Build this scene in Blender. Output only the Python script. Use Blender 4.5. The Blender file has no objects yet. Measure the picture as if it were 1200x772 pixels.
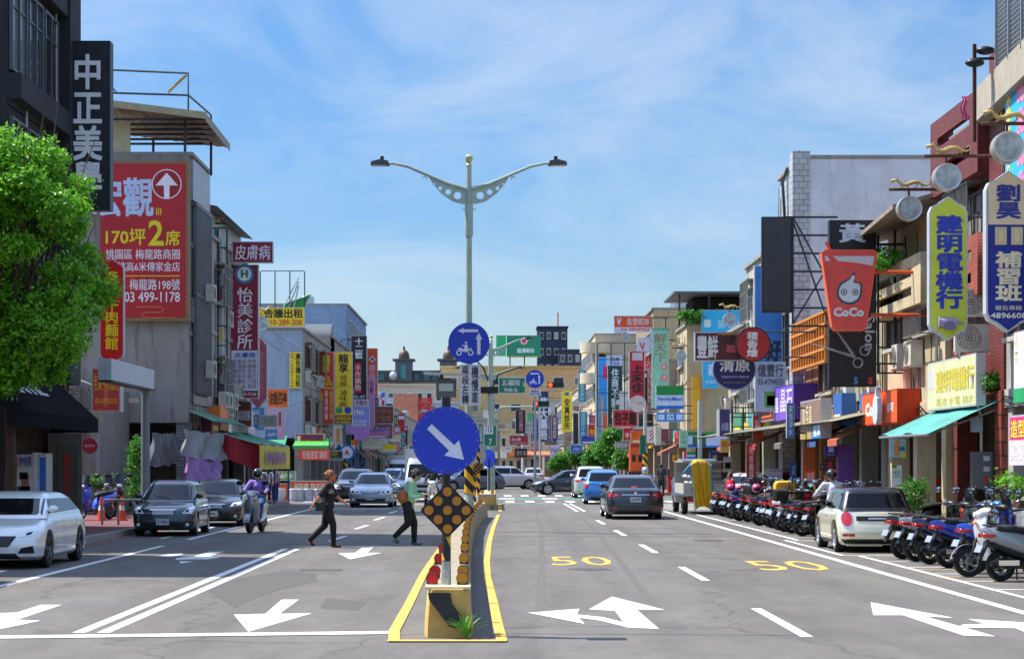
import bpy, bmesh, math, random
from math import sin, cos, pi, radians, sqrt, atan2
from mathutils import Vector, Matrix
random.seed(7)
SC = bpy.context.scene
COL = SC.collection
# ---------------------------------------------------------------- camera
F = 2300.0; CX, HY, CH = 580.0, 543.0, 1.8      # focal length and horizon measured in the photograph (1200 px wide)
cam = bpy.data.cameras.new('camera'); camo = bpy.data.objects.new('camera', cam); COL.objects.link(camo)
cam.sensor_width = 36; cam.lens = 36 * F / 1200
cam.shift_x = (600 - CX) / 1200; cam.shift_y = (HY - 386) / 1200
cam.clip_start = 0.5; cam.clip_end = 6000
camo.location = (0, 0, CH); camo.rotation_euler = (pi / 2, 0, 0)
SC.camera = camo
# ---------------------------------------------------------------- light
SUN_EL = radians(57); SUN_AZ = atan2(-0.95, 0.31)          # azimuth from +Y towards +X
S = Vector((sin(SUN_AZ) * cos(SUN_EL), cos(SUN_AZ) * cos(SUN_EL), sin(SUN_EL)))
sl = bpy.data.lights.new('sun', 'SUN'); sl.energy = 2.85; sl.angle = radians(0.55); sl.color = (1.0, 0.95, 0.86)
so = bpy.data.objects.new('sun', sl); COL.objects.link(so); so.rotation_euler = S.to_track_quat('Z', 'Y').to_euler(); so.location = (-60, 40, 90)
W = bpy.data.worlds.new('World'); SC.world = W; W.use_nodes = True
nt = W.node_tree; nt.nodes.clear()
def nd(t, typ, **kw):
    n = t.nodes.new(typ)
    for k, v in kw.items(): setattr(n, k, v)
    return n
out = nd(nt, 'ShaderNodeOutputWorld'); bg = nd(nt, 'ShaderNodeBackground'); bg.inputs['Strength'].default_value = 0.15
sky = nd(nt, 'ShaderNodeTexSky', sky_type='NISHITA'); sky.sun_disc = False; sky.sun_elevation = SUN_EL; sky.sun_rotation = SUN_AZ
sky.altitude = 0; sky.air_density = 1.0; sky.dust_density = 0.25; sky.ozone_density = 3.0
tc = nd(nt, 'ShaderNodeTexCoord'); mp = nd(nt, 'ShaderNodeMapping'); mp.inputs['Scale'].default_value = (2.6, 2.6, 7.5); mp.inputs['Location'].default_value = (3.1, 0.4, 1.7); mp.inputs['Rotation'].default_value = (0.0, -0.22, 0)
n1 = nd(nt, 'ShaderNodeTexNoise'); n1.inputs['Scale'].default_value = 2.2; n1.inputs['Detail'].default_value = 8; n1.inputs['Roughness'].default_value = 0.6; n1.inputs['Distortion'].default_value = 0.8
rp = nd(nt, 'ShaderNodeValToRGB'); rp.color_ramp.elements[0].position = 0.36; rp.color_ramp.elements[1].position = 0.80
rp.color_ramp.elements[0].color = (0, 0, 0, 1); rp.color_ramp.elements[1].color = (0.58, 0.58, 0.58, 1)
tint = nd(nt, 'ShaderNodeMix', data_type='RGBA', blend_type='MULTIPLY'); tint.inputs['Factor'].default_value = 1.0; tint.inputs[7].default_value = (1.10, 0.99, 0.95, 1)
mx = nd(nt, 'ShaderNodeMix', data_type='RGBA'); mx.inputs[7].default_value = (1.9, 2.1, 2.28, 1)
L = nt.links.new
L(tc.outputs['Generated'], mp.inputs[0]); L(mp.outputs[0], n1.inputs['Vector']); L(n1.outputs['Fac'], rp.inputs[0])
sxyz = nd(nt, 'ShaderNodeSeparateXYZ'); gr_ = nd(nt, 'ShaderNodeValToRGB'); g2 = nd(nt, 'ShaderNodeMix', data_type='RGBA', blend_type='MULTIPLY'); g2.inputs['Factor'].default_value = 1
ce = gr_.color_ramp.elements; ce[0].position = 0.0; ce[0].color = (.215, .245, .26, 1); ce[1].position = .45; ce[1].color = (1, 1, 1, 1); e_ = ce.new(.12); e_.color = (.175, .255, .325, 1); e_ = ce.new(.24); e_.color = (.18, .285, .375, 1)
L(tc.outputs['Generated'], sxyz.inputs[0]); L(sxyz.outputs[2], gr_.inputs[0]); L(sky.outputs[0], g2.inputs[6]); L(gr_.outputs[0], g2.inputs[7]); L(g2.outputs[2], tint.inputs[6]); L(tint.outputs[2], mx.inputs[6]); L(rp.outputs[0], mx.inputs['Factor']); L(mx.outputs[2], bg.inputs[0]); L(bg.outputs[0], out.inputs[0])
SC.view_settings.view_transform = 'Standard'; SC.view_settings.look = 'None'; SC.view_settings.gamma = 1.0
SC.view_settings.exposure = 1.55; SC.view_settings.use_curve_mapping = False
SC.cycles.max_bounces = 6; SC.cycles.use_denoising = True
# ---------------------------------------------------------------- picture -> place helpers (measured positions)
def PX(px, d): return (px - CX) * d / F
def PZ(py, d): return CH + (HY - py) * d / F
def DG(py): return CH * F / (py - HY)            # distance of a ground point seen at row py
# ---------------------------------------------------------------- materials
def rgb(h):
    h = h.lstrip('#'); f = lambda c: c / 12.92 if c <= .04045 else ((c + .055) / 1.055) ** 2.4
    return tuple(f(int(h[i:i + 2], 16) / 255) for i in (0, 2, 4))
MATS = {}
def mat(col, rough=.55, metal=0, var=.12, scale=3., bump=0., streak=0., clear=0., key=None, spec=None):
    c = rgb(col) if isinstance(col, str) else tuple(col)
    k = (key, c, rough, metal, var, scale, bump, streak, clear)
    if k in MATS: return MATS[k]
    m = bpy.data.materials.new(key or 'paint'); m.use_nodes = True; t = m.node_tree; b = t.nodes['Principled BSDF']; Lk = t.links.new
    b.inputs['Roughness'].default_value = rough; b.inputs['Metallic'].default_value = metal
    if clear: b.inputs['Coat Weight'].default_value = clear; b.inputs['Coat Roughness'].default_value = .04
    if spec is not None: b.inputs['Specular IOR Level'].default_value = spec
    base = nd(t, 'ShaderNodeRGB'); base.outputs[0].default_value = (*c, 1); src = base.outputs[0]
    co = nd(t, 'ShaderNodeTexCoord')
    if var:
        n = nd(t, 'ShaderNodeTexNoise'); n.inputs['Scale'].default_value = scale; n.inputs['Detail'].default_value = 6; n.inputs['Roughness'].default_value = .62
        Lk(co.outputs['Object'], n.inputs['Vector'])
        r = nd(t, 'ShaderNodeMapRange'); r.inputs[1].default_value = .3; r.inputs[2].default_value = .7; r.inputs[3].default_value = 1 - var; r.inputs[4].default_value = 1 + var * .6
        Lk(n.outputs['Fac'], r.inputs[0])
        x = nd(t, 'ShaderNodeMix', data_type='RGBA', blend_type='MULTIPLY'); x.inputs['Factor'].default_value = 1
        Lk(src, x.inputs[6]); Lk(r.outputs[0], x.inputs[7]); src = x.outputs[2]
    if streak:      # rain stains running down the wall
        mp = nd(t, 'ShaderNodeMapping'); mp.inputs['Scale'].default_value = (2.3, 2.3, .22); Lk(co.outputs['Object'], mp.inputs[0])
        n = nd(t, 'ShaderNodeTexNoise'); n.inputs['Scale'].default_value = 2.0; n.inputs['Detail'].default_value = 9; n.inputs['Roughness'].default_value = .7
        Lk(mp.outputs[0], n.inputs['Vector'])
        r = nd(t, 'ShaderNodeMapRange'); r.inputs[1].default_value = .52; r.inputs[2].default_value = .74; r.inputs[3].default_value = 0; r.inputs[4].default_value = streak
        Lk(n.outputs['Fac'], r.inputs[0])
        x = nd(t, 'ShaderNodeMix', data_type='RGBA'); x.inputs[7].default_value = (*[v * .28 + .004 for v in c], 1)
        Lk(r.outputs[0], x.inputs['Factor']); Lk(src, x.inputs[6]); src = x.outputs[2]
    Lk(src, b.inputs['Base Color'])
    if bump:
        n = nd(t, 'ShaderNodeTexNoise'); n.inputs['Scale'].default_value = scale * 9; n.inputs['Detail'].default_value = 4; Lk(co.outputs['Object'], n.inputs['Vector'])
        bm_ = nd(t, 'ShaderNodeBump'); bm_.inputs['Strength'].default_value = bump; bm_.inputs['Distance'].default_value = .02
        Lk(n.outputs['Fac'], bm_.inputs['Height']); Lk(bm_.outputs[0], b.inputs['Normal'])
    MATS[k] = m; return m
def brickmat(key, c1, c2, mortar, bw, bh, ms=.012, rough=.6, streak=.35):
    if key in MATS: return MATS[key]
    m = mat(c1, rough, var=0, key=key).copy(); m.name = key; t = m.node_tree; Lk = t.links.new; b = t.nodes['Principled BSDF']
    co = nd(t, 'ShaderNodeTexCoord'); sx = nd(t, 'ShaderNodeSeparateXYZ'); ad = nd(t, 'ShaderNodeMath', operation='ADD'); cx = nd(t, 'ShaderNodeCombineXYZ')
    Lk(co.outputs['Object'], sx.inputs[0]); Lk(sx.outputs[0], ad.inputs[0]); Lk(sx.outputs[1], ad.inputs[1]); Lk(ad.outputs[0], cx.inputs[0]); Lk(sx.outputs[2], cx.inputs[1])
    br = nd(t, 'ShaderNodeTexBrick'); br.inputs['Color1'].default_value = (*rgb(c1), 1); br.inputs['Color2'].default_value = (*rgb(c2), 1); br.inputs['Mortar'].default_value = (*rgb(mortar), 1)
    br.inputs['Scale'].default_value = 1; br.inputs['Brick Width'].default_value = bw; br.inputs['Row Height'].default_value = bh; br.inputs['Mortar Size'].default_value = ms
    Lk(cx.outputs[0], br.inputs['Vector'])
    n = nd(t, 'ShaderNodeTexNoise'); n.inputs['Scale'].default_value = 1.1; n.inputs['Detail'].default_value = 8; n.inputs['Roughness'].default_value = .7; Lk(co.outputs['Object'], n.inputs['Vector'])
    r = nd(t, 'ShaderNodeMapRange'); r.inputs[1].default_value = .35; r.inputs[2].default_value = .75; r.inputs[3].default_value = 1; r.inputs[4].default_value = 1 - streak
    Lk(n.outputs['Fac'], r.inputs[0]); x = nd(t, 'ShaderNodeMix', data_type='RGBA', blend_type='MULTIPLY'); x.inputs['Factor'].default_value = 1
    Lk(br.outputs['Color'], x.inputs[6]); Lk(r.outputs[0], x.inputs[7]); Lk(x.outputs[2], b.inputs['Base Color'])
    bu = nd(t, 'ShaderNodeBump'); bu.invert = True; bu.inputs['Strength'].default_value = .5; bu.inputs['Distance'].default_value = .01; Lk(br.outputs['Fac'], bu.inputs['Height']); Lk(bu.outputs[0], b.inputs['Normal'])
    MATS[key] = m; return m
def stripemat(key, c1, c2, period, axis=2, slope=0.0, rough=.5):
    """two colours painted in bands (hazard stripes, corrugation tint); slope adds a helical lean"""
    if key in MATS: return MATS[key]
    m = mat(c1, rough, var=0, key=key).copy(); m.name = key; t = m.node_tree; Lk = t.links.new; b = t.nodes['Principled BSDF']
    co = nd(t, 'ShaderNodeTexCoord'); sx = nd(t, 'ShaderNodeSeparateXYZ'); Lk(co.outputs['Object'], sx.inputs[0])
    mu = nd(t, 'ShaderNodeMath', operation='MULTIPLY'); mu.inputs[1].default_value = slope; Lk(sx.outputs[0], mu.inputs[0])
    ad = nd(t, 'ShaderNodeMath', operation='ADD'); Lk(sx.outputs[axis], ad.inputs[0]); Lk(mu.outputs[0], ad.inputs[1])
    dv = nd(t, 'ShaderNodeMath', operation='DIVIDE'); dv.inputs[1].default_value = period; Lk(ad.outputs[0], dv.inputs[0])
    fr = nd(t, 'ShaderNodeMath', operation='FRACT'); Lk(dv.outputs[0], fr.inputs[0]); gt = nd(t, 'ShaderNodeMath', operation='GREATER_THAN'); gt.inputs[1].default_value = .5; Lk(fr.outputs[0], gt.inputs[0])
    x = nd(t, 'ShaderNodeMix', data_type='RGBA'); x.inputs[6].default_value = (*rgb(c1), 1); x.inputs[7].default_value = (*rgb(c2), 1); Lk(gt.outputs[0], x.inputs['Factor']); Lk(x.outputs[2], b.inputs['Base Color'])
    MATS[key] = m; return m
def sheen(col):      # acrylic and sheet sign faces, a little sun-bleached and grimy
    c = tuple(min(.86, v * 1.3 + .003) for v in rgb(col)); return mat(c, .42, var=.16, scale=1.6, streak=.16, key='sign_plastic')
def metal(col='8a8d90', rough=.4): return mat(col, rough, .8, var=.2, scale=6, key='metal')
def conc(col, streak=.55, bump=.3): return mat(col, .88, var=.16, scale=1.3, bump=bump, streak=streak, key='concrete')
def carpaint(col): return mat(col, .3, .35, var=.03, scale=2, clear=1.0, key='car_paint')
GLASS_CAR = mat('07090c', .05, 0, var=0, key='car_glass', spec=.38); GLASS_WIN = mat('1a242c', .08, 0, var=.3, scale=.8, key='window_glass')
_o = nd(GLASS_WIN.node_tree, 'ShaderNodeObjectInfo'); _r = nd(GLASS_WIN.node_tree, 'ShaderNodeValToRGB'); _r.color_ramp.interpolation = 'CONSTANT'; _e = _r.color_ramp.elements; _e[0].color = (.012, .018, .024, 1); _e[1].position = .8; _e[1].color = (.36, .33, .27, 1); _x = _e.new(.45); _x.color = (.05, .07, .085, 1); _x = _e.new(.65); _x.color = (.14, .17, .18, 1)
GLASS_WIN.node_tree.links.new(_o.outputs['Random'], _r.inputs[0]); GLASS_WIN.node_tree.links.new(_r.outputs[0], GLASS_WIN.node_tree.nodes['Principled BSDF'].inputs['Base Color'])
TYRE = mat('101011', .85, var=.2, scale=8, key='rubber'); BLACKP = mat('0c0c0e', .45, var=.15, key='black_plastic'); CHROME = mat('d8dade', .14, 1, var=0, key='chrome')
ALU = mat('9da2a6', .42, .75, var=.15, key='aluminium'); STEEL = mat('3a3d42', .5, .5, var=.25, scale=5, key='dark_steel'); WHITEP = mat('d9d9d5', .5, var=.08, key='white_paint')
LAMPGL = mat('dfe6ea', .08, 0, var=0, clear=1, key='headlight_glass'); REDGL = mat('b00c10', .15, 0, var=0, clear=1, key='red_lens'); ORGL = mat('e06a10', .15, 0, var=0, clear=1, key='amber_lens')
DARKIN = mat('15130f', .9, var=.4, key='dark_interior')
# ---------------------------------------------------------------- mesh builder
class MB:
    def __init__(s): s.v = []; s.f = []
    def add(s, vs, fs):
        o = len(s.v); s.v += [tuple(v) for v in vs]; s.f += [tuple(i + o for i in f) for f in fs]; return s
    def box(s, c, d, rz=0, M=None):
        x, y, z = d[0] / 2, d[1] / 2, d[2] / 2
        vs = [Vector((a * x, b * y, e * z)) for e in (-1, 1) for b in (-1, 1) for a in (-1, 1)]
        if rz: R = Matrix.Rotation(rz, 3, 'Z'); vs = [R @ v for v in vs]
        if M is not None: vs = [M @ v for v in vs]
        c = Vector(c); return s.add([v + c for v in vs], [(0, 2, 3, 1), (4, 5, 7, 6), (0, 1, 5, 4), (2, 6, 7, 3), (1, 3, 7, 5), (0, 4, 6, 2)])
    def b2(s, x0, x1, y0, y1, z0, z1): return s.box(((x0 + x1) / 2, (y0 + y1) / 2, (z0 + z1) / 2), (abs(x1 - x0), abs(y1 - y0), abs(z1 - z0)))
    def cyl(s, p0, p1, r0, r1=None, n=12, cap=True):
        p0, p1 = Vector(p0), Vector(p1); r1 = r0 if r1 is None else r1
        a = (p1 - p0).normalized(); u = a.orthogonal().normalized(); w = a.cross(u)
        vs = [p + (u * cos(2 * pi * i / n) + w * sin(2 * pi * i / n)) * r for p, r in ((p0, r0), (p1, r1)) for i in range(n)]
        fs = [(i, (i + 1) % n, n + (i + 1) % n, n + i) for i in range(n)]
        if cap: fs += [tuple(range(n))[::-1], tuple(range(n, 2 * n))]
        return s.add(vs, fs)
    def tube(s, pts, r, n=8):
        pts = [Vector(p) for p in pts]; rs = r if isinstance(r, (list, tuple)) else [r] * len(pts); rings = []; u = None
        for i, p in enumerate(pts):
            t = (pts[min(i + 1, len(pts) - 1)] - pts[max(i - 1, 0)]).normalized()
            u = t.orthogonal().normalized() if u is None else (u - t * u.dot(t)).normalized()
            w = t.cross(u); rings.append([p + (u * cos(2 * pi * k / n) + w * sin(2 * pi * k / n)) * rs[i] for k in range(n)])
        return s.grid(rings, True, True)
    def grid(s, rows, closed=False, caps=False):
        n = len(rows[0]); vs = [p for r in rows for p in r]; fs = []
        for i in range(len(rows) - 1):
            for j in range(n if closed else n - 1):
                fs.append((i * n + j, i * n + (j + 1) % n, (i + 1) * n + (j + 1) % n, (i + 1) * n + j))
        if caps: fs += [tuple(range(n))[::-1], tuple((len(rows) - 1) * n + k for k in range(n))]
        return s.add(vs, fs)
    def ell(s, c, r, n=12, m=8, M=None):
        c = Vector(c); rows = []
        for i in range(1, m):
            a = pi * i / m; row = []
            for k in range(n):
                v = Vector((r[0] * sin(a) * cos(2 * pi * k / n), r[1] * sin(a) * sin(2 * pi * k / n), -r[2] * cos(a)))
                row.append((M @ v if M is not None else v) + c)
            rows.append(row)
        t = [Vector((0, 0, -r[2])), Vector((0, 0, r[2]))]; t = [(M @ v if M is not None else v) + c for v in t]
        o = len(s.v); s.grid(rows, True); s.v += [tuple(t[0]), tuple(t[1])]; q = len(s.v) - 2; e = o + (m - 2) * n
        s.f += [(q, o + (k + 1) % n, o + k) for k in range(n)] + [(q + 1, e + k, e + (k + 1) % n) for k in range(n)]
        return s
    def prism(s, poly, y0, y1):            # polygon in x,z pushed along y
        n = len(poly); vs = [(p[0], y0, p[1]) for p in poly] + [(p[0], y1, p[1]) for p in poly]
        return s.add(vs, [tuple(range(n)), tuple(range(n, 2 * n))[::-1]] + [(i, n + i, n + (i + 1) % n, (i + 1) % n) for i in range(n)])
    def lathe(s, prof, c=(0, 0, 0), n=16, ax='z', loop=False):
        rows = []; prof = list(prof) + [prof[0]] if loop else prof
        for r, h in prof:
            row = []
            for k in range(n):
                a = 2 * pi * k / n; p = (r * cos(a), r * sin(a), h)
                if ax == 'x': p = (h, r * cos(a), r * sin(a))
                if ax == 'y': p = (r * cos(a), h, r * sin(a))
                row.append((p[0] + c[0], p[1] + c[1], p[2] + c[2]))
            rows.append(row)
        return s.grid(rows, True, not loop)
    def mesh(s, name='m', smooth=40, fix=True):
        me = bpy.data.meshes.new(name); me.from_pydata(s.v, [], s.f)
        if fix and len(s.f) < 60000:
            b = bmesh.new(); b.from_mesh(me); bmesh.ops.recalc_face_normals(b, faces=b.faces); b.to_mesh(me); b.free()
        if smooth:
            me.shade_smooth(); me.set_sharp_from_angle(angle=radians(smooth))
        return me
    def build(s, name, m, parent=None, smooth=40, fix=True, **kw):
        me = s.mesh(name, smooth, fix); me.materials.append(m); return put(name, me, parent, **kw)
def put(name, me, parent=None, loc=None, rot=None, scale=None, label=None, kind=None):
    o = bpy.data.objects.new(name, me); COL.objects.link(o)
    if parent: o.parent = parent
    if loc is not None: o.location = loc
    if rot is not None: o.rotation_euler = rot
    if scale is not None: o.scale = scale
    if label: o['label'] = label
    if kind: o['kind'] = kind
    return o
def tag(o, label, cat, group=None):
    o['label'] = label; o['category'] = cat
    if group: o['group'] = group
    return o
def thing(name, label, cat, loc=(0, 0, 0), rz=0, group=None):
    o = bpy.data.objects.new(name, None); COL.objects.link(o); o.empty_display_size = .2; o.location = loc; o.rotation_euler = (0, 0, rz); return tag(o, label, cat, group)
def struct(o): o['kind'] = 'structure'; return o
def kids(o): return [c for c in KID.get(o.name, [])]
KID = {}
def copy_tree(o, parent=None, base=None):
    c = o.copy(); COL.objects.link(c)
    if parent: c.parent = parent
    for ch in (base if base is not None else list(o.children)): copy_tree(ch, c)
    return c
TMP = bpy.data.scenes.new('workbench')
def evalmesh(o, extra=()):
    """evaluate one temporary object in a small side scene (fast), then delete it"""
    for q_ in (o,) + tuple(extra):
        if q_.name in COL.objects: COL.objects.unlink(q_)
        TMP.collection.objects.link(q_)
    vl = TMP.view_layers[0]; vl.update(); dg = vl.depsgraph; dg.update(); me = bpy.data.meshes.new_from_object(o.evaluated_get(dg))
    for q_ in (o,) + tuple(extra): bpy.data.objects.remove(q_)
    return me
# ---------------------------------------------------------------- lettering
TX = {}
def textmesh(s, bold=.0, res=2):
    k = (s, bold, res)
    if k in TX: return TX[k]
    cjk = any(ord(ch) > 0x2000 for ch in s)
    cu = bpy.data.curves.new('t', 'FONT'); cu.body = s.replace('|', '\n'); cu.align_x = 'CENTER' if '|' in s else 'LEFT'; cu.size = 1; cu.resolution_u = res; cu.offset = 0 if cjk else bold; cu.space_line = .98
    me = evalmesh(bpy.data.objects.new('t', cu)); bpy.data.curves.remove(cu)
    if cjk and bold >= .01:      # heavier strokes: the print laid over itself, a hair apart
        V = [v.co.copy() for v in me.vertices]; P = [tuple(p.vertices) for p in me.polygons]; vs, fs = [], []
        sh = [(-1, -1), (1, 1), (1, -1), (-1, 1)] if bold >= .02 else [(-1, 0), (1, 0)]
        for i, (a, b) in enumerate(sh):
            n = len(vs); vs += [(v.x + a * bold * .8, v.y + b * bold * .8, i * .0006) for v in V]; fs += [tuple(j + n for j in p) for p in P]
        me = bpy.data.meshes.new('t'); me.from_pydata(vs, [], fs)
    xs = [v.co.x for v in me.vertices] or [0, 1]; ys = [v.co.y for v in me.vertices] or [0, 1]
    x0, x1, y0, y1 = min(xs), max(xs), min(ys), max(ys)
    for v in me.vertices: v.co = ((v.co.x - x0) / max(x1 - x0, 1e-6) - .5, -v.co.z, (v.co.y - y0) / max(y1 - y0, 1e-6) - .5)
    TX[k] = (me, (x1 - x0) / max(y1 - y0, 1e-6)); return TX[k]
TXM = {}
def letter(s, m, parent, cx, cz, w, h, y=-.008, bold=.012, res=2, name='lettering', rot=0):
    """one piece of flat print centred at (cx, y, cz) in its parent's x,z plane, facing -y; a leading ^ stacks the characters"""
    if s[0] == '^': s = '|'.join(s[1:])
    me, asp = textmesh(s, bold, res); k = (me.name, m.name)
    if k not in TXM: c = me.copy(); c.materials.clear(); c.materials.append(m); TXM[k] = c
    return put(name, TXM[k], parent, (cx, y, cz), (0, rot, 0), (w, 1, h))
# ---------------------------------------------------------------- signs
LAMP = {}
def arrowpoly(): return [(-.5, -.22), (.12, -.22), (.12, -.5), (.5, 0), (.12, .5), (.12, .22), (-.5, .22)]
def outline(shape, w, h):
    a, b = w / 2, h / 2
    if shape == 'disc': return [(a * cos(t * pi / 24), b * sin(t * pi / 24)) for t in range(48)]
    if shape == 'ogee':
        k = w * .42; top = [(a, b - k), (a * .86, b - k * .62), (a * .55, b - k * .46), (a * .25, b - k * .2), (0, b)]
        top2 = [(-x, z) for x, z in top[-2::-1]]; q = top + top2; return q + [(x, -z) for x, z in q[::-1]]
    if shape == 'point': k = w * .55; return [(a, b - k), (0, b), (-a, b - k), (-a, -b + k), (0, -b), (a, -b + k)]
    if shape == 'cup':
        return [(a * .86, b), (a, b * .93), (a * .97, b * .8), (a * .62, -b * .9), (a * .5, -b), (-a * .5, -b), (-a * .62, -b * .9), (-a * .97, b * .8), (-a, b * .93), (-a * .86, b)]
    return [(a, b), (-a, b), (-a, -b), (a, -b)]
def inset(poly, w, h, e): return [(x * (w - 2 * e) / w, z * (h - 2 * e) / h) for x, z in poly]
def board(root, w, h, t, col, shape='rect', rim='b9bcc0', rimw=.035):
    MB().prism(outline(shape, w, h), 0, t).build('casing', mat(rim, .45, .3, var=.15, key='sign_casing'), root, smooth=0)
    MB().prism(inset(outline(shape, w, h), w, h, rimw), -.004, 0.001).build('face', sheen(col), root, smooth=0)
def fill(root, w, h, texts=(), panels=(), res=2):
    for p in panels:
        u0, v0, u1, v1, c = p[:5]; MB().b2((u0 - .5) * w, (u1 - .5) * w, -.007, -.0042, (.5 - v1) * h, (.5 - v0) * h).build('panel', sheen(c), root, smooth=0)
    for tx in texts:
        s, u0, v0, u1, v1, c = tx[:6]; b = tx[6] if len(tx) > 6 else .012
        letter(s, sheen(c), root, ((u0 + u1) / 2 - .5) * w, (.5 - (v0 + v1) / 2) * h, abs(u1 - u0) * w, abs(v1 - v0) * h, y=-.011, bold=b, res=res)
FX = {1: 10.5, -1: -11.2}
def sign(label, d, px0, py0, px1, py1, col, texts=(), panels=(), shape='rect', t=.2, rim='b9bcc0', arms=2, name='hanging_sign', cat='shop sign', res=2, reach=None, armr=.025):
    """a board that faces the oncoming traffic, held by steel arms from the house front behind it"""
    w, h = PX(px1, d) - PX(px0, d), PZ(py0, d) - PZ(py1, d); cx, cz = PX((px0 + px1) / 2, d), PZ((py0 + py1) / 2, d)
    r = thing(name, label, cat, (cx, d, cz)); board(r, w, h, t, col, shape, rim, min(.035, w * .04)); fill(r, w, h, texts, panels, res)
    if arms:
        sd = 1 if cx > 0 else -1; xf = (FX[sd] if reach is None else reach) - cx; x0 = sd * w * .3
        if abs(xf) > w * .4:
            for k in range(arms):
                z = h * (.36 - .72 * k / max(arms - 1, 1)); MB().tube([(x0, t / 2, z), (xf, t / 2, z)], armr, 6).build('bracket', STEEL, r)
    return r
def sidesign(label, X, px0, px1, pyt, pyb, col, texts=(), panels=(), t=.3, rim='b9bcc0', name='fascia_sign', cat='shop sign', res=2, pn=None):
    """a board parallel to the street on the plane x = X; pyt, pyb are read at its nearer end"""
    da, db = X * F / (px0 - CX), X * F / (px1 - CX); near = min(da, db)
    z1, z0 = PZ(pyt, near), PZ(pyb, near); w, h = abs(da - db), z1 - z0
    r = thing(name, label, cat, (X, (da + db) / 2, (z0 + z1) / 2), -pi / 2 if X > 0 else pi / 2); board(r, w, h, t, col, 'rect', rim); fill(r, w, h, texts, panels, res); return r
# ---------------------------------------------------------------- ground and road
def roadmat(key, c, c2, tracks=True):
    m = mat(c, .82, var=0, key=key).copy(); m.name = key; t = m.node_tree; Lk = t.links.new; b = t.nodes['Principled BSDF']; co = nd(t, 'ShaderNodeTexCoord'); b.inputs['Specular IOR Level'].default_value = .35
    def noise(sc, det, rough=.6, scale=(1, 1, 1), dist=0):
        mp = nd(t, 'ShaderNodeMapping'); mp.inputs['Scale'].default_value = scale; Lk(co.outputs['Object'], mp.inputs[0])
        n = nd(t, 'ShaderNodeTexNoise'); n.inputs['Scale'].default_value = sc; n.inputs['Detail'].default_value = det; n.inputs['Roughness'].default_value = rough; n.inputs['Distortion'].default_value = dist; Lk(mp.outputs[0], n.inputs['Vector']); return n.outputs['Fac']
    def rng(f, a, b_, c_, d_):
        r = nd(t, 'ShaderNodeMapRange'); r.inputs[1].default_value = a; r.inputs[2].default_value = b_; r.inputs[3].default_value = c_; r.inputs[4].default_value = d_; Lk(f, r.inputs[0]); return r.outputs[0]
    def mul(a, f):
        x = nd(t, 'ShaderNodeMix', data_type='RGBA', blend_type='MULTIPLY'); x.inputs['Factor'].default_value = 1; Lk(a, x.inputs[6]); Lk(f, x.inputs[7]); return x.outputs[2]
    x = nd(t, 'ShaderNodeMix', data_type='RGBA'); x.inputs[6].default_value = (*rgb(c), 1); x.inputs[7].default_value = (*rgb(c2), 1)
    Lk(rng(noise(.35, 5, scale=(1, .3, 1)), .4, .62, 0, 1), x.inputs['Factor']); s = x.outputs[2]
    s = mul(s, rng(noise(60, 3, .8), .3, .7, .58, 1.42)); s = mul(s, rng(noise(7, 6, .8, (1, .5, 1)), .3, .7, .88, 1.1)); s = mul(s, rng(noise(.9, 3, .5, (1, .25, 1), 1.2), .56, .64, 1, .9)); s = mul(s, rng(noise(1.6, 8, .75, (1, .35, 1)), .35, .68, .84, 1.12))
    v = nd(t, 'ShaderNodeTexVoronoi'); v.feature = 'DISTANCE_TO_EDGE'; v.inputs['Scale'].default_value = .23; mp = nd(t, 'ShaderNodeMapping'); mp.inputs['Scale'].default_value = (1, .35, 1)
    av = nd(t, 'ShaderNodeVectorMath', operation='ADD'); n = nd(t, 'ShaderNodeTexNoise'); n.inputs['Scale'].default_value = 1.2; n.inputs['Detail'].default_value = 5; Lk(co.outputs['Object'], n.inputs['Vector'])
    Lk(co.outputs['Object'], av.inputs[0]); Lk(n.outputs['Color'], av.inputs[1]); Lk(av.outputs[0], mp.inputs[0]); Lk(mp.outputs[0], v.inputs['Vector'])
    s = mul(s, rng(v.outputs['Distance'], .0, .010, .68, 1))
    if tracks:
        sx = nd(t, 'ShaderNodeSeparateXYZ'); Lk(co.outputs['Object'], sx.inputs[0])
        w = nd(t, 'ShaderNodeMath', operation='SINE'); q = nd(t, 'ShaderNodeMath', operation='MULTIPLY_ADD'); q.inputs[1].default_value = 2 * pi / 1.62; q.inputs[2].default_value = .9; Lk(sx.outputs[0], q.inputs[0]); Lk(q.outputs[0], w.inputs[0])
        s = mul(s, rng(w.outputs[0], .2, 1, 1.0, .90))
    Lk(s, b.inputs['Base Color'])
    bu = nd(t, 'ShaderNodeBump'); bu.inputs['Strength'].default_value = .35; bu.inputs['Distance'].default_value = .01; Lk(noise(90, 2), bu.inputs['Height']); Lk(bu.outputs[0], b.inputs['Normal'])
    return m
def sheet(name, x0, x1, y0, y1, z, m):
    return struct(MB().add([(x0, y0, z), (x1, y0, z), (x1, y1, z), (x0, y1, z)], [(0, 1, 2, 3)]).build(name, m, smooth=0, fix=False))
ASPH = roadmat('asphalt', '68645f', '5f5b56'); ASPH2 = roadmat('asphalt_cross', '615f5c', '575552', False)
sheet('ground', -1500, 1500, -200, 3000, -.03, mat('57544e', .9, var=.2, scale=.02))
sheet('road', -9.2, 9.4, -30, 420, 0, ASPH)
sheet('cross_street', -90, -9.2, 89, 112, -.002, ASPH2); sheet('cross_street', 9.4, 90, 89, 112, -.002, ASPH2)
PAVE = brickmat('paving', '8a4a44', '9c6259', '6d5a52', .22, .11, .008, .85)
def slab(name, x0, x1, y0, y1, z1, m): return struct(MB().b2(x0, x1, y0, y1, -.05, z1).build(name, m, smooth=0))
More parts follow.
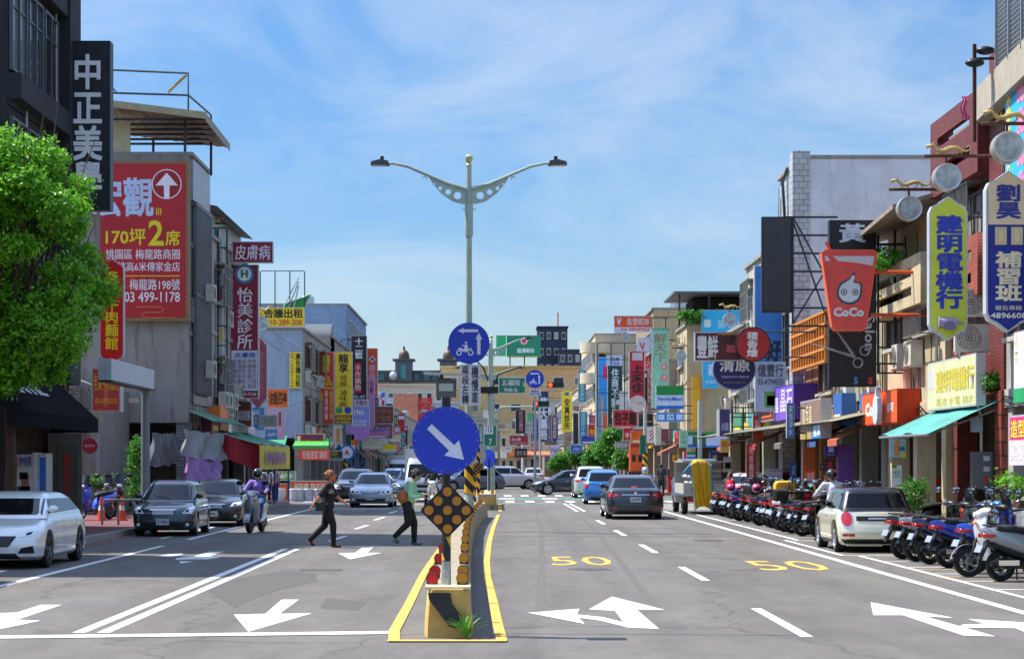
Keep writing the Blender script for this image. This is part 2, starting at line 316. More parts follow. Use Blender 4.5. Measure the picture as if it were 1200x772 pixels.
slab('pavement', -60, -9.38, -20, 88.4, .13, brickmat('paving_red', '6a3a3c', '774648', '5a4a48', .3, .3, .01, .85))
slab('pavement', -60, -9.38, 112.6, 400, .13, conc('8b867e')); slab('pavement', 9.58, 60, -20, 88.4, .13, conc('8f8578')); slab('pavement', 9.58, 60, 112.6, 400, .13, brickmat('paving_orange', 'a8634f', 'b87660', '85604f', .3, .3, .01, .85))
kerb = struct(thing('kerb', 'x', 'x')); del kerb['label']; del kerb['category']
KS = MB().box((0, 0, .07), (.18, .97, .15)).mesh('kerb_stone', 0); KS.materials.append(conc('8e8b85', .6))
KS2 = MB().box((0, 0, .07), (.18, 9.97, .15)).mesh('kerb_run', 0); KS2.materials.append(conc('8e8b85', .6))
for y in range(30, 88): put('kerb_stone', KS, kerb, (-9.29, y + .5, 0))
for x in (-9.29, 9.49):
    for y in ([-20, -10, 0, 10, 20] if x < 0 else range(-20, 80, 10)): put('kerb_stone', KS2, kerb, (x, y + 5, 0))
    for y in range(113, 393, 10): put('kerb_stone', KS2, kerb, (x, y + 5, 0))
# painted markings
def paintmat(key, c, wear=.6):
    m = mat(c, .88, var=0, key=key, spec=.25).copy(); m.name = key; t = m.node_tree; Lk = t.links.new; b = t.nodes['Principled BSDF']; co = nd(t, 'ShaderNodeTexCoord')
    n = nd(t, 'ShaderNodeTexNoise'); n.inputs['Scale'].default_value = 9; n.inputs['Detail'].default_value = 8; n.inputs['Roughness'].default_value = .8; Lk(co.outputs['Object'], n.inputs['Vector'])
    r = nd(t, 'ShaderNodeMapRange'); r.inputs[1].default_value = .55; r.inputs[2].default_value = .72; r.inputs[3].default_value = 0; r.inputs[4].default_value = wear; Lk(n.outputs['Fac'], r.inputs[0])
    x = nd(t, 'ShaderNodeMix', data_type='RGBA'); x.inputs[6].default_value = (*rgb(c), 1); x.inputs[7].default_value = (*rgb('77746f'), 1); Lk(r.outputs[0], x.inputs['Factor']); Lk(x.outputs[2], b.inputs['Base Color']); return m
WP = paintmat('road_paint_white', 'd6d5d0', .5); YP = paintmat('road_paint_yellow', 'cfa452', .75); GP = paintmat('road_paint_green', '2c9070', .6); OLD = paintmat('road_patch', '55534f', .95)
ZM = .004
def mark(polys, m, name='road_marking', z=ZM):
    b = MB()
    for p in polys: b.add([(x, y, z) for x, y in p], [tuple(range(len(p)))])
    o = struct(b.build(name, m, smooth=0, fix=False)); 
    for f in o.data.polygons:
        if f.normal.z < 0: f.flip()
    return o
def q(x0, x1, y0, y1): return [(x0, y0), (x1, y0), (x1, y1), (x0, y1)]
def gp(pts, k=1.0, ox=0, oy=0): return [(PX(px / k + ox, DG(py / k + oy)), DG(py / k + oy)) for px, py in pts]
mark([q(6.31, 6.46, 14, 74), q(6.31, 6.46, 114, 300)], WP)
mark([q(3.18, 3.31, y, y + 4) for y in (-2 + 20.4 - 10, 20.4, 30.2, 39.6, 49, 58.4)] + [q(3.18, 3.31, y, y + 4) for y in range(118, 300, 10)], WP)
mark([q(3.05, 3.17, 74, 89), q(3.32, 3.44, 74, 89)], WP)
mark([q(-4.50, -4.36, 20.9, 41.5), q(-4.24, -4.10, 20.9, 41.5)], WP)
mark([[(-12, 19.2), (-1.12, 20.7), (-1.12, 21.05), (-12, 19.55)]], WP, z=2 * ZM)
mark([q(-7.34, -7.2, 21, 43), q(-7.34, -7.2, 46.5, 84)], WP); mark([q(-8.3, -8.18, 24, 33), q(-8.05, -7.95, 47, 60)], WP)
mark([[(-3.9, y), (-3.78, y), (-3.66, y + 3.4), (-3.78, y + 3.4)] for y in (45.5, 54, 62.5, 71, 79)], WP)
mark([q(-9.05, -8.95, 30, 88)], paintmat('road_paint_red', 'b04a42'))
mark([q(-1.3, -1.15, y, y + 3) for y in range(120, 300, 10)], WP)
A1 = [[(265, 230), (385, 260), (322, 260), (372, 303), (300, 300), (272, 262), (213, 259)], [(305, 292), (300, 300), (240, 285), (190, 278), (203, 292), (75, 267), (192, 258), (186, 271), (245, 277)]]
A2 = [[(852, 243), (1040, 278), (975, 275), (1135, 320), (1062, 318), (925, 272), (858, 272)], [(1050, 300), (1060, 294), (1110, 292), (1072, 281), (1200, 289), (1330, 300), (1200, 310), (1180, 302), (1110, 301)]]
for i, pl in enumerate(A1 + A2): mark([gp(pl, 1.935, 580, 580)], WP, 'road_arrow', ZM + .002 * (i % 2))
for pl in ([(700, 205), (660, 205), (622, 238), (548, 240), (582, 280), (730, 237), (655, 238)], [(875, 82), (850, 82), (832, 95), (793, 96), (820, 110), (895, 95), (860, 95)],
           [(525, 92), (490, 93), (455, 103), (410, 108), (425, 120), (520, 105), (490, 103)], [(145, 217), (95, 217), (40, 235), (-40, 238), (-5, 275), (95, 254), (40, 252)], [(435, 97), (400, 98), (365, 103), (400, 104)]):
    mark([gp(pl, 2, 0, 600)], WP, 'road_arrow')
mark([gp([(240 * 1.0, 690), (262, 680), (335, 668), (370, 672), (372, 680), (330, 690), (300, 700), (275, 712)])], OLD, 'road_patch', .002)
mark([gp([(383, 700), (430, 705), (420, 715), (375, 712)]), gp([(660, 588), (700, 588), (704, 590), (660, 590)])], OLD, 'road_patch', .002)
mark([q(6.7, 8.1, 59.5, 60.6), q(-3.3, -2.6, 33, 33.6)], OLD, 'road_patch', .006)
for x, y in ((1.6, 33.5), (5.0, 46), (-2.4, 57), (-5.6, 36.5)):
    mc = struct(put('manhole_cover', MB().cyl((0, 0, .003), (0, 0, .009), .36, n=28).mesh('m', 0), None, (x, y, 0))); mc.data.materials.append(mat('5a5550', .6, .5, var=.3, scale=20)); MB().lathe([(.37, .003), (.40, .003), (.40, .007), (.37, .007)], n=28, loop=True).build('rim', mat('7c7872', .7, var=.2), mc)
for x0, x1, y0, y1 in ((645, 716, 652.2, 662.3), (881, 965, 657.2, 668.2)):
    d0, d1 = DG(y1), DG(y0); dm = DG((y0 + y1) / 2); me, _ = textmesh('50', .0, 2); c = me.copy(); c.materials.append(YP)
    o = struct(put('speed_number', c, None, (PX((x0 + x1) / 2, dm), (d0 + d1) / 2, .006), (-pi / 2, 0, 0), (PX(x1, dm) - PX(x0, dm), 1, d1 - d0)))
# yellow outline round the median, zebra and cycle crossing
def ribbon(pts, w, m, z=ZM):
    P = []
    for i, p in enumerate(pts):
        a = Vector(pts[max(i - 1, 0)]); b = Vector(pts[min(i + 1, len(pts) - 1)]); t = (b - a).normalized(); n = Vector((t.y, -t.x)) * w / 2; P.append((Vector(p) + n, Vector(p) - n))
    mark([[P[i][0], P[i][1], P[i + 1][1], P[i + 1][0]] for i in range(len(P) - 1)], m, z=z)
ribbon([(-1.02, 19.9), (-1.08, 21), (-1.10, 25), (-1.16, 32), (-1.15, 43), (-1.12, 55), (-.95, 68)], .12, YP, .012)
ribbon([(.07, 19.9), (.03, 22), (-.03, 26), (-.12, 31), (-.15, 36), (-.13, 45), (-.05, 55), (.12, 69)], .115, YP, .012)
ribbon([(-1.09, 19.85), (.12, 19.85)], .16, YP, .016); ribbon([(-.85, 74), (-.85, 88)], .14, YP); ribbon([(.2, 74), (.2, 88)], .14, YP)
mark([q(x, x + .42, 91.5, 95) for x in [-9 + .95 * i for i in range(19)]], WP); mark([q(-9, 9, 99.5, 101.6)], GP); mark([q(x, x + .8, 99.6, 101.5) for x in [-8.6 + 2.2 * i for i in range(8)]], WP, z=.008)
mark([q(x, x + .42, 108, 111.5) for x in [-9 + .95 * i for i in range(19)]], WP); mark([q(-14, -9.6, y, y + .45) for y in (91, 92, 93)], WP)
mark([q(-7.1, -1.2, 86.6, 87.0), q(.3, 6.4, 88.6, 88.95)], WP)
mark([[(6.6 + .0, y), (9.2, y + 1.2), (9.2, y + 1.6), (6.6, y + .4)] for y in (76, 78, 80, 82, 84, 86)], WP); mark([[(-7.1, y), (-4.2, y + 1.4), (-4.2, y + 1.8), (-7.1, y + .4)] for y in (76, 78.2, 80.4, 82.6)], WP)
# parking bay lines on the right
for y in range(26, 38, 2): mark([q(7.15, 9.3, y * 1.0, y + .09)], WP)
mark([q(7.05, 7.15, 26, 38.2), q(7.05, 7.15, 46, 74), q(6.75, 6.85, 38.4, 46)], WP, z=.008); mark([q(7.15, 9.3, y, y + .09) for y in range(46, 74, 2)] + [q(6.85, 9.3, 38.4, 38.5), q(6.85, 9.3, 45.6, 45.7)], WP)
mark([q(7.1, 9.3, y, y + .08) for y in (31.1, 33.2)], YP, z=.009)
SKID = paintmat('tyre_mark', '5f5b57', .9)
for dx in (0, 1.45): ribbon([(.55 + dx, 24), (.7 + dx, 30), (.95 + dx, 40), (1.3 + dx, 55), (1.5 + dx, 72)], .12, SKID, .0025)
ribbon([(-.2, 48.6), (3, 48.3), (6.4, 48.7)], .09, OLD, .003); ribbon([(-9, 44.2), (-4, 44.0), (-1.2, 44.3)], .06, OLD, .003); ribbon([(.1, 20.8), (3.2, 20.6)], .03, OLD, .003)
# ---------------------------------------------------------------- concrete median
MC = [(20.5, -.49), (23, -.52), (25, -.545), (28, -.58), (31, -.62), (35, -.67), (39, -.71), (43, -.73), (48, -.74), (53, -.72), (58, -.66), (62, -.58), (66, -.48)]
def mcx(y):
    for (a, xa), (b, xb) in zip(MC, MC[1:]):
        if y <= b: return xa + (xb - xa) * (y - a) / (b - a)
    return MC[-1][1]
med = thing('median_barrier', 'long winding knee-high concrete median barrier with yellow and black painted nose', 'barrier', (0, 0, 0))
def msec(y, wt=.2, wb=.245, h=.5, cx=None):
    c = mcx(y) if cx is None else cx; return [(c - wb, y, 0), (c - wb * .97, y, .16), (c - wt, y, h - .05), (c - wt + .03, y, h), (c + wt - .03, y, h), (c + wt, y, h - .05), (c + wb * .97, y, .16), (c + wb, y, 0)]
segs = [20.86] + [23.4 + 3.05 * i for i in range(15)]
for a, b in zip(segs, segs[1:]):
    bb = min(b, 66) - .03
    MB().grid([msec(a + (bb - a) * t / 3) for t in range(4)], True, True).build('barrier_block', conc('958a70', .7, .5), med, smooth=30)
def nose(y0=20.3, y1=20.84):
    b = MB(); rows = []
    for k in range(7):
        t = k / 6; rows.append([(mcx(20.5) + (x - mcx(20.5)) * (.80 + .2 * sin(t * pi / 2)), y0 + (y1 - y0) * t - .05 * (1 - (2 * (abs(x - mcx(20.5))) / .5) ** 2) * (1 - t), z) for x, y, z in msec(20.5, .225, .26, .5)])
    return b.grid(rows, True, True)
NM = mat('c9a358', .75, var=.22, scale=5, streak=.4, key='nose_paint'); nz = nose().build('painted_nose', NM, med, smooth=30)
bx = mcx(20.5)
MB().add([(bx - .2, 20.235, .47), (bx + .03, 20.235, .47), (bx + .05, 20.235, .36), (bx + .15, 20.235, .22), (bx + .19, 20.24, .08), (bx + .02, 20.235, .12), (bx - .1, 20.235, .28), (bx - .19, 20.235, .40)], [tuple(range(8))]).build('black_stripe', mat('26282b', .7, var=.3), nz, smooth=0)
MB().box((bx, 20.6, .512), (.47, .5, .025)).build('cap_slab', mat('d8c79a', .8, var=.2), nz)
def reflector(x, y, z, c, r=.06):
    b = MB().box((x, y + .03, z - r * .6), (r * 1.9, .09, r * 1.4)).cyl((x, y - .01, z), (x, y + .05, z), r * 1.12, n=14).build('reflector', BLACKP, med)
    MB().cyl((x, y - .022, z), (x, y - .008, z), r, r * 1.0, n=16).build('lens', mat('b87a10' if c == 'y' else 'b01018', .3, var=.15, scale=60, key='reflector_lens'), b)
for i, y in enumerate([20.75, 22.2] + [25.2 + 3.25 * k for k in range(12)]):
    c = mcx(y) + 0; reflector(c + .15, y, .59, 'y'); reflector(c - .17, y, .585, 'r')
med2 = thing('median_barrier', 'short concrete median barrier beyond the gap, near the crossing', 'barrier', (-.3, 76, 0))
MB().grid([[(x - mcx(20.5), yy, z) for x, y, z in msec(20.5, .34, .38, .62)] for yy in (0, 3, 7, 11)], True, True).build('barrier_block', conc('b5a58a', .6, .5), med2, smooth=30)
MB().b2(-.3, .3, -.03, .0, .2, .5).build('painted_nose', NM, med2)
for k in range(3): MB().cyl((.2 - .4 * (k % 2), .5 + k, .62), (.2 - .4 * (k % 2), .5 + k, .74), .07).build('reflector', mat('b87a10', .3, key='reflector_lens'), med2)
# ---------------------------------------------------------------- weeds at the nose of the median
def blades(root, n, hgt, spread, seed, m, name='leaf', wd=.018):
    rnd = random.Random(seed)
    for i in range(n):
        a = rnd.uniform(0, 2 * pi); L_ = hgt * rnd.uniform(.55, 1.1); s = spread * rnd.uniform(.3, 1); p = []; b = MB(); rows = []
        for k in range(6):
            t = k / 5; r = s * t ** 1.4; z = L_ * (t - .45 * t * t * (s / spread)); w = wd * (1 - t) ** .6 * (.4 + t if t < .5 else 1) + .001; c = Vector((cos(a) * r, sin(a) * r, z)); n_ = Vector((-sin(a), cos(a), 0)) * w; rows.append([c - n_, c + Vector((0, 0, -.004)), c + n_])
        b.grid(rows).build(name, m, root, smooth=60, fix=False)
LEAF = mat('4f8a2a', .5, var=.35, scale=8, key='leaf'); LEAF2 = mat('6ea83a', .5, var=.35, scale=8, key='leaf')
wd = thing('weed_clump', 'bright green weed clump growing at the foot of the median nose', 'weed', (-.30, 20.12, 0)); blades(wd, 46, .34, .24, 3, LEAF2)
wd = thing('weed_clump', 'small weed tuft at the foot of the second median', 'weed', (-.1, 75.8, 0)); blades(wd, 14, .4, .3, 5, LEAF)
# ---------------------------------------------------------------- holes in plates
def plate(outer, holes, y0, y1, name, m, parent):
    cu = bpy.data.curves.new('p', 'CURVE'); cu.dimensions = '2D'; cu.fill_mode = 'BOTH'; cu.extrude = abs(y1 - y0) / 2
    for pl in [outer] + holes:
        s = cu.splines.new('POLY'); s.points.add(len(pl) - 1); s.use_cyclic_u = True
        for p, c in zip(s.points, pl): p.co = (c[0], c[1], 0, 1)
    me = evalmesh(bpy.data.objects.new('p', cu))
    for v in me.vertices: v.co = (v.co.x, (y0 + y1) / 2 + v.co.z, v.co.y)
    me.materials.clear(); me.materials.append(m); return put(name, me, parent)
def circ(x, z, r, n=20): return [(x + r * cos(2 * pi * i / n), z + r * sin(2 * pi * i / n)) for i in range(n)]
# ---------------------------------------------------------------- street lamps on the median
MINT = mat('9fb0a0', .45, .2, var=.14, scale=2.5, streak=.25, key='mint_paint')
HAZ = stripemat('hazard_stripe', 'd9a211', '141414', .42, 2, 1.1)
def lamp_mast(label, x, d, base, H, fine=True, span=2.55):
    r = thing('street_lamp', label, 'street lamp', (x, d, base)); h = H - base
    MB().lathe([(.14, .0), (.14, .25), (.115, .3), (.105, 1.0), (.085, h * .55), (.075, h - 1.1), (.07, h - .25)], n=14).build('pole', MINT, r)
    MB().lathe([(.121, .5), (.116, 2.0)], n=16).build('hazard_sleeve', HAZ, r); MB().lathe([(.13, 2.0), (.13, 2.03)], n=14).build('band', mat('d9a211'), r)
    MB().lathe([(.105, h - 2.15), (.11, h - 2.1), (.11, h - 1.35), (.1, h - 1.3)], n=14).build('collar', MINT, r)
    MB().lathe([(.05, h - .3), (.09, h - .27), (.05, h - .22), (.1, h - .12), (.1, h - .04), (.03, h + .02)], n=12).build('finial', mat('b6ba86', .4, .3), r)
    k = span / 2.55; zj = h - 1.02
    for s in (-1, 1):
        P = [(0.05, zj + .12), (.55, zj + .26), (1.08, zj + .49), (1.62, zj + .72), (2.0, zj + .8), (2.2, zj + .79)]
        MB().tube([(s * a * k, 0, z) for a, z in P], [.055, .05, .045, .04, .035, .035], 8).build('arm', MINT, r)
        O = [(.05, zj + .1), (.55, zj + .24), (1.08, zj + .47), (.98, zj + .3), (.75, zj + .02), (.45, zj - .2), (.2, zj - .27), (.05, zj - .27)]
        hs = [(.30, zj - .05, .10), (.55, zj + .045, .075), (.76, zj + .145, .05), (.92, zj + .25, .03)]
        plate([(s * a * k, z) for a, z in O], [circ(s * a * k, z, q_) for a, z, q_ in hs] if fine else [], -.015, .015, 'web_plate', MINT, r)
        if fine:
            for cx_, cz_, rr, st in ((1.16, zj + .40, .07, 0), (.15, zj - .38, .07, 2)):
                MB().tube([(s * (cx_ + (rr - .006 * i) * cos(st + i * .5)), 0, cz_ + (rr - .006 * i) * sin(st + i * .5)) for i in range(10)], .012, 5).build('scroll', MINT, r)
        lh = MB().prism([(s * 2.1 * k, zj + .74), (s * 2.14 * k, zj + .86), (s * 2.35 * k, zj + .9), (s * (2.58 * k), zj + .84), (s * 2.6 * k, zj + .76)], -.14, .14).build('lamp_head', mat('4a5054', .5, .4), r)
        MB().box((s * 2.36 * k, 0, zj + .745), (.36, .2, .03)).build('lens', mat('cfd3cf', .3), lh); MB().cyl((s * 2.3 * k, 0, zj + .88), (s * 2.3 * k, 0, zj + .99), .05).build('sensor', BLACKP, lh)
    return r
lamp_mast('tall pale green twin-arm street lamp nearest the camera, standing on the median', PX(549.5, 52), 52, .5, PZ(182, 52))
lamp_mast('second twin-arm street lamp on the median, behind the nearest one', PX(576, 121), 121, .0, 9.7, True, 2.5)
lamp_mast('third twin-arm street lamp, the farthest on the median', PX(573.5, 168), 168, .0, 10.2, False, 2.9)
BLUE = '0a2c9c'; SILV = 'b9bcc6'
def blue_disc(r, R_, y, z, rim=True):
    f = MB().cyl((0, y, z), (0, y + .012, z), R_, n=48).build('blue_disc', sheen(BLUE), r); return f
def arrow(parent, cx, cz, L_, w, ang, y, col=SILV, head=.3, hw=1.0, sw=.5):
    c, s_ = cos(ang), sin(ang); P = [(-L_ / 2, -w * sw / 2 * .9), (L_ / 2 - L_ * head, -w * sw / 2), (L_ / 2 - L_ * head, -w * hw / 2), (L_ / 2, 0), (L_ / 2 - L_ * head, w * hw / 2), (L_ / 2 - L_ * head, w * sw / 2), (-L_ / 2, w * sw / 2 * .9)]
    return MB().prism([(cx + a * c - b * s_, cz + a * s_ + b * c) for a, b in P], y - .003, y).build('arrow', sheen(col), parent, smooth=0)
def moto_icon(parent, cx, cz, k, y, col=SILV):
    b = MB()
    for s in (-1, 1): plate(circ(cx + s * .27 * k, cz - .16 * k, .13 * k), [circ(cx + s * .27 * k, cz - .16 * k, .075 * k)], y - .003, y, 'motorcycle_icon', sheen(col), parent)
    P = [(-.25, -.1), (-.05, -.12), (.1, -.1), (.3, .0), (.36, .02), (.2, .08), (.05, .0), (-.0, .14), (.13, .16), (.12, .2), (-.03, .2), (-.05, .24), (-.13, .2), (-.14, .02), (-.3, .06), (-.32, .0)]
    MB().prism([(cx - a * k, cz + e * k) for a, e in P], y - .003, y).cyl((cx + .06 * k, y - .003, cz + .31 * k), (cx + .06 * k, y, cz + .31 * k), .06 * k).build('motorcycle_icon', sheen(col), parent, smooth=0)
def two_stage(label, d, px, py, rp, panel=True, tp=None):
    R_ = rp * d / F; x = PX(px, d); z = PZ(py, d); r = thing('turn_sign', label, 'traffic sign', (x, d, z)); f = blue_disc(r, R_, 0, 0)
    arrow(f, -.05 * R_, .6 * R_, 1.0 * R_, .28 * R_, pi, -.001); arrow(f, .48 * R_, -.02 * R_, 1.05 * R_, .34 * R_, pi / 2, -.001); moto_icon(f, -.2 * R_, -.3 * R_, R_ * 1.05, -.001)
    MB().cyl((0, .016, 0), (0, .05, 0), R_ * .7, n=12).build('back_plate', ALU, r)
    return r, R_
two_stage('upper round blue sign with motorcycle, left arrow and up arrow, on the nearest street lamp', 51.82, 549.5, 402, 24.2)
r = thing('text_sign', 'white sign with two columns of black characters under the round blue sign on the lamp', 'traffic sign', (PX(551, 51.8), 51.8, PZ(451, 51.8)))
w, h = 24.5 * 51.8 / F, 48 * 51.8 / F; MB().b2(-w / 2, w / 2, 0, .02, -h / 2, h / 2).build('plate', mat('c9cbd2', .4), r)
letter('^兩段左轉', mat('15161a'), r, -.23 * w, 0, .33 * w, .93 * h, -.004, .02); letter('^機慢車', mat('15161a'), r, .23 * w, 0, .33 * w, .93 * h, -.004, .02)
two_stage('small round blue sign with motorcycle and arrows, on a pole right of the median', 118, 626.8, 444, 10.6)
r = thing('text_sign', 'tiny white two-row sign under the smaller blue motorcycle sign', 'traffic sign', (PX(627, 118), 118, PZ(460, 118))); MB().b2(-.36, .36, 0, .03, -.2, .2).build('plate', mat('c9cbd2', .4), r); letter('機慢車|兩段左轉', mat('15161a'), r, 0, 0, .62, .32, -.004)
# ---------------------------------------------------------------- big keep-right sign and chevron pole on the nose
dp = 20.72; xp = PX(523, dp)
r = thing('keep_right_sign', 'large blue disc with silver diagonal arrow on the pole at the median nose', 'traffic sign', (xp, dp, .5))
MB().lathe([(.045, 0), (.045, 2.2)], n=14).build('pole', BLACKP, r)
MB().lathe([(.048, .28), (.048, .62)], n=14).build('hazard_sleeve', stripemat('hazard_small', 'd9a211', '141414', .52, 2, 2.2), r); MB().lathe([(.05, .02), (.05, .27)], n=14).build('steel_sleeve', mat('a7a9ab', .4, .6, var=.3, scale=12), r)
zc = PZ(516, dp) - .5; Rb = 39.5 * dp / F
f = MB().cyl((0, -.075, zc), (0, -.063, zc), Rb, n=64).build('blue_disc', sheen(BLUE), r); MB().cyl((0, -.062, zc), (0, -.05, zc), Rb * .8, n=24).build('back_plate', ALU, r)
arrow(f, .02 * Rb, zc - .08 * Rb, 1.42 * Rb, .62 * Rb, radians(-44), -.076, head=.36, sw=.36)
bm_ = MB()
for i in range(22): a = 2 * pi * i / 22; bm_.cyl((.93 * Rb * cos(a), -.08, zc + .93 * Rb * sin(a)), (.93 * Rb * cos(a), -.074, zc + .93 * Rb * sin(a)), .005, n=6)
bm_.build('rivet', mat('b8c0b0', .3, .5), f)
for s_ in (-1, 1):
    b = MB()
    for i in range(13):
        t = (i / 12 - .5) * .86 * Rb; c_, q_ = cos(radians(-44)), sin(radians(-44)); b.cyl((-.26 * Rb * c_ * .9 + t * c_ - s_ * .095 * Rb * q_, -.082, zc - .08 * Rb - .26 * Rb * q_ * .9 + t * q_ + s_ * .095 * Rb * c_), (-.26 * Rb * c_ * .9 + t * c_ - s_ * .095 * Rb * q_, -.079, zc - .08 * Rb - .26 * Rb * q_ * .9 + t * q_ + s_ * .095 * Rb * c_), .004, n=5)
    b.build('stud_row', mat('8a8450', .4), f)
zs = PZ(455, dp) - .5
sb = MB().box((.0, .0, zs), (.21, .1, .19)).build('solar_box', mat('50544f', .6, var=.2), r); MB().b2(-.075, .075, -.056, -.05, zs - .03, zs + .05).build('label_plate', mat('a9aca6'), sb); MB().box((-.03, 0, zs + .15), (.42, .3, .02), M=Matrix.Rotation(radians(4), 3, 'Y')).build('solar_panel', mat('9aa0a8', .25, .3), sb)
MB().tube([(-.05, 0, zs + .09), (-.05, 0, zs + .14)], .02, 6).build('mount', STEEL, sb)
r = thing('chevron_marker', 'black diamond marker with nine amber reflector discs, below the big blue disc', 'traffic marker', (PX(524.5, dp - .1), dp - .14, PZ(597.5, dp - .1)))
q_ = 32.3 * dp / F
def rdiamond(q_, e=.12):
    P = []
    for k in range(4):
        a = k * pi / 2; c = Vector((cos(a), sin(a))) * q_; t = Vector((-sin(a), cos(a)))
        P += [c * (1 - e) - t * q_ * e, c * (1 - e * .35) - t * q_ * e * .35, c * (1 - e * .35) + t * q_ * e * .35, c * (1 - e) + t * q_ * e]
    return [(p.x, p.y) for p in P]
MB().prism(rdiamond(q_), 0, .02).build('diamond_plate', mat('111216', .5, var=.2), r)
for i in (-1, 0, 1):
    for j in (-1, 0, 1):
        a, b = (i - j) * q_ * .335, (i + j) * q_ * .335; MB().cyl((a, -.018, b), (a, 0, b), q_ * .165, n=24).build('amber_disc', mat('b8740c', .35, var=.2, scale=120, key='amber_reflector'), r)
def small_marker(label, d, px, py, half, sg=1):
    r = thing('chevron_marker', label, 'traffic marker', (PX(px, d), d, PZ(py, d))); q_ = half * d / F; MB().prism(rdiamond(q_), 0, .02).build('diamond_plate', BLACKP, r)
    for i in (-1, 0, 1):
        for j in (-1, 0, 1): MB().cyl(((i - j) * q_ * .335, -.01, (i + j) * q_ * .335), ((i - j) * q_ * .335, 0, (i + j) * q_ * .335), q_ * .15, n=10).build('amber_disc', mat('b8740c', .35, key='amber_reflector'), r)
    MB().lathe([(.07, -PZ(py, d) + .5), (.07, 1.2)], c=(0, .1, 0), n=10).build('post', HAZ, r); return r
small_marker('small black diamond marker on hazard-striped post, left of the second median', 76, 552, 554, 9); small_marker('small amber-spotted diamond marker on the second median, right one', 79, 560.5, 547, 7)
r = thing('bollard_post', 'black and yellow striped thin post on the second median', 'post', (PX(556, 84), 84, 0)); MB().lathe([(.07, 0), (.07, 2.6)], n=10).build('post', HAZ, r); 
r = thing('round_mirror', 'grey back of a round road sign above the second median', 'traffic sign', (PX(558, 82), 82, PZ(533, 82))); MB().cyl((0, 0, 0), (0, .03, 0), .42, n=24).build('disc_back', mat('a5a8aa', .4, .3), r)
r = thing('keep_right_sign', 'small blue disc seen edge-on above the second median', 'traffic sign', (PX(573, 84), 84, PZ(537, 84)), -.9); MB().cyl((0, 0, 0), (0, .03, 0), .4, n=24).build('blue_disc', sheen(BLUE), r); MB().lathe([(.04, -2.4), (.04, 0)], n=8).build('post', STEEL, r)
# ---------------------------------------------------------------- signal masts, street-name and route signs
def signal_head(root, x, z, horizontal=True, lit=0):
    h_ = MB().box((x, 0, z), (1.0, .25, .34)).build('signal_head', mat('10503a', .5), root)
    for i in range(3):
        cx_ = x - .32 + .32 * i; c = ['e8200c', '101814', '101814'][i]
        if i == lit:
            m = mat(c, .4, var=0, key='lit_red').copy(); m.node_tree.nodes['Principled BSDF'].inputs['Emission Color'].default_value = (1, .04, .01, 1); m.node_tree.nodes['Principled BSDF'].inputs['Emission Strength'].default_value = 1.6
        else: m = mat(c, .3)
        MB().cyl((cx_, -.16, z), (cx_, -.12, z), .12, n=14).build('signal_lens', m, h_)
        MB().tube([(cx_ + .14 * cos(a), -.28, z + .14 * sin(a)) for a in [pi * k / 6 for k in range(7)]], .015, 4).build('hood', BLACKP, h_)
r = thing('traffic_signal', 'long-armed traffic signal showing red, on the median mast', 'traffic light', (PX(578, 121), 121, 0)); MB().lathe([(.12, 0), (.09, 6.6)], n=10).build('mast', MINT, r)
za = PZ(476, 121) ; MB().tube([(0, 0, za - .5), (.5, 0, za - .05), (3.5, 0, za)], [.07, .06, .045], 8).build('arm', MINT, r); signal_head(r, PX(634, 121) - PX(578, 121), PZ(473, 121))
r = thing('traffic_signal', 'higher traffic signal showing red, right of the small blue sign', 'traffic light', (PX(627, 119), 119, 0)); MB().lathe([(.09, 0), (.06, 7.2)], n=10).build('mast', ALU, r); MB().tube([(0, 0, PZ(451, 119)), (2.0, 0, PZ(451, 119))], .035, 6).build('arm', ALU, r); signal_head(r, PX(651, 119) - PX(627, 119), PZ(451, 119))
r = thing('traffic_signal', 'dark side-facing signal box at the top of the median mast', 'traffic light', (PX(574, 90), 90, 0)); MB().lathe([(.11, 0), (.08, 7.3)], n=10).build('mast', MINT, r); MB().box((-.1, 0, PZ(457, 90)), (1.1, .3, .3)).build('signal_head', BLACKP, r)
MB().tube([(0, 0, 5.4), (-.3, 0, 6.2), (-1.0, 0, 6.9)], .04, 6).build('brace', STEEL, r); MB().tube([(0, 0, 5.0), (.4, 0, 5.9), (1.3, 0, 6.2)], .04, 6).build('brace', STEEL, r)
def plain_sign(name, label, d, px0, py0, px1, py1, col, texts, cat='street sign', post=None, panels=(), t=.04):
    r = sign(label, d, px0, py0, px1, py1, col, texts, panels, t=t, rim='d8dcd8', arms=0, name=name, cat=cat)
    if post is not None: MB().tube([(post, .06, 0), (post, .06, -r.location.z)], .05, 6).build('post', ALU, r)
    return r
plain_sign('street_name_sign', 'green street name sign with two rows of lettering beside the mast', 89.6, 584, 442, 616, 461, '0e6b50', [('五福街', .12, .14, .8, .52, 'cfe0d8'), ('Wufu St.', .2, .64, .72, .88, 'cfe0d8'), ('>', .9, .3, .96, .6, 'cfe0d8')])
plain_sign('route_sign', 'small green sign with white 113 shield and a 7 below, behind the mast', 89.4, 567, 498, 582, 523, '0e6b50', [('113', .14, .09, .62, .34, '202428', .03), ('7', .4, .64, .62, .92, 'cfe0d8', .02)], panels=[(.04, .05, .72, .42, 'd8dcdc')])
plain_sign('route_sign', 'narrow green sign with lettering left of the mast', 89.4, 561, 497, 566, 520, '0e6b50', [('^往龍潭', .2, .1, .8, .9, 'cfe0d8')])
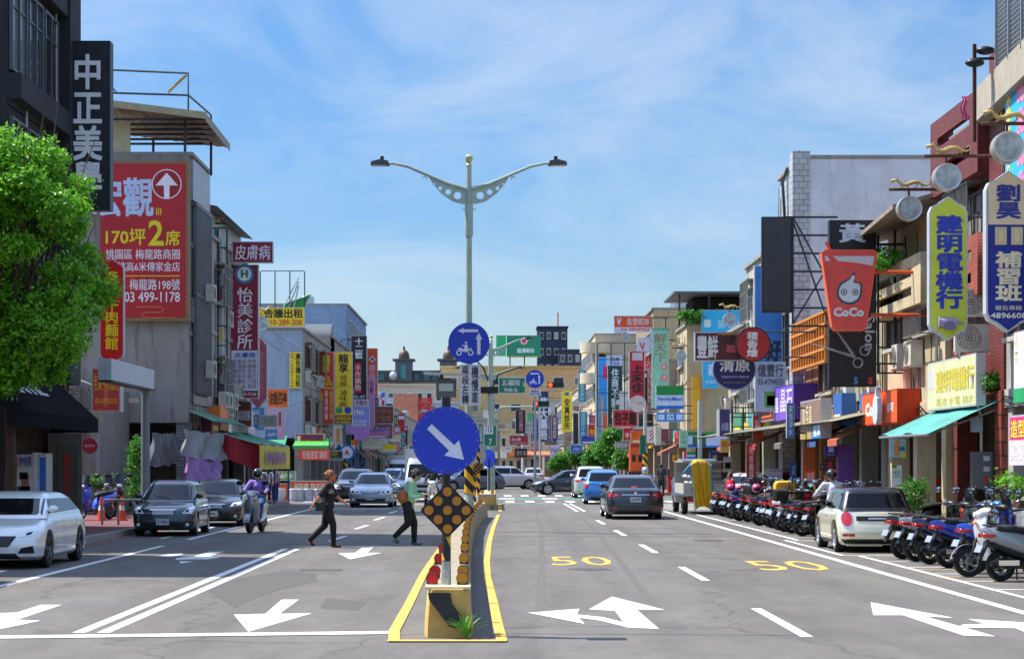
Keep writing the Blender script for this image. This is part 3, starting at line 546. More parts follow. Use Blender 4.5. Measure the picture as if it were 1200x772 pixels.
for i, (a, b, c, d_, lb) in enumerate([(461, 507, 475, 514, 'upper small green direction sign in the far left distance'), (462, 518, 475, 524, 'lower small green direction sign in the far left distance'), (446, 535, 454, 540, 'tiny green street plate low in the far distance')]):
    plain_sign('direction_sign', lb, 215, a, b, c, d_, '14806a', [('龍潭中正路', .1, .2, .9, .45, 'd5e8e0'), ('大溪', .3, .55, .7, .85, 'd5e8e0')], post=.3)
# ---------------------------------------------------------------- houses
def xzrot(s): return (0, 0, -pi / 2 * s)
WINC = {}
FR_COL = ['b8bcc0', '5a5d60', 'd5d3cc', '6a4a38']
def window(root, s, u, v, z, w, h, kind='win', fr=0, sill=True, n=None):
    """window on the street front; v along the street, z its centre"""
    k = (round(w, 2), round(h, 2), kind, fr, n)
    if k not in WINC:
        nn = n or max(2, int(round(w / .85))); b = MB(); t = .06
        b.b2(-w / 2, w / 2, -.1, .0, h / 2 - t, h / 2).b2(-w / 2, w / 2, -.1, .0, -h / 2, -h / 2 + t)
        for i in range(nn + 1): x = -w / 2 + t / 2 + (w - t) * i / nn; b.b2(x - t / 2, x + t / 2, -.098, .0, -h / 2 + t, h / 2 - t)
        if h > 1.0: b.b2(-w / 2 + t, w / 2 - t, -.07, 0, h * .2, h * .2 + .04)
        a = b.mesh('window_frame', 0); a.materials.append(mat(FR_COL[fr], .45, .3, key='window_frame'))
        p = MB().b2(-w / 2 + t, w / 2 - t, -.03, -.005, -h / 2 + t, h / 2 - t).mesh('pane', 0); p.materials.append(GLASS_WIN)
        sl_ = MB().b2(-w / 2 - .1, w / 2 + .1, -.18, 0, -h / 2 - .1, -h / 2 - .005).mesh('sill', 0); sl_.materials.append(conc('a5a29a'))
        c = None
        if kind == 'cage':
            b = MB()
            for i in range(int(w / .13) + 1): x = -w / 2 + .13 * i; b.b2(x - .012, x + .012, -.42, -.4, -h / 2 - .1, h / 2 + .15)
            for zz in (-h / 2 - .1, -h / 6, h / 4, h / 2 + .15): b.b2(-w / 2, w / 2, -.43, -.39, zz - .015, zz + .015)
            for x in (-w / 2, w / 2):
                for zz in (-h / 2 - .1, h / 2 + .15): b.b2(x - .015, x + .015, -.42, 0, zz - .015, zz + .015)
            b.b2(-w / 2, w / 2, -.42, 0, h / 2 + .18, h / 2 + .2); c = b.mesh('iron_grille', 0); c.materials.append(mat('8f8f88', .5, .5, var=.4, key='iron'))
        WINC[k] = (a, p, sl_, c)
    a, p, sl_, c = WINC[k]
    o = put('window', a, root, (s * u, v, z), xzrot(s)); put('pane', p, o)
    if sill: put('sill', sl_, o)
    if c: put('iron_grille', c, o)
    return o
ACM = None
def aircon(root, s, u, v, z, sc=1.0, face=None):
    global ACM
    if ACM is None:
        b = MB().box((0, -.17, 0), (.85, .3, .62)); b.cyl((-.12, -.325, 0), (-.12, -.33, 0), .27, n=20)
        for x in (-.38, .38): b.b2(x - .02, x + .02, -.34, .02, -.36, -.31)
        A = b.mesh('air_conditioner', 0); A.materials.append(mat('c4c0b4', .5, var=.2, streak=.3, key='ac_casing'))
        b = MB()
        for r in (.08, .15, .21, .26):
            b.lathe([(r - .008, -.338), (r + .008, -.338), (r + .008, -.33), (r - .008, -.33)], c=(-.12, 0, 0), n=20, ax='y', loop=True)
        for i in range(5): a = i * pi / 5; b.box((-.12, -.335, 0), (.5, .006, .008), M=Matrix.Rotation(a, 3, 'Y'))
        G = b.mesh('fan_grille', 0); G.materials.append(mat('6c6c66', .6)); ACM = (A, G)
    o = put('air_conditioner', ACM[0], root, (s * u, v, z), xzrot(s) if face is None else (0, 0, face), (sc, sc, sc)); put('fan_grille', ACM[1], o); return o
SHUT = {}
def shutter(root, s, u, v, w, h, col, face=None, z0=.15, name='roller_shutter'):
    k = (round(w, 1), round(h, 1), col)
    if k not in SHUT:
        b = MB(); n = int(h / .11); rows = []
        for i in range(n * 2 + 1): zz = h * i / (2 * n); yy = -.02 if i % 2 else 0.02; rows.append([(-w / 2, yy, zz), (w / 2, yy, zz)])
        b.grid(rows); me = b.mesh(name, 0, fix=False); me.materials.append(mat(col, .5, .3, var=.15, streak=.25, key='shutter')); SHUT[k] = me
    return put(name, SHUT[k], root, (s * u, v, z0), xzrot(s) if face is None else (0, 0, face))
def house(label, s, X, d0, d1, h, wall, side=None, arc=3.3, depth=9, floors=None, bay=None, style='win', fr=0, seed=0, cornice=True, pil=None, tanks=1, arcdep=3.4, cat='building', lod=0, fronts=None, parapet=.9, ac=.75, name='house'):
    rnd = random.Random(seed * 77 + int(d0)); mid = (d0 + d1) / 2; r = thing(name, label, cat, (X, mid, 0)); L_ = d1 - d0
    def B(u0, u1, v0, v1, z0, z1): return (s * u0, s * u1, v0 - mid, v1 - mid, z0, z1)
    MB().b2(*B(0, depth, d0 + .01, d1 - .01, arc, h)).build('wall', wall, r, smooth=0)
    if side: MB().b2(*B(.02, depth, d0 - .02, d0 + .008, arc, h - .02)).build('side_wall', side, r, smooth=0)
    MB().b2(*B(arcdep, depth - .1, d0 + .02, d1 - .02, .1, arc)).b2(*B(.3, arcdep, d1 - .14, d1 - .02, .1, arc)).build('ground_floor_wall', mat('75695a', .8, var=.3, streak=.4, key='inner_wall'), r, smooth=0)
    MB().b2(*B(.0, arcdep, d0 + .02, d1 - .02, .1, .17)).build('arcade_floor', mat('6f6a64', .6, var=.2, scale=3), r, smooth=0)
    nb = bay or max(1, int(round(L_ / 4.6))); bw = L_ / nb
    for i in range(nb + (0 if lod > 1 else 1)):
        v = d0 + .25 + (L_ - .5) * i / nb; MB().b2(*B(.02, .5, v - .22, v + .22, .13, arc)).build('pillar', pil or wall, r, smooth=0)
    nf = floors if floors is not None else max(1, int((h - arc - .4) / 2.9)); fh = (h - arc) / max(nf, 1)
    if lod < 2:
        for i in range(nb):      # shop fronts in the arcade
            v = d0 + bw * (i + .5) - mid; c = rnd.choice(['8b8d8a', 'a9a79c', '5f6b72', '7b4d3c']); k = rnd.random()
            if fronts: k = fronts[i % len(fronts)]
            if k < .35: shutter(r, s, arcdep - .06, v, bw * .86, 2.6, c)
            else:
                o = MB().b2(*[a + (0 if j < 2 else v if j < 4 else 0) for j, a in enumerate((s * (arcdep - .12), s * (arcdep - .02), -bw * .43, bw * .43, .15, 2.7))]).build('shop_window', GLASS_WIN, r, smooth=0)
                MB().b2(s * (arcdep - .2), s * (arcdep - .12), v - bw * .43, v + bw * .43, 2.7, 3.15).build('inner_fascia', sheen(rnd.choice(['b5342a', '2f5b9a', 'c9a33a', '3b7a56', 'd8d2c2', '6b3a80'])), r, smooth=0)
                for q_ in range(3): vv = v + bw * (-.3 + .3 * q_); MB().b2(s * (arcdep - .17), s * (arcdep - .13), vv - .03, vv + .03, .15, 2.7).build('door_frame', mat('8f9294', .4, .5), r, smooth=0)
    if lod < 2 and not (s < 0 and d0 < 60):      # fascia boards and small canopies over the shop fronts
        for i in range(nb * 2):
            if rnd.random() < (.8 if lod == 0 and s > 0 and d0 < 62 else .35): continue
            v = d0 + bw * .5 * (i + .5) - mid; wv = bw * .21; zb = arc - rnd.uniform(.05, .5); c = rnd.choice(['a8342c', 'c86a2a', '2f5b9a', 'c9a83a', '3b7a56', 'c4c0b4', '7a3a5a', '2c8a8a', 'b8b4b0', 'd8c8a0', '4a4a50']); o = rnd.uniform(.12, .5)
            f_ = MB().b2(s * -o, s * -.02, v - wv, v + wv, zb, zb + rnd.uniform(.5, 1.0)).build('shop_fascia', sheen(c), r, smooth=0); MB().b2(s * -(o + .012), s * -(o + .002), v - wv * .7, v + wv * .7, zb + .16, zb + .34).build('print_panel', sheen(rnd.choice(['c9c9c9', 'd8c020', '20242c', 'c8c0b0'])), f_, smooth=0)
            if rnd.random() < .45: MB().add([(s * -.05, v - wv, arc - .3), (s * -.05, v + wv, arc - .3), (s * -1.25, v + wv, arc - .85), (s * -1.25, v - wv, arc - .85), (s * -1.25, v + wv, arc - 1.02), (s * -1.25, v - wv, arc - 1.02)], [(0, 1, 2, 3), (3, 2, 4, 5)]).build('small_awning', mat(rnd.choice(['2f7a5a', '8a8a84', 'b05a3a', '3a5a8a', '6a6a60', 'a83a34']), .7, var=.25, streak=.3), r, smooth=0, fix=False)
            if rnd.random() < .6: u_ = rnd.uniform(.1, 1.6); MB().b2(s * u_, s * (u_ + .5), v - .3, v + .3, .17, rnd.uniform(.9, 2.0)).build('shop_stand', sheen(rnd.choice(['b8863a', '9a3a2a', 'b4b4b0', '3a6a9a', '4a4038', 'c87a2a'])), r, smooth=0)
    for f in range(nf):
        zc = arc + fh * (f + .52)
        for i in range(nb):
            v = d0 + bw * (i + .5) - mid; st = style if isinstance(style, str) else style[(f * nb + i) % len(style)]
            if st == 'none': continue
            if lod == 0 or st == 'balc':
                if st == 'balc':
                    zb = arc + fh * f; MB().b2(s * -.9, s * 0, v - bw * .46, v + bw * .46, zb + .02, zb + .16).build('balcony_floor', wall, r, smooth=0)
                    bb = MB().b2(s * -.98, s * -.86, v - bw * .46, v + bw * .46, zb + .16, zb + 1.05).b2(s * -.86, 0, v - bw * .46, v - bw * .46 + .1, zb + .16, zb + 1.04).b2(s * -.86, 0, v + bw * .46 - .1, v + bw * .46, zb + .16, zb + 1.04).build('balcony_wall', wall, r, smooth=0)
                    window(r, s, -.01, v, zb + 1.25, bw * .7, 2.1, 'win', fr, False)
                elif st == 'wide': window(r, s, -.01, v, zc, bw * .8, min(1.7, fh * .55), 'win', fr)
                elif st == 'cage': window(r, s, -.01, v, zc, min(2.4, bw * .6), 1.35, 'cage', fr)
                elif st == 'two':
                    for k in (-1, 1): window(r, s, -.01, v + k * bw * .24, zc, 1.1, 1.4, 'win', fr)
                else: window(r, s, -.01, v, zc, min(2.2, bw * .55), 1.4, 'win', fr)
                if rnd.random() < ac: aircon(r, s, -.02, v + bw * .28 * rnd.choice((-1, 1)), zc - 1.15)
            elif lod == 1: window(r, s, -.01, v, zc, bw * .6, 1.4, 'win', fr, True, 2)
            else: MB().b2(s * -.08, 0, v - bw * .3, v + bw * .3, zc - .65, zc + .65).build('window', GLASS_WIN, r, smooth=0)
        if lod < 2 and f: MB().b2(*B(-.06, .0, d0 + .02, d1 - .02, arc + fh * f - .08, arc + fh * f + .08)).build('floor_band', wall, r, smooth=0)
    if cornice: MB().b2(*B(-.12, .2, d0 - .03, d1 - .0, h - .02, h + .12)).b2(*B(.2, depth, d0 - .03, d0 + .2, h - .02, h + .12)).build('parapet_cap', conc('8d8a84', .6), r, smooth=0)
    MB().b2(*B(-.05, .0, d0 + .03, d1 - .03, arc - .35, arc + .02)).build('lintel', wall, r, smooth=0)
    for k in range(tanks if lod < 2 else 0):
        tx, ty = s * (depth * rnd.uniform(.35, .6)), rnd.uniform(-.3, .3) * L_
        t_ = MB().lathe([(.5, h + .5), (.56, h + .55), (.56, h + 1.5), (.4, h + 1.68), (.1, h + 1.75)], c=(tx, ty, 0), n=16).build('water_tank', mat('b9bdc0', .25, .9, var=.1, key='stainless'), r)
        MB().b2(tx - .45, tx + .45, ty - .45, ty + .45, h, h + .5).build('tank_stand', STEEL, t_)
    if lod == 0:
        for k in range(3):
            v = d0 + rnd.uniform(.2, L_ - .2) - mid; MB().tube([(s * -.06, v, arc - .2), (s * -.06, v, h - rnd.uniform(0, 2))], .035, 6).build('drain_pipe', mat(rnd.choice(['a7a49c', '8d8d8d', 'c2bfb4']), .5), r)
        for k in range(4): v = d0 + rnd.uniform(.3, L_ - .3) - mid; w_ = rnd.uniform(-1.2, 1.2); MB().tube([(s * -.09, v + w_ * t / 6, h - .3 - (h - arc) * t / 6 * .9 + .1 * sin(t * 2)) for t in range(7)], .014, 4).build('loose_cable', BLACKP, r)
        v = d0 - mid; pts = [(s * -.1, v + L_ * t / 12, arc - .1 - .18 * sin(pi * (t % 4) / 4) + rnd.uniform(-.04, .04)) for t in range(13)]
        MB().tube(pts, .02, 5).tube([(x, y, z - .12) for x, y, z in pts], .015, 5).build('cable_bundle', BLACKP, r)
    return r
W_WHITE = conc('b9bcc0', .35, .15); W_GREY = conc('9a978f', .75); W_CREAM = conc('b8a988', .6); W_BEIGE = conc('a89b84', .6); W_DARK = conc('24272d', .3, .2); W_BLUEW = conc('c6cdd4', .3, .15); W_BROWN = conc('8f7e62', .6)
W_BRICK = brickmat('red_brick', '6a2620', '7c3128', '50261f', .24, .07, .012, .6, .3); W_BRICK2 = brickmat('orange_brick', '9a4a36', 'a85540', '7b4232', .24, .07, .012, .6, .3)
W_YBRICK = brickmat('buff_brick', 'a89a68', 'b5a775', '7f7450', .24, .08, .012, .7, .3); W_TILE = brickmat('white_tile', 'b4b7ba', 'c0c2c4', '77797b', .3, .2, .012, .35, .45); W_GTILE = brickmat('grey_tile', '8b8d8c', '9a9c9a', '55564f', .12, .12, .014, .4, .45)
W_TILE2 = brickmat('small_white_tile', 'a9aaa6', 'b6b7b2', '50504c', .26, .09, .02, .4, .4)
# right-hand side of the street
house('tall beige building at the right edge with blue banner and mesh roof screen', 1, 10.5, 27, 40.3, 10.6, conc('9c9a92', .7), style='wide', seed=1, fr=1, name='shop_house')
R1 = thing('mesh_screen', 'grey metal mesh screen on the roof at the top right corner', 'roof screen', (10.2, 37.9, 9.9))
b = MB()
for i in range(41): b.b2(-.01, .01, -1.9 + i * .095 - .012, -1.9 + i * .095 + .012, 0, 2.9)
for i in range(31): b.b2(-.012, .012, -1.9, 1.9, i * .095 - .01, i * .095 + .01)
b.build('mesh', mat('8b8e90', .5, .6), R1, smooth=0)
for y in (-1.95, -.95, 0, .95, 1.95): MB().b2(-.05, .05, y - .03, y + .03, -.1, 3.0).build('post', ALU, R1, smooth=0)
b = MB(); [b.b2(0.05, 5, 1.92 - .012, 1.92 + .012, i * .095, i * .095 + .02) for i in range(31)]; [b.b2(.1 + i * .1, .12 + i * .1, 1.9, 1.94, 0, 2.9) for i in range(48)]
b.build('side_mesh', mat('8b8e90', .5, .6), R1, smooth=0)
t = house('red brick house with slotted brick balcony beside the yellow hexagonal sign', 1, 10.75, 40.3, 46.2, 9.3, W_BRICK, pil=W_BRICK, style='none', seed=2, bay=1, tanks=0, fronts=[.9], name='brick_house', parapet=0)
def slotbalc(root, s, u, v0, v1, z0, z1, m, slots=2, ends=True):
    w, h = v1 - v0, z1 - z0; hs = []
    for k in range(slots):
        zc = h * (.3 + .38 * k) - h / 2; hs += [[(-w * .34, zc - .1), (w * .34, zc - .1), (w * .34, zc + .12), (-w * .34, zc + .12)]]
    o = plate([(-w / 2, -h / 2), (w / 2, -h / 2), (w / 2, h / 2), (-w / 2, h / 2)], hs, -.06, .06, 'balcony_wall', m, root); o.location = (s * u, (v0 + v1) / 2, (z0 + z1) / 2); o.rotation_euler = xzrot(s)
    MB().b2(s * (u + .06), s * .0, v0, v0 + .12, z0, z1).b2(s * (u + .06), 0, v1 - .12, v1, z0, z1).b2(s * u + s * .06, 0, v0 + .12, v1 - .12, z0, z0 + .15).build('balcony_side', m, root, smooth=0)
slotbalc(t, 1, -.45, -1.6, 2.9, 8.0, 9.75, W_BRICK); slotbalc(t, 1, -.45, -1.6, 2.0, 5.4, 6.7, W_BRICK2)
MB().b2(-.3, .5, -2.93, -1.75, 3.3, 10.4).build('brick_pier', W_BRICK, t, smooth=0); MB().b2(-.36, 0.1, -2.98, -2.45, .14, 3.3).build('brick_column', brickmat('column_tile', '8a3a2c', '94432f', '3c2018', .3, .28, .02, .5, .3), t, smooth=0)
for v, z in ((-1.0, 5.25), (-.8, 4.5)): aircon(t, 1, -.42, v, z, .95, face=-.12)
window(t, 1, -.02, .8, 7.0, 2.4, 1.6, 'cage', 1); window(t, 1, -.02, -.9, 7.0, 1.2, 2.0, 'win', 1)
t = house('cream house with sloping tin eave and plants on its balcony, behind the yellow sign', 1, 10.6, 46.2, 53, 7.9, W_CREAM, style=['cage', 'wide'], seed=3, bay=2, fr=3, tanks=0, fronts=[.9, .5], name='shop_house')
MB().add([(-1.3, -3.7, 7.75), (-1.3, 3.3, 7.45), (4, 3.3, 9.0), (4, -3.7, 9.3)], [(0, 1, 2, 3)]).add([(-1.3, -3.7, 7.85), (-1.3, 3.3, 7.55), (4, 3.3, 9.1), (4, -3.7, 9.4)], [(0, 1, 2, 3)]).add([(-1.3, -3.7, 7.75), (4, -3.7, 9.3), (4, -3.7, 9.4), (-1.3, -3.7, 7.85)], [(0, 1, 2, 3)]).add([(-1.3, -3.7, 7.75), (-1.3, 3.3, 7.45), (-1.3, 3.3, 7.55), (-1.3, -3.7, 7.85)], [(0, 1, 2, 3)]).build('roof', mat('8b8272', .7, var=.3, streak=.4), t, smooth=0)
slotbalc(t, 1, -.5, -3.3, 3.2, 5.6, 6.8, W_CREAM)
CORR = mat('b0aa88', .5, .2, var=.15, streak=.4, key='corrugated')
def corr(w, h, amp=.03, pitch=.2):
    b = MB(); n = int(w / pitch * 2); b.grid([[(-w / 2 + w * i / n, -amp if i % 2 else amp, 0), (-w / 2 + w * i / n, -amp if i % 2 else amp, h)] for i in range(n + 1)]); return b
t = house('low shop house clad in striped corrugated sheet, behind the cup-shaped sign', 1, 10.5, 53, 60, 6.4, conc('8f8f86', .6), style=['cage', 'win'], seed=4, bay=2, fr=1, tanks=1, fronts=[.9, .9], name='shop_house')
o = corr(6.8, 2.6).build('corrugated_cladding', CORR, t, smooth=0); o.rotation_euler = xzrot(1); o.location = (-.06, 0, 3.6)
o = corr(5, 2.2).build('corrugated_side', CORR, t, smooth=0); o.location = (2.8, -3.56, 4.1)
t = house('low shop house with orange lattice balcony, behind the red round sign', 1, 10.5, 60, 67, 6.3, conc('9a6a3c', .5), style=['wide', 'none'], seed=5, bay=2, fr=3, tanks=0, fronts=[.5, .2], name='shop_house')
LAT = mat('c07a2c', .55, var=.15); b = MB()
for i in range(14): b.b2(-.4, -.3, -3.4 + .52 * i, -3.3 + .52 * i, 4.9, 6.5)
for i in range(5): b.b2(-.42, -.28, -3.45, 3.45, 4.9 + .38 * i, 4.98 + .38 * i)
b.build('lattice', LAT, t, smooth=0)
t = house('tall white building with a blank painted side wall, behind the black sign frames', 1, 10.5, 67, 72.3, 12.2, W_TILE, side=W_BLUEW, style='none', seed=6, bay=1, fronts=[.2], name='tall_building', depth=12, tanks=0)
for z in (8.8, 6.2): window(t, 1, -.01, .3, z, 2.6, 2.0, 'win', 1)
MB().b2(-.35, .25, -2.72, -2.0, 3.3, 12.45).build('tiled_pier', W_TILE, t, smooth=0)
MB().tube([(-.3, -1.2, 12.1), (-.5, -1.4, 11.6), (-.45, -1.5, 10.6), (-.42, -1.5, 9.2)], .05, 6).build('drain_pipe', BLACKP, t); MB().tube([(.3, 0, 12.3), (.3, 0, 12.9)], .03, 5).build('antenna', ALU, t)
house('pale house next to the tall white building with blue vertical sign on it', 1, 10.5, 72.3, 82, 9.9, conc('a9a695', .6), side=conc('9a9b92'), style=['wide', 'cage'], seed=7, bay=2, name='shop_house')
house('corner shop house just before the right side street', 1, 10.5, 82, 88.3, 7.6, W_BEIGE, style=['win', 'cage'], seed=8, bay=1, name='shop_house')
t = house('corner house across the side street with dark covered roof terrace', 1, 11.0, 112.5, 118.5, 9.7, W_CREAM, side=conc('bfae88', .35), style=['none', 'win'], seed=9, bay=1, tanks=0, name='corner_house')
MB().b2(-.8, 5.5, -3.6, 3.2, 11.5, 11.62).build('terrace_roof', mat('6f7274', .6, .3, var=.3), t, smooth=0); b = MB()
for x in (-.5, 1.2, 3, 5): b.b2(x, x + .1, -3.3, -3.2, 9.7, 11.5)
b.build('terrace_post', STEEL, t, smooth=0); MB().b2(.5, 5, -1.2, 2.8, 9.7, 11.4).build('terrace_room', mat('26221f', .9), t, smooth=0)
house('low grey house beyond the side street, under the teal leaf-patterned sign', 1, 10.5, 118.5, 130, 8.0, conc('8d8a80', .7), style=['cage', 'win'], seed=10, name='shop_house', lod=1)
house('square-topped brown building behind the steel sign frames on the right', 1, 10.5, 130, 146, 12.0, W_BROWN, side=conc('b9a37a', .4), style=['wide', 'win'], seed=11, name='shop_house', lod=1, depth=5)
FARR = [('narrow grey house behind the red vertical sign', 146, 160, 8.6, '8f8c84'), ('pale house behind the dark green vertical sign', 160, 176, 9.3, 'a8a294'), ('low house behind the leafy street trees', 176, 192, 8.2, '9c968a')]
for i, (lb, a, b_, h_, c) in enumerate(FARR): house(lb, 1, 10.5, a, b_, h_, conc(c, .6), style=['win', 'cage', 'wide'], seed=20 + i, lod=1, name='shop_house')
t = house('cream building with curved balcony and arched opening, far on the right', 1, 9.8, 192, 222, 14.4, conc('c0b294', .5), side=conc('a8a18c', .5), style='win', seed=30, lod=1, name='balcony_building', depth=7)
for z in (12.6, 9.6): MB().cyl((0, -14.9, z), (0, -14.9, z + 1.0), 1.5, n=20).build('round_balcony', conc('c9bda0', .4), t)
MB().prism(circ(.7, 11.9, .6, 18), -15.06, -14.9).build('arched_opening', DARKIN, t, smooth=0)
for i, (lb, a, b_, h_, c, x) in enumerate([('far pale house left of the curved-balcony building', 222, 245, 10.4, 'b3aa98', 9.6), ('far beige house with signs near the road end on the right', 245, 275, 9.6, 'a59a86', 8.6), ('far grey house before the yellow building on the right', 275, 305, 10.5, 'a29f98', 7.4)]):
    house(lb, 1, x, a, b_, h_, conc(c, .6), style=['win', 'wide'], seed=40 + i, lod=1, name='shop_house', depth=7)
# left-hand side
house('plain dark office building beside the camera on the left, out of the frame', -1, -11.5, 33.5, 40, 11.6, conc('4c4d50'), style='wide', seed=50, fr=1, name='office_building', lod=1)
t = house('dark charcoal building at the left edge behind the street tree', -1, -11.5, 46.2, 52.8, 16.8, W_DARK, style='none', seed=51, bay=1, fr=1, tanks=0, fronts=[.9], name='office_building', arc=3.9)
MB().b2(.0, -.45, 2.0, 3.3, 3.9, 16.8).build('corner_pier', W_DARK, t, smooth=0); MB().b2(0, -.35, -3.3, 2.0, 13.9, 14.5).build('floor_band', W_DARK, t, smooth=0); MB().b2(0, .35, -3.3, 2.0, 10.4, 11.0).build('floor_band', W_DARK, t, smooth=0)
MB().b2(0, .30, -3.3, 2.0, 13.5, 14.1).build('floor_band', W_DARK, t, smooth=0); MB().b2(0, .36, 2.0, 3.3, 3.9, 16.8).build('corner_pier', W_DARK, t, smooth=0)
for v in (-2.4, -.7, 1.0):
    for z in (12.2, 8.9, 6.0): window(t, -1, -.02, v, z, 1.5, 2.2, 'win', 1, False, 2)
b = MB()
for i in range(22): b.b2(.25, .29, -1 + .2 * i, -.96 + .2 * i, 14.6, 15.8)
b.b2(.22, .32, -1.1, 3.3, 15.8, 15.9).build('roof_railing', STEEL, t, smooth=0)
t = thing('low_building', 'low setback building with roller shutter, white canopy and green railing on the left', 'building', (-15.6, 66, 0)); MB().b2(-5, 2.2, -1, 5.9, 0.1, 4.4).build('wall', conc('8a857b', .8), t, smooth=0)
shutter(t, 1, .1, -1.06, 3.6, 3.0, '8f8a7d', 0); MB().b2(-2.0, 2.6, -1.5, -.96, 3.15, 3.55).build('canopy', mat('8e8878', .7, var=.4, streak=.5), t, smooth=0)
b = MB(); [b.b2(-1.9 + i * .3, -1.72 + i * .3, -1.06, -1.02, 3.65, 4.3) for i in range(15)]; b.build('tile_panel', W_GTILE, t, smooth=0)
MB().tube([(-2, -1.2, 4.5), (2.0, -1.2, 4.5), (2.5, -1.2, 4.3), (2.5, -1.2, .2)], .05, 6).build('pipe', mat('8d9296', .5), t)
t = house('weathered concrete building with a big red billboard on its side wall', -1, -11.2, 72, 76.6, 13.1, W_GTILE, side=conc('948f86', .95, .5), style='none', seed=52, bay=1, fr=1, depth=9, tanks=0, name='concrete_building', fronts=[.2])
b = MB()
for i in range(15): b.b2(.12, .2, -1.9 + .27 * i, -1.78 + .27 * i, 4.4, 11.4)
b.b2(.1, .22, -2.0, 2.0, 11.3, 11.45).b2(.1, .22, -2, 2, 8.0, 8.1).build('window_louvres', mat('5d5f62', .5, .4, var=.3), t, smooth=0)
MB().b2(.0, .12, -2.0, 2.1, 7.0, 7.9).b2(0, .12, -2, 2.1, 4.0, 4.3).build('tile_band', W_GTILE, t, smooth=0); MB().b2(.0, .1, -2.1, 2.2, 11.5, 13.0).build('roof_sheet', mat('9fa3a8', .45, .5), t, smooth=0)
MB().b2(.03, .18, -1.6, 1.7, 4.4, 11.3).build('dark_glazing', mat('23262a', .3), t, smooth=0)
for z in (5.4, 8.3): aircon(t, -1, -.2, .6, z)
t = house('grey building with tin roof and ladder-like sign frames, before the left side street', -1, -11.2, 76.6, 88.2, 10.7, conc('9c9890', .8), style=['cage', 'wide', 'cage'], seed=53, bay=2, fr=1, name='concrete_building', fronts=[.5, .9])
MB().b2(-.2, -8, -5.75, 5.7, 10.7, 11.9).build('tin_loft', mat('8f9290', .5, .3, streak=.4), t, smooth=0); MB().add([(.35, -5.8, 11.85), (.35, 5.75, 11.85), (-6, 5.75, 12.9), (-6, -5.8, 12.9)], [(0, 1, 2, 3)]).build('roof', mat('6c6f70', .6, .3), t, smooth=0)
for v in (-4, -2.8, -1.2, .5, 2.5): aircon(t, -1, -.2, v, 4.35 + .5 * (v > 0))
t = house('blue-white painted building across the side street with rooftop yellow notice', -1, -11.2, 114.5, 133, 9.6, conc('938d84', .8), side=conc('9aa8b8', .35, .1), style=['cage', 'cage', 'wide'], seed=54, bay=4, fr=3, name='painted_building', depth=12)
t = house('weathered building with curved grey roof, behind the red and yellow signs', -1, -11.2, 133, 150, 10.4, conc('8c877f', .8), style=['cage', 'cage', 'wide'], seed=55, lod=1, name='concrete_building', tanks=2)
MB().lathe([(1.6, -6), (1.6, 0)], c=(0, -6.2, 9.8), n=20, ax='x').build('curved_roof', mat('5c6165', .5, .3), t)
t = house('tall blue-grey block rising above the left row of houses', -1, -11.3, 150, 172, 13.9, conc('6f87a3', .35, .1), side=conc('7e97b4', .3, .1), style=['wide', 'two'], seed=56, lod=1, name='tall_block', depth=8)
for i, (lb, a, b_, h_, c) in enumerate([('far left house behind the black and orange vertical signs', 172, 196, 8.4, '9b958a'), ('far left house behind the maroon banner', 196, 222, 7.6, 'a8a49c'), ('far left white house past the maroon banner', 222, 250, 8.0, '98958e'), ('farthest left house with small green signs before it', 250, 284, 7.8, 'a49c90')]):
    house(lb, -1, -11.4, a, b_, h_, conc(c, .6), style=['win', 'wide', 'cage'], seed=60 + i, lod=1, name='shop_house', depth=8)
# closing the view: buildings round the bend
def block(label, d, px0, px1, pyt, col, depth=12, fl=3, wins=True, name='apartment_building', z0=0, cols=None, streak=.4, cat='building'):
    x0, x1, z1 = PX(px0, d), PX(px1, d), PZ(pyt, d); w = x1 - x0; r = thing(name, label, cat, ((x0 + x1) / 2, d, 0)); MB().b2(-w / 2, w / 2, 0, depth, z0, z1).build('wall', conc(col, streak, .15), r, smooth=0)
    MB().b2(-w / 2 - .2, w / 2 + .2, -.25, depth + .1, z1, z1 + .35).build('parapet', conc(col, .5, .15), r, smooth=0)
    if wins:
        n = cols or max(2, int(w / 3.2)); nf = max(1, int((z1 - z0) / fl)); key = ('blockwin', round(w / n * .55, 1)); 
        if key not in WINC:
            a = MB().b2(-.5, .5, -.1, 0, -.5, .5).mesh('window', 0); a.materials.append(mat('d0d0cc', .5)); p = MB().b2(-.42, .42, -.12, -.09, -.4, .4).mesh('pane', 0); p.materials.append(GLASS_WIN); WINC[key] = (a, p)
        a, p = WINC[key]
        for f in range(nf):
            for i in range(n): o = put('window', a, r, (-w / 2 + w * (i + .5) / n, -.01, z0 + (z1 - z0) * (f + .5) / nf), None, (w / n * .55, 1, 1.5)); put('pane', p, o)
    return r
t = block('white building with red vertical lettering, in the gap left of the big blue disc', 300, 458, 536, 473, 'b4b9c2', fl=3.3, cols=5)
letter('^昇泰行', mat('c81e20'), t, PX(497, 300) - PX(497, 300) + .0 + 0.0, PZ(493, 300), 3.4, 7.0, -.3, .03)
MB().b2(-4.6, -.9, -.6, 0, 7.2, 12.4).build('salmon_bay', conc('c07a62', .3), t, smooth=0); MB().b2(-9, -4.7, -.5, 0, 7.6, 11.9).build('grey_panel', mat('a5aec2', .5), t, smooth=0)
b = MB(); [b.b2(-9.4 + .75 * (i % 9), -9.1 + .75 * (i % 9), -.12, 0, 2.0 + .75 * (i // 9), 2.4 + .75 * (i // 9)) for i in range(45)]; b.build('square_openings', mat('5f7fa5', .5), t, smooth=0)
block('low cream building with green awning roof left of the blue-white row end', 330, 430, 520, 452, 'b7ae9b', cols=8)
block('big yellow ochre building closing the view at the bend', 345, 517, 692, 431, 'cbb27c', fl=4.2, cols=7, streak=.3)
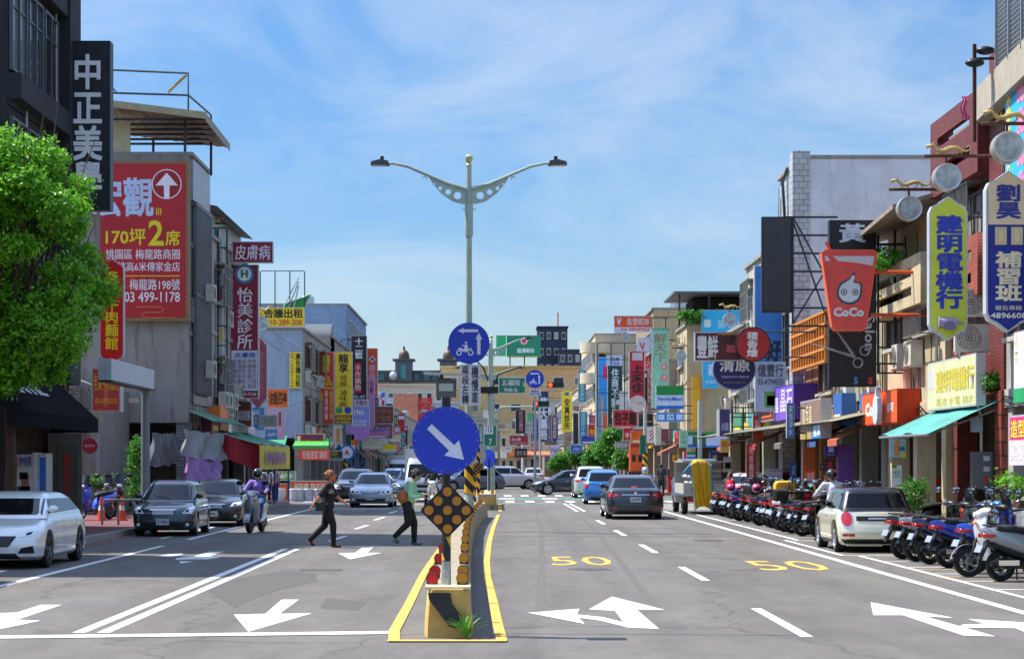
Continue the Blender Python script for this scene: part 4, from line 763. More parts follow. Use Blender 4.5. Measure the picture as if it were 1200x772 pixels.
block('flat-roofed white building with green roof edge in front of the yellow one', 322, 575, 650, 498, 'b9b7ae', fl=3, cols=8)
block('low cream building with many balconies left of the signals', 318, 517, 580, 488, 'b3ae9f', fl=3, cols=6)
block('dark navy tower block far behind the rooftops', 430, 630, 665, 384, '2f3a4c', depth=9, fl=3.4, cols=4, name='tower_block'); block('dark low wing beside the navy tower block', 426, 655, 690, 411, '3b4556', depth=9, cols=4)
MB().tube([(PX(654, 430), 431, PZ(384, 430)), (PX(654, 430), 431, PZ(366, 430))], .15, 5).build('antenna_mast', mat('c04038'), None).__setitem__('label', 'thin red antenna mast on top of the navy tower block'); bpy.data.objects['antenna_mast']['category'] = 'antenna'
for a_ in (('small white house with flat roof low in the far left gap', 262, 440, 462, 505, 'b8b6ae', 3), ('narrow terracotta house in the far left gap', 276, 463, 476, 496, 'a8705a', 2), ('pale green house behind the left traffic queue', 290, 476, 500, 512, '9ab09a', 3), ('grey house with green roof sheet right of the big blue disc', 300, 560, 584, 492, 'a4a29a', 3), ('cream house low behind the far signals', 296, 586, 612, 505, 'c4b48e', 3), ('white house between the far signals and the pharmacy column', 286, 612, 636, 497, 'bcbab2', 3), ('brown house behind the yellow clinic sign', 270, 638, 662, 489, '8c7458', 3), ('grey house beside the far teal signs', 258, 662, 690, 478, '9a978e', 3)):
    t = block(a_[0], a_[1], a_[2], a_[3], a_[4], a_[5], cols=a_[6], streak=.7); w = (PX(a_[3], a_[1]) - PX(a_[2], a_[1])) / 2; zt = PZ(a_[4], a_[1])
    for k in range(3): xk = -w + w * 2 * (k + .5) / 3; MB().b2(xk - w * .28, xk + w * .28, -.9, -.05, 2.6 + .4 * (k % 2), 3.6 + .4 * (k % 2)).build('shop_fascia', sheen(['b8342c', 'd8b82c', '2c6a9c', '2c8a5a', 'c8c8c4', 'c86a2a'][(k + a_[2]) % 6]), t, smooth=0)
    MB().b2(-w * .5, w * .1, 2, 5, zt, zt + 1.6).build('roof_shed', mat(['3c8a6a', '8a8a86', 'b4b8bc'][a_[2] % 3], .6, var=.2), t, smooth=0); MB().lathe([(.6, zt + .3), (.6, zt + 1.7), (.1, zt + 1.9)], c=(w * .5, 3, 0), n=14).build('water_tank', mat('b9bdc0', .25, .9, key='stainless'), t)
# domed hotel
t = thing('domed_building', 'far mansard-roofed building with two brown domes on the skyline', 'building', (PX(520, 520), 520, 0))
xw = lambda p: PX(p, 520) - PX(520, 520); zz = lambda p: PZ(p, 520)
MB().b2(xw(436), xw(640), 0, 14, 0, zz(447)).build('wall', conc('8f887c', .4), t, smooth=0)
MB().prism([(xw(436), zz(447)), (xw(440), zz(434)), (xw(640), zz(434)), (xw(640), zz(447))], -.3, 13).build('mansard_roof', mat('4d4a50', .6, var=.3), t, smooth=0)
for px in (473.5, 525.5):
    cx_ = xw(px); MB().b2(cx_ - 2.2, cx_ + 2.2, -3, 3.5, zz(447), zz(422)).b2(cx_ - 2.9, cx_ + 2.9, -3.5, 4, zz(423), zz(421)).build('tower', mat('5d5c62', .6, var=.3), t, smooth=0)
    MB().lathe([(1.5, zz(421)), (1.5, zz(418))] + [(1.45 * cos(a), zz(418) + 1.9 * sin(a)) for a in [pi / 2 * k / 7 for k in range(7)]] + [(.3, zz(409)), (.3, zz(407)), (.08, zz(405))], c=(cx_, 0, 0), n=20).build('dome', mat('5a4640', .5, .2, var=.2), t)
    MB().prism([(cx_ - .7, zz(444)), (cx_ + .7, zz(444)), (cx_ + .7, zz(430)), (cx_, zz(427)), (cx_ - .7, zz(430))], -3.2, -3).build('arched_window', mat('3f8c8c', .3), t, smooth=0)
for px in (447, 460, 488, 500, 510, 540, 556, 572): MB().prism([(xw(px) - .8, zz(446)), (xw(px) + .8, zz(446)), (xw(px) + .8, zz(439)), (xw(px), zz(437)), (xw(px) - .8, zz(439))], -.8, -.2).build('dormer', mat('3a6c70', .4), t, smooth=0)
for px in (462, 520): MB().ell((xw(px), -4, zz(441)), (1.1, 1.1, 1.2)).build('roof_sphere', mat('c9ccd0', .3, .5), t)
# ---------------------------------------------------------------- signs, left side of the street
WH = 'd9dadb'; YL = 'e8c21c'; RD = 'b3161c'; MAR = '7c1630'
sign('tall black ribbed sign with silver characters on the dark building', 51.8, 78.5, 48, 129, 246, '0d1119', [('^中正美學', .14, .08, .82, .92, 'cfcfd2', .03)], t=.45, rim='16191f', reach=-11.6)
B = thing('billboard', 'huge red billboard on the concrete side wall with property sale lettering', 'billboard', (PX(170, 71.7), 71.7, PZ(282, 71.7)))
bw, bh = PX(222, 71.7) - PX(118, 71.7), PZ(188, 71.7) - PZ(376, 71.7)
MB().b2(-bw / 2, bw / 2, .0, .2, -bh / 2, bh / 2).build('frame', mat('8d7350', .6), B, smooth=0); MB().b2(-bw / 2, bw / 2 - .14, -.02, -.001, -bh / 2 + .12, bh / 2 - .12).build('face', mat('b5262a', .5, var=.2, scale=.8, key='billboard_print'), B, smooth=0)
def bt(s, x0, y0, x1, y1, c, b=.012, m=None):
    return letter(s, sheen(c), B, PX((x0 + x1) / 2, 71.7) - B.location.x, PZ((y0 + y1) / 2, 71.7) - B.location.z, PX(x1, 71.7) - PX(x0, 71.7), PZ(y0, 71.7) - PZ(y1, 71.7), -.026, b)
bt('宏觀', 108, 208, 180, 254, 'a9bcd8', .03); bt('III', 183, 244, 189, 252, YL); bt('170坪', 124, 268, 171, 287, YL, .02); bt('2', 174, 258, 192, 288, YL, .02); bt('席', 194, 270, 211, 288, YL, .02); bt('桃園區 梅龍路商圈', 124, 292, 211, 304, 'd4d2da'); bt('挑高6米傳家金店', 138, 307, 211, 318, 'd4d2da')
MB().b2(PX(146, 71.7) - B.location.x, PX(211, 71.7) - B.location.x, -.026, -.0205, PZ(323, 71.7) - B.location.z - .03, PZ(323, 71.7) - B.location.z).build('rule_line', sheen(YL), B, smooth=0)
bt('梅龍路198號', 152, 327, 211, 340, 'd4d2da'); bt('03 499-1178', 146, 342, 211, 354, 'd4d2da')
ex, ez = PX(195.5, 71.7) - B.location.x, PZ(216, 71.7) - B.location.z; rr = 17.5 * 71.7 / F
MB().cyl((ex, -.026, ez), (ex, -.0205, ez), rr, n=32).build('emblem_ring', sheen('d4d2da'), B); MB().cyl((ex, -.030, ez), (ex, -.0265, ez), rr * .93, n=32).build('emblem_ground', sheen('8e1c22'), B)
arrow(B, ex, ez - .05, rr * 1.7, rr * 1.5, pi / 2, -.031, 'd4d2da', .5, 1.0, .26)
MB().tube([(PX(160, 71.7) - B.location.x + a, -.03, PZ(363, 71.7) - B.location.z + z) for a, z in ((0, .1), (.9, .1), (1.0, 0), (.9, -.1), (.3, -.1), (.2, -.2), (.3, -.3), (1.4, -.3))], .015, 4).build('cloud_motif', sheen('c98a30'), B)
sign('red pointed sign with yellow noodle-house characters half hidden by the tree', 60, 117, 303, 145, 427, 'b3120f', [('^黃記牛肉麵館', .22, .12, .78, .86, YL, .02)], shape='ogee', t=.22, rim='b5b9bd', reach=-11.6)
sign('faded red and yellow shop sign under the white canopy on the left', 57.5, 107.5, 431, 141, 482, '9c3a32', [('老黃牛肉麵館', .07, .14, .93, .52, 'c9a22e', .01), ('03-4792315', .12, .7, .9, .82, 'c9a22e')], panels=[(.44, .2, .56, .9, 'b45a4a')], t=.5, rim='aeb4b8', arms=0)
r = thing('canopy_beam', 'white sheet-metal portal beam on a thick grey post over the left pavement', 'portal', (-10.1, 54, 0))
MB().lathe([(.14, 0), (.12, 3.95)], c=(-.05, 3.0, 0), n=16).build('post', mat('6d7a80', .45, .2, var=.15), r)
MB().box((0, 0, 4.24), (.34, 6.4, .56)).build('beam', mat('b4bac2', .5, var=.12, streak=.3), r, smooth=0); MB().box((-.32, 2.6, 3.62), (.22, .3, .13)).build('camera', mat('c9cbc9'), r)
MB().box((0, .1, 3.94), (.40, 6.5, .04)).build('bearing_plate', STEEL, r, smooth=0)
sign('maroon sign with three white characters above the clinic sign', 83, 272, 283, 320, 308, MAR, [('皮膚病', .07, .16, .93, .86, 'cfcfd6', .015)], t=.25)
s = sign('tall maroon clinic sign with white characters and symptom list on its lower third', 83.4, 270, 310, 303, 467, MAR, [('^怡美診所', .24, .17, .80, .63, 'd2d2da', .015), ('皮膚病', .14, .655, .88, .695, '2b3f8e', .02), ('青春痘.疤痕|香港腳.體癬|雞眼疣.黑痣|病毒疣.圓禿|毛囊炎.汗斑|皮膚炎.黑斑', .08, .705, .92, .925, MAR, .0), ('(03)489-7130', .1, .955, .92, .985, 'd2d2da', .01)], panels=[(.04, .64, .96, .94, 'b9bccb')], t=.3, res=1)
w, h = 33 * 83.4 / F, 157 * 83.4 / F
MB().cyl((0, -.012, h * .43), (0, -.005, h * .43), w * .34, n=24).build('emblem', sheen('2c6f9c'), s); MB().cyl((0, -.016, h * .43), (0, -.0125, h * .43), w * .25, n=24).build('emblem', sheen('cfd6d8'), s); letter('H', sheen('1c7a5a'), s, 0, h * .43, w * .26, w * .28, -.019, .05)
sign('faded pink hexagonal clinic sign behind the tall maroon one', 88, 291, 392, 313, 479, 'a4535c', [('^今令診所', .35, .2, .85, .8, 'c07c84')], shape='point', t=.2, arms=1)
def framework(label, d, px0, px1, py0, py1, rungs, sd, posts=2, name='sign_frame', X=None):
    x0, x1 = PX(px0, d), PX(px1, d); z1, z0 = PZ(py0, d), PZ(py1, d); r = thing(name, label, 'steel frame', (x0, d, z0)); b = []
    for i in range(posts): MB().b2((x1 - x0) * i / max(posts - 1, 1) - .03, (x1 - x0) * i / max(posts - 1, 1) + .03, -.03, .03, 0, z1 - z0).build('upright', STEEL, r, smooth=0)
    for i in range(rungs): MB().b2(.03, x1 - x0 - .03, -.02, .02, (z1 - z0) * i / (rungs - 1), (z1 - z0) * i / (rungs - 1) + .045).build('rung', STEEL, r, smooth=0)
    return r
framework('tall ladder-like steel frame beside the clinic sign on the left', 79, 245, 266, 268, 520, 12, -1, 3)
sign('narrow pale glass sign strip inside the ladder frame left of the clinic sign', 79.4, 249, 280, 261, 450, '9fb3a6', [('^龍潭名店城', .3, .05, .8, .6, 'b06a8a')], panels=[(.0, .34, 1, .42, 'a33a4a'), (.0, .62, 1, .7, 'c8b03a'), (0, .88, 1, .93, 'b04a5a')], arms=0)
sign('dark green billboard frame with yellow property notice on the roof across the street', 114.2, 303, 360, 357, 383, 'd8b81a', [('告牆出租', .12, .08, .96, .55, '15130c', .03), ('0910-289-208', .08, .62, .94, .92, 'b3331c', .02)], arms=0, name='billboard', cat='billboard').__setitem__('label', 'yellow rental notice board on the roof edge of the blue-white building')
sign('narrow vertical yellow rental notice on the blue-white side wall', 114.3, 339, 412, 353, 455, 'dcc01a', [('^廣告牆出租', .52, .04, .95, .96, '15130c', .03), ('^0910289208', .1, .03, .38, .97, 'b3331c', .01)], arms=0, t=.08)
r = framework('roof-top scaffold of steel posts above the yellow rental notice', 116, 305, 357, 318, 382, 2, -1, 4, 'roof_scaffold')
for k in range(3): MB().tube([(PX(322 + 9 * k, 116) - r.location.x, 0, .1), (PX(350, 116) - r.location.x, 0, PZ(325 + 5 * k, 116) - r.location.z)], .04, 5).build('brace', mat('a8abb0', .4, .6), r)
MB().add([(.3, .2, .6), (2.2, .2, .6), (3.0, .2, 1.9), (1.6, .2, 1.4)], [(0, 1, 2, 3)]).build('green_sheet', mat('2f8a35', .6), r, smooth=0)
O1 = 'd9601a'
sign('orange sign with four black food characters by the blue-white building', 112, 313, 455, 338, 478, O1, [('油飯四神', .1, .15, .93, .85, '2a1408', .03)], t=.15, arms=0)
sign('red vertical roast-meat sign with yellow characters, left of the yellow one', 126, 373, 412, 391.4, 497, 'bf2c20', [('^龍享', .25, .04, .75, .3, YL, .03), ('燒臘|滷滷味', .12, .34, .88, .47, YL, .01), ('^臘味飯', .08, .56, .3, .94, YL, .0), ('^現燒烤鴨', .4, .54, .62, .94, 'e5e0d8', .0), ('^便當外帶', .72, .54, .94, .94, YL, .0)], panels=[(.02, .495, .98, .51, YL)], t=.3)
s = sign('yellow vertical roast-meat sign with black characters, next to the red one', 126, 392.2, 412, 413, 497, 'd6b61c', [('^龍享', .22, .03, .78, .29, '2c1410', .03), ('^燒臘', .3, .32, .7, .48, '4a2a16', .01), ('^滷味飯', .26, .52, .7, .76, '2c1410', .01), ('03-4702356', .1, .955, .9, .985, YL), ('便當外送', .1, .885, .9, .92, YL)], panels=[(.02, .872, .98, .925, '5e2a20'), (.02, .935, .98, .995, '6b3a24'), (.02, .488, .98, .494, '8c7a20')], t=.3)
for k, c in ((-.25, '1c8a5a'), (.25, '1e3a9a')): MB().cyl((k * 1.12, -.014, -1.42), (k * 1.12, -.006, -1.42), .22, n=20).build('round_badge', sheen(c), s)
sign('black vertical sign with white calligraphy and a red strip, behind the yellow sign', 150, 411, 393, 430, 468, '14161c', [('^十二籃', .25, .04, .75, .36, 'd4d2cc', .02), ('^手作鍋物', .26, .46, .62, .86, 'e8e0dc'), ('03-47', .1, .93, .9, .98, 'c9c9c9')], panels=[(.22, .42, .66, .9, 'b3202a')], t=.35)
s = sign('orange vertical pharmacy sign with a white cross, on the far left row', 172, 430, 408, 442.5, 467, 'd84a16', [('^康是藥局', .2, .32, .8, .92, 'b9a8c8')], t=.4)
for a, b_ in ((.17, .5), (.5, .17)): MB().b2(-a / 2 * 1.1, a / 2 * 1.1, -.02, -.012, 1.25 - b_ / 2 * 1.1, 1.25 + b_ / 2 * 1.1).build('white_cross', sheen('bcc6da'), s, smooth=0)
sign('pink and blue gradient sign with white script below the black vertical sign', 138, 407, 476, 433, 515, '7f86c4', [('19th', .3, .1, .75, .26, 'd8dcf0', .02), ('美甲美睫|霧眉紋繡', .15, .4, .85, .6, 'd8d0ea')], panels=[(.0, .62, 1, 1, 'a878b8'), (.0, .85, .3, 1, '8a3a68')], t=.12)
sign('narrow tall pink sign with dark characters behind the gradient sign', 160, 432, 440, 439, 500, 'b07aa2', [('^衣蝶', .2, .1, .8, .35, '3a1a3a')], t=.2)
sign('small pink sign with black brush character beside the black sign', 149, 414, 468, 432, 476, 'c9a8be', [('衣蝶坊', .15, .15, .9, .85, '1c1418')], t=.2)
sign('dark purple sign with gold characters under the orange pharmacy sign', 170, 436, 466, 444, 476, '3d2a66', [('永慶', .1, .2, .9, .8, 'b9862e')], t=.2)
sign('maroon banner sign with two rows of gold characters', 176, 437, 476, 461, 496, '651a34', [('新鮮味|好緊緻', .08, .1, .92, .9, '8c5a3c', .02)], t=.2)
sign('dusty mauve sign directly under the maroon banner sign', 176, 437, 496.5, 460, 514, '6c4156', [('真之味', .1, .15, .9, .85, 'a8889c')], t=.2)
sign('white round-topped sign with red and blue swirl in the far left row', 186, 442, 458, 452, 476, 'c9ced6', [('^好', .3, .2, .7, .6, 'c2202a')], panels=[(.5, .1, .9, .4, '2a6ab0'), (.55, .6, .85, .95, 'c2202a')], t=.2)
sign('small dark green hanging sign right of the maroon banner', 200, 461, 486, 466, 500, '1c5a44', [('^茶', .2, .2, .8, .8, 'c9b23a')], t=.2)
sign('red light box sign with dark characters and a chef emblem over the green awning', 113, 346, 508, 380, 521, 'a81c1c', [('阿美油飯', .28, .12, .92, .5, '20305a', .03), ('營業中', .4, .6, .8, .9, YL)], panels=[(.06, .2, .18, .8, 'd0b8b0')], t=.8, arms=0)
sign('red banner with orange characters hanging from the green awning', 111, 350, 526, 386, 539, 'c8402c', [('營養便當 燒肉', .12, .12, .92, .88, 'cfb0a0', .01)], t=.05, arms=0, rim='c8402c')
sign('black sign with dim gold characters next to the red banner', 117, 386, 528, 402, 539, '14120c', [('妮利', .15, .1, .6, .6, 'a58c2a'), ('NAILS', .1, .7, .9, .9, '9a9a9a')], t=.2, arms=0)
sign('yellow noodle stall sign with red characters under a green edge', 92, 313, 524, 332, 537, 'c9b01a', [('面線', .05, .1, .95, .9, 'b0161c', .03)], t=.12, arms=0)
sign('brown-red sign with a row of white figures below the clinic sign', 85, 272, 470, 295, 500, '6a2622', [('佛具店香舖', .15, .35, .92, .75, 'b8bcc4', .02)], t=.2, arms=0)
sign('light blue poster sign beside the brown-red sign', 88, 295, 477, 310, 504, '3f8ab8', [('眼鏡', .1, .1, .6, .4, 'c9d8e4')], t=.15, arms=0)
sign('pink and blue poster board with a figure, right of the light blue poster', 90, 311, 479, 333.5, 515, 'c9a0bc', [('HAPPY', .12, .78, .6, .9, 'd8e0f0')], panels=[(.0, .66, .62, 1, '3a78b0'), (.68, .1, .82, .55, '8c4a4a')], t=.15, arms=0)
sign('grey weathered sign with blue end panel hanging in front of the posters', 84, 297, 486, 325.5, 500, '8f8f8c', [('^蔡診所', .03, .12, .18, .88, 'c9ccd6'), ('米蘭', .36, .15, .86, .85, '7d7c72')], panels=[(.0, .0, .2, 1, '24346c')], t=.2, arms=0)
sign('white clock-like light box sign below the yellow roast-meat sign', 125, 390, 498, 399, 521, 'b9b6a4', [], panels=[(.45, .15, .95, .85, 'b98a3a')], t=.9, arms=0)
s = thing('round_sign', 'round white sign with blue ring and red letter near the far left signal pole', 'shop sign', (PX(406.5, 125), 125, PZ(530, 125))); MB().cyl((0, 0, 0), (0, .1, 0), .5, n=28).build('blue_ring', sheen('2a5ca8'), s); MB().cyl((0, -.01, 0), (0, 0, 0), .38, n=28).build('white_face', sheen('c6ccd4'), s); letter('A', sheen('b82028'), s, 0, 0, .34, .34, -.014, .04)
sign('red sign on orange ground at the far end of the left row', 205, 447, 538, 458, 547, 'c8452a', [('香雞排', .1, .2, .9, .8, 'e0d8c8')], t=.2, arms=0)
sign('white square light sign above the far left cars', 215, 456, 541, 468, 549, 'd0d0cc', [('診所', .25, .2, .8, .5, '5a6a7a')], arms=0)
sign('dark green plate hanging over the far left lane', 190, 445, 535, 453.5, 540, '14604a', [('中正路', .1, .2, .9, .8, 'd0d8d0')], arms=0, t=.1)
# shop awning with white lettering and ad column under the dark building
AW = thing('awning', 'black canvas shop awning with white latin lettering at the left edge', 'awning', (-11.5, 46.6, 0))
AWM = mat('0c0d11', 1.0, var=.15, scale=4, spec=.1)
MB().add([(0, -5.6, 4.05), (0, 4.2, 4.05), (1.28, 3.9, 2.95), (1.28, -5.6, 2.95), (1.3, 3.9, 2.6), (1.3, -5.6, 2.6), (0, 4.2, 2.6)], [(0, 1, 2, 3), (3, 2, 4, 5), (1, 6, 4, 2)]).build('canopy', AWM, AW, smooth=0)
ang = atan2(1.28, 1.1); d0_, d1_ = PX(-16, 1), 0
me_, _ = textmesh('ACJSANTIL', .04, 2); c_ = me_.copy(); c_.materials.append(mat('b9bac0'))
nrm = Vector((1.1, 0, 1.28)).normalized(); up = Vector((-1.28, 0, 1.1)).normalized(); ri = Vector((0, 1, 0))
M_ = Matrix((ri, -nrm, up)).transposed().to_4x4(); o = put('lettering', c_, AW); cc = Vector((.62, -2.3, 3.52)) + nrm * .012; o.matrix_local = Matrix.Translation(cc) @ M_ @ Matrix.Diagonal((6.2, 1, .62, 1))
o = sign('white advertising column with red and blue characters under the black awning', 48, 10, 530, 40, 576, 'b9b6b0', [('保', .15, .08, .38, .38, 'b8202a', .02), ('伊快照', .4, .1, .9, .36, '24418c', .02)], panels=[(.08, .0, .92, .05, '1c2c58'), (.5, .55, .8, .95, '8a5f52'), (.42, .5, .75, .68, '20181a'), (.35, .86, .85, 1.0, '2c2626')], t=.8, arms=0, name='ad_column')
sign('blue vending kiosk with white top beside the advertising column', 48.6, 42, 531, 54, 578, '2c68b4', [('24H', .1, .03, .6, .09, 'e0e0e0')], panels=[(0, 0, 1, .1, 'c4c8cc'), (.0, .1, .35, 1, '9aa4ac')], t=.7, arms=0, name='vending_machine', cat='machine')
r = thing('shop_door', 'glazed shop door with red vertical lettering under the awning end', 'door', (PX(76, 52.2), 52.2, 0)); MB().b2(-.45, .45, 0, .08, .1, 2.6).build('door_frame', mat('6d6a62', .5, .4), r, smooth=0); MB().b2(-.2, .33, -.03, 0, .3, 2.3).build('pane', mat('4f5450', .1), r, smooth=0); letter('^精緻洗衣', sheen('b4241e'), r, .08, 1.35, .2, 1.4, -.035, .02)
s = thing('round_sign', 'dark red round sign with fine white lettering by the left shutter', 'shop sign', (PX(105, 58), 58, PZ(522, 58))); MB().cyl((0, 0, 0), (0, .1, 0), .21 * 1.1, n=28).build('disc', sheen('7c1430'), s); letter('洗衣坊', sheen('c8a8b0'), s, 0, 0, .3, .08, -.006); MB().tube([(0, .1, .0), (-1.3, .1, .0)], .02, 5).build('bracket', STEEL, s)
# ---------------------------------------------------------------- signs, right side of the street
s = sign('tall cream and navy cram school sign with blue characters at the right edge', 37.6, 1155.5, 200, 1208, 389, '0d1f7c', [('^劉昊', .22, .085, .78, .30, '1a2c80', .04), ('^補習班', .2, .50, .8, .81, 'd3c9a6', .04), ('報名專線', .2, .835, .8, .865, 'c9c3a8', .01), ('4896608', .1, .88, .9, .915, 'd3cfbe', .02)],
         [(.05, .08, .95, .335, 'c4b494'), (.2, .35, .46, .46, 'b9ac84'), (.56, .35, .82, .46, 'b9ac84')], shape='ogee', t=.25, rim='c3c6ca')
w, h = 52.5 * 37.6 / F, 189 * 37.6 / F; MB().prism([(x, z) for x, z in inset(outline('ogee', w, h), w, h, .03) if z > h / 2 - w * .43] , -.0065, -.0043).build('panel', sheen('c4b494'), s, smooth=0)
for k, t_ in ((-.17, '作|文'), (.19, '文|理')): letter(t_, sheen('d8d0b0'), s, k * w, h * .095, .1, .2, -.0115, 0)
s = sign('lime yellow sign with blue vertical characters and a small electric motor picture', 40, 1089, 230, 1134, 399, 'b4bc34', [('^建明電機行', .16, .13, .88, .78, '1a2f96', .045)], shape='ogee', t=.22, rim='c3c6ca')
mz = -.375 * 2.94; MB().cyl((-.2, -.02, mz), (.16, -.02, mz), .1, n=16).cyl((.16, -.02, mz), (.3, -.02, mz - .01), .02, n=8).cyl((-.22, -.02, mz), (-.2, -.02, mz), .12, n=16).build('motor_picture', sheen('8f84a4'), s); MB().b2(-.1, .08, -.13, -.1, mz - .11, mz + .02).b2(-.12, .12, -.13, -.1, mz - .15, mz - .11).build('motor_box', sheen('6a6284'), s, smooth=0)
# cup sign
d = 47; w, h = 66 * d / F, 95 * d / F; s = thing('cup_sign', 'coral red cup-shaped drink shop sign with a drop emblem and rounded white letters', 'shop sign', (PX(995.5, d), d, PZ(340, d)))
MB().prism(outline('cup', w, h), 0, .28).build('casing', sheen('d8562c'), s, smooth=0); MB().prism(inset(outline('cup', w, h), w, h, .03), -.004, .001).build('face', sheen('c8423c'), s, smooth=0)
MB().add([(x * w, -.007, z * h) for x, z in ((-.30, .42), (.44, .42), (.41, .30), (.15, .335), (-.2, .36))], [(0, 1, 2, 3, 4)]).add([(x * w, -.007, z * h) for x, z in ((-.44, .42), (-.40, .42), (-.34, .36), (-.43, .36))], [(0, 1, 2, 3)]).build('glint', sheen('b4b0b4'), s, smooth=0)
MB().b2(-.03, .03, .08, .16, 0, .22).build('straw', sheen('c83c1c'), s, smooth=0).location = (-.33 * w, 0, h * .5); s.children[-1].rotation_euler = (0, -.5, 0)
def drop(k): return [(x * k, z * k) for x, z in ((.55, .38), (.62, .2), (.6, -.2), (.48, -.5), (.2, -.68), (-.1, -.7), (-.4, -.6), (-.6, -.35), (-.62, -.02), (-.48, .3), (-.2, .48), (.02, .62), (.16, .86), (.3, .84), (.28, .66), (.2, .5), (.3, .4))]
zo = h * .0
for k, c, y in ((.36, '30404c', -.006), (.30, 'b9bcc0', -.010)): MB().prism([(x, z + zo) for x, z in drop(k * w * 1.02)], y - .003, y).build('drop_emblem', sheen(c), s, smooth=0)
for k in (-.1, .1):
    for r_, c, y in ((.05, '30404c', -.0145), (.035, 'b9bcc0', -.0175), (.018, '30404c', -.0205)): MB().cyl((k * w, y - .002, zo - .05), (k * w, y, zo - .05), r_ * w * 1.15, n=16).build('ring', sheen(c), s)
letter('CoCo', sheen('b9c0c6'), s, -.02, -h * .27, w * .54, h * .115, -.009, .05)
for zz_ in (.23, -.3): MB().tube([(w * .4, .14, h * zz_), (FX[1] - s.location.x, .14, h * zz_)], .045, 6).build('bracket', mat('c4481c', .5), s)
s = sign('tall black ribbed salon sign with silver characters and scissors, behind the cup sign', 50, 972, 258, 1027, 453, '0d1119', [('黃', .2, .02, .78, .135, 'aab2ba', .03), ('小|貞', .2, .235, .78, .64, 'aab2ba', .03)], t=.3, rim='1a1d24')
letter('Salon', sheen('9aa0a8'), s, .43, -.75 * 1.0, .9, .26, -.012, .02, rot=pi / 2)
w, h = 55 * 50 / F, 195 * 50 / F
def sp(px, py): return (PX(px, 50) - s.location.x, -.02, PZ(py, 50) - s.location.z)
for a, b_ in (((948, 402), (1002, 418)), ((975, 380), (1000, 416))): MB().tube([sp(*a), sp(*b_)], [.012, .05], 6).build('scissor_blade', mat('9298a0', .35, .6), s)
for a in ((1013, 411), (1005, 425)): p = sp(*a); MB().tube([(p[0] + .12 * cos(t * pi / 6), p[1] - .02, p[2] + .12 * sin(t * pi / 6)) for t in range(13)], .025, 6).build('scissor_ring', mat('9298a0', .35, .6), s)
letter('5', sheen('3a7fb0'), s, sp(1003, 446)[0], sp(1003, 446)[2], .11, .18, -.014, .05); letter('S', sheen('b8343a'), s, sp(1020, 446)[0], sp(1020, 446)[2], .11, .18, -.014, .05)
framework('black steel lattice frame between the cup sign and the cream house', 51, 1029, 1088, 258, 438, 7, 1, 4)
s = sign('large plain black square-cornered board, the back of a sign on the right', 60, 893, 254, 928, 366, '25272c', (), t=.25, rim='17181b', arms=0); x_ = FX[1] - s.location.x; hh = 112 * 60 / F
for i in range(7): z = hh * (.5 - i * .19); MB().b2(.3, x_, .1, .15, z - .03, z + .03).build('bracket', STEEL, s, smooth=0)
MB().tube([(.46, .1, hh * .5), (1.6, .1, -hh * .62)], .03, 5).tube([(.52, .16, hh * .5), (1.8, .1, -hh * .3)], .03, 5).tube([(1.7, .1, hh * .05), (.5, .1, -hh * .62)], .03, 5).build('cross_brace', STEEL, s)
MB().tube([(.5, .1, hh * .5), (.5, .1, -hh * .62)], .035, 5).build('upright', STEEL, s)
s = sign('round red sign with white characters and a bulb rim, on twin horizontal rods', 61.6, 862, 383, 903, 424, '9c1c1e', [('積|香|燴', .32, .14, .64, .86, 'd0ccc8', .03)], shape='disc', t=.25, rim='20222a', arms=2)
s = sign('dark red sign with white brush characters half behind the round red sign', 62, 814, 389, 869, 423, '4c1416', [('豐鮮', .05, .12, .5, .92, 'c9c6c2', .03), ('手工包子', .46, .08, 1.0, .36, '1c1416', .02)], panels=[(.5, .0, 1, .1, 'a06a3a'), (.68, .45, .9, .7, 'a8423a')], t=.25, rim='b9babc', arms=0)
sign('round navy sign with white script under the dark red sign', 62.6, 835, 408, 886, 457, '141a56', [('清原', .16, .26, .86, .56, 'c6ccd8', .02), ('芋圓仙草手作 芋園豆花', .2, .66, .84, .71, 'aab0c8'), ('GRASS JELLY & TARO BALLS', .24, .8, .76, .84, 'a87850')], shape='disc', t=.2, rim='8d96b8', arms=0)
sign('bright blue vertical sign with a black brush character behind the black board', 70, 884, 311, 917, 455, '2f6fb4', [('好', .42, .60, .95, .78, '141c28', .05), ('心', .3, .83, .95, 1.0, '141c28', .04)], t=.3)
sign('grey-blue sign with dark characters and a smiling badge under the bright blue sign', 68, 885, 424, 921, 482, '8b9aa8', [('億豐行', .08, .04, .92, .3, '303c48', .02), ('03-4794555', .08, .34, .92, .46, '303c48', .01)], panels=[(.3, .6, .75, .92, '4a8a30'), (.38, .68, .68, .88, 'd8c060')], t=.2)
sign('cyan hoarding with white characters and a round flower logo on the corner house', 111.8, 822, 363, 876, 392, '2aa2cc', [('張 鵬傑', .35, .4, .95, .75, 'b8d8e4', .01)], panels=[(.06, .4, .2, .7, 'c9dcc8')], t=.12, arms=0, name='hoarding', cat='hoarding')
sign('cyan lower hoarding with one white character on the corner house', 111.5, 823, 423, 842, 455, '2aa2cc', [('新', .35, .1, .9, .55, 'd0e4ea', .02), ('桃園縣', .2, .7, .9, .82, 'd0e4ea', .0)], t=.12, arms=0, name='hoarding', cat='hoarding')
sign('yellow painted pillar panel with plain face beside the cyan hoarding', 111.9, 811, 441, 821, 503, 'd99a12', (), t=.3, arms=0, rim='d99a12')
s = sign('green, white and blue convenience store sign with blue lettering', 104, 769, 452, 801.5, 479, 'b9bccc', [('FamilyMart', .05, .48, .96, .70, '1c66b0', .03)], panels=[(0, 0, 1, .40, '0e7a34'), (0, .86, 1, 1, '1c5cae')], t=.3)
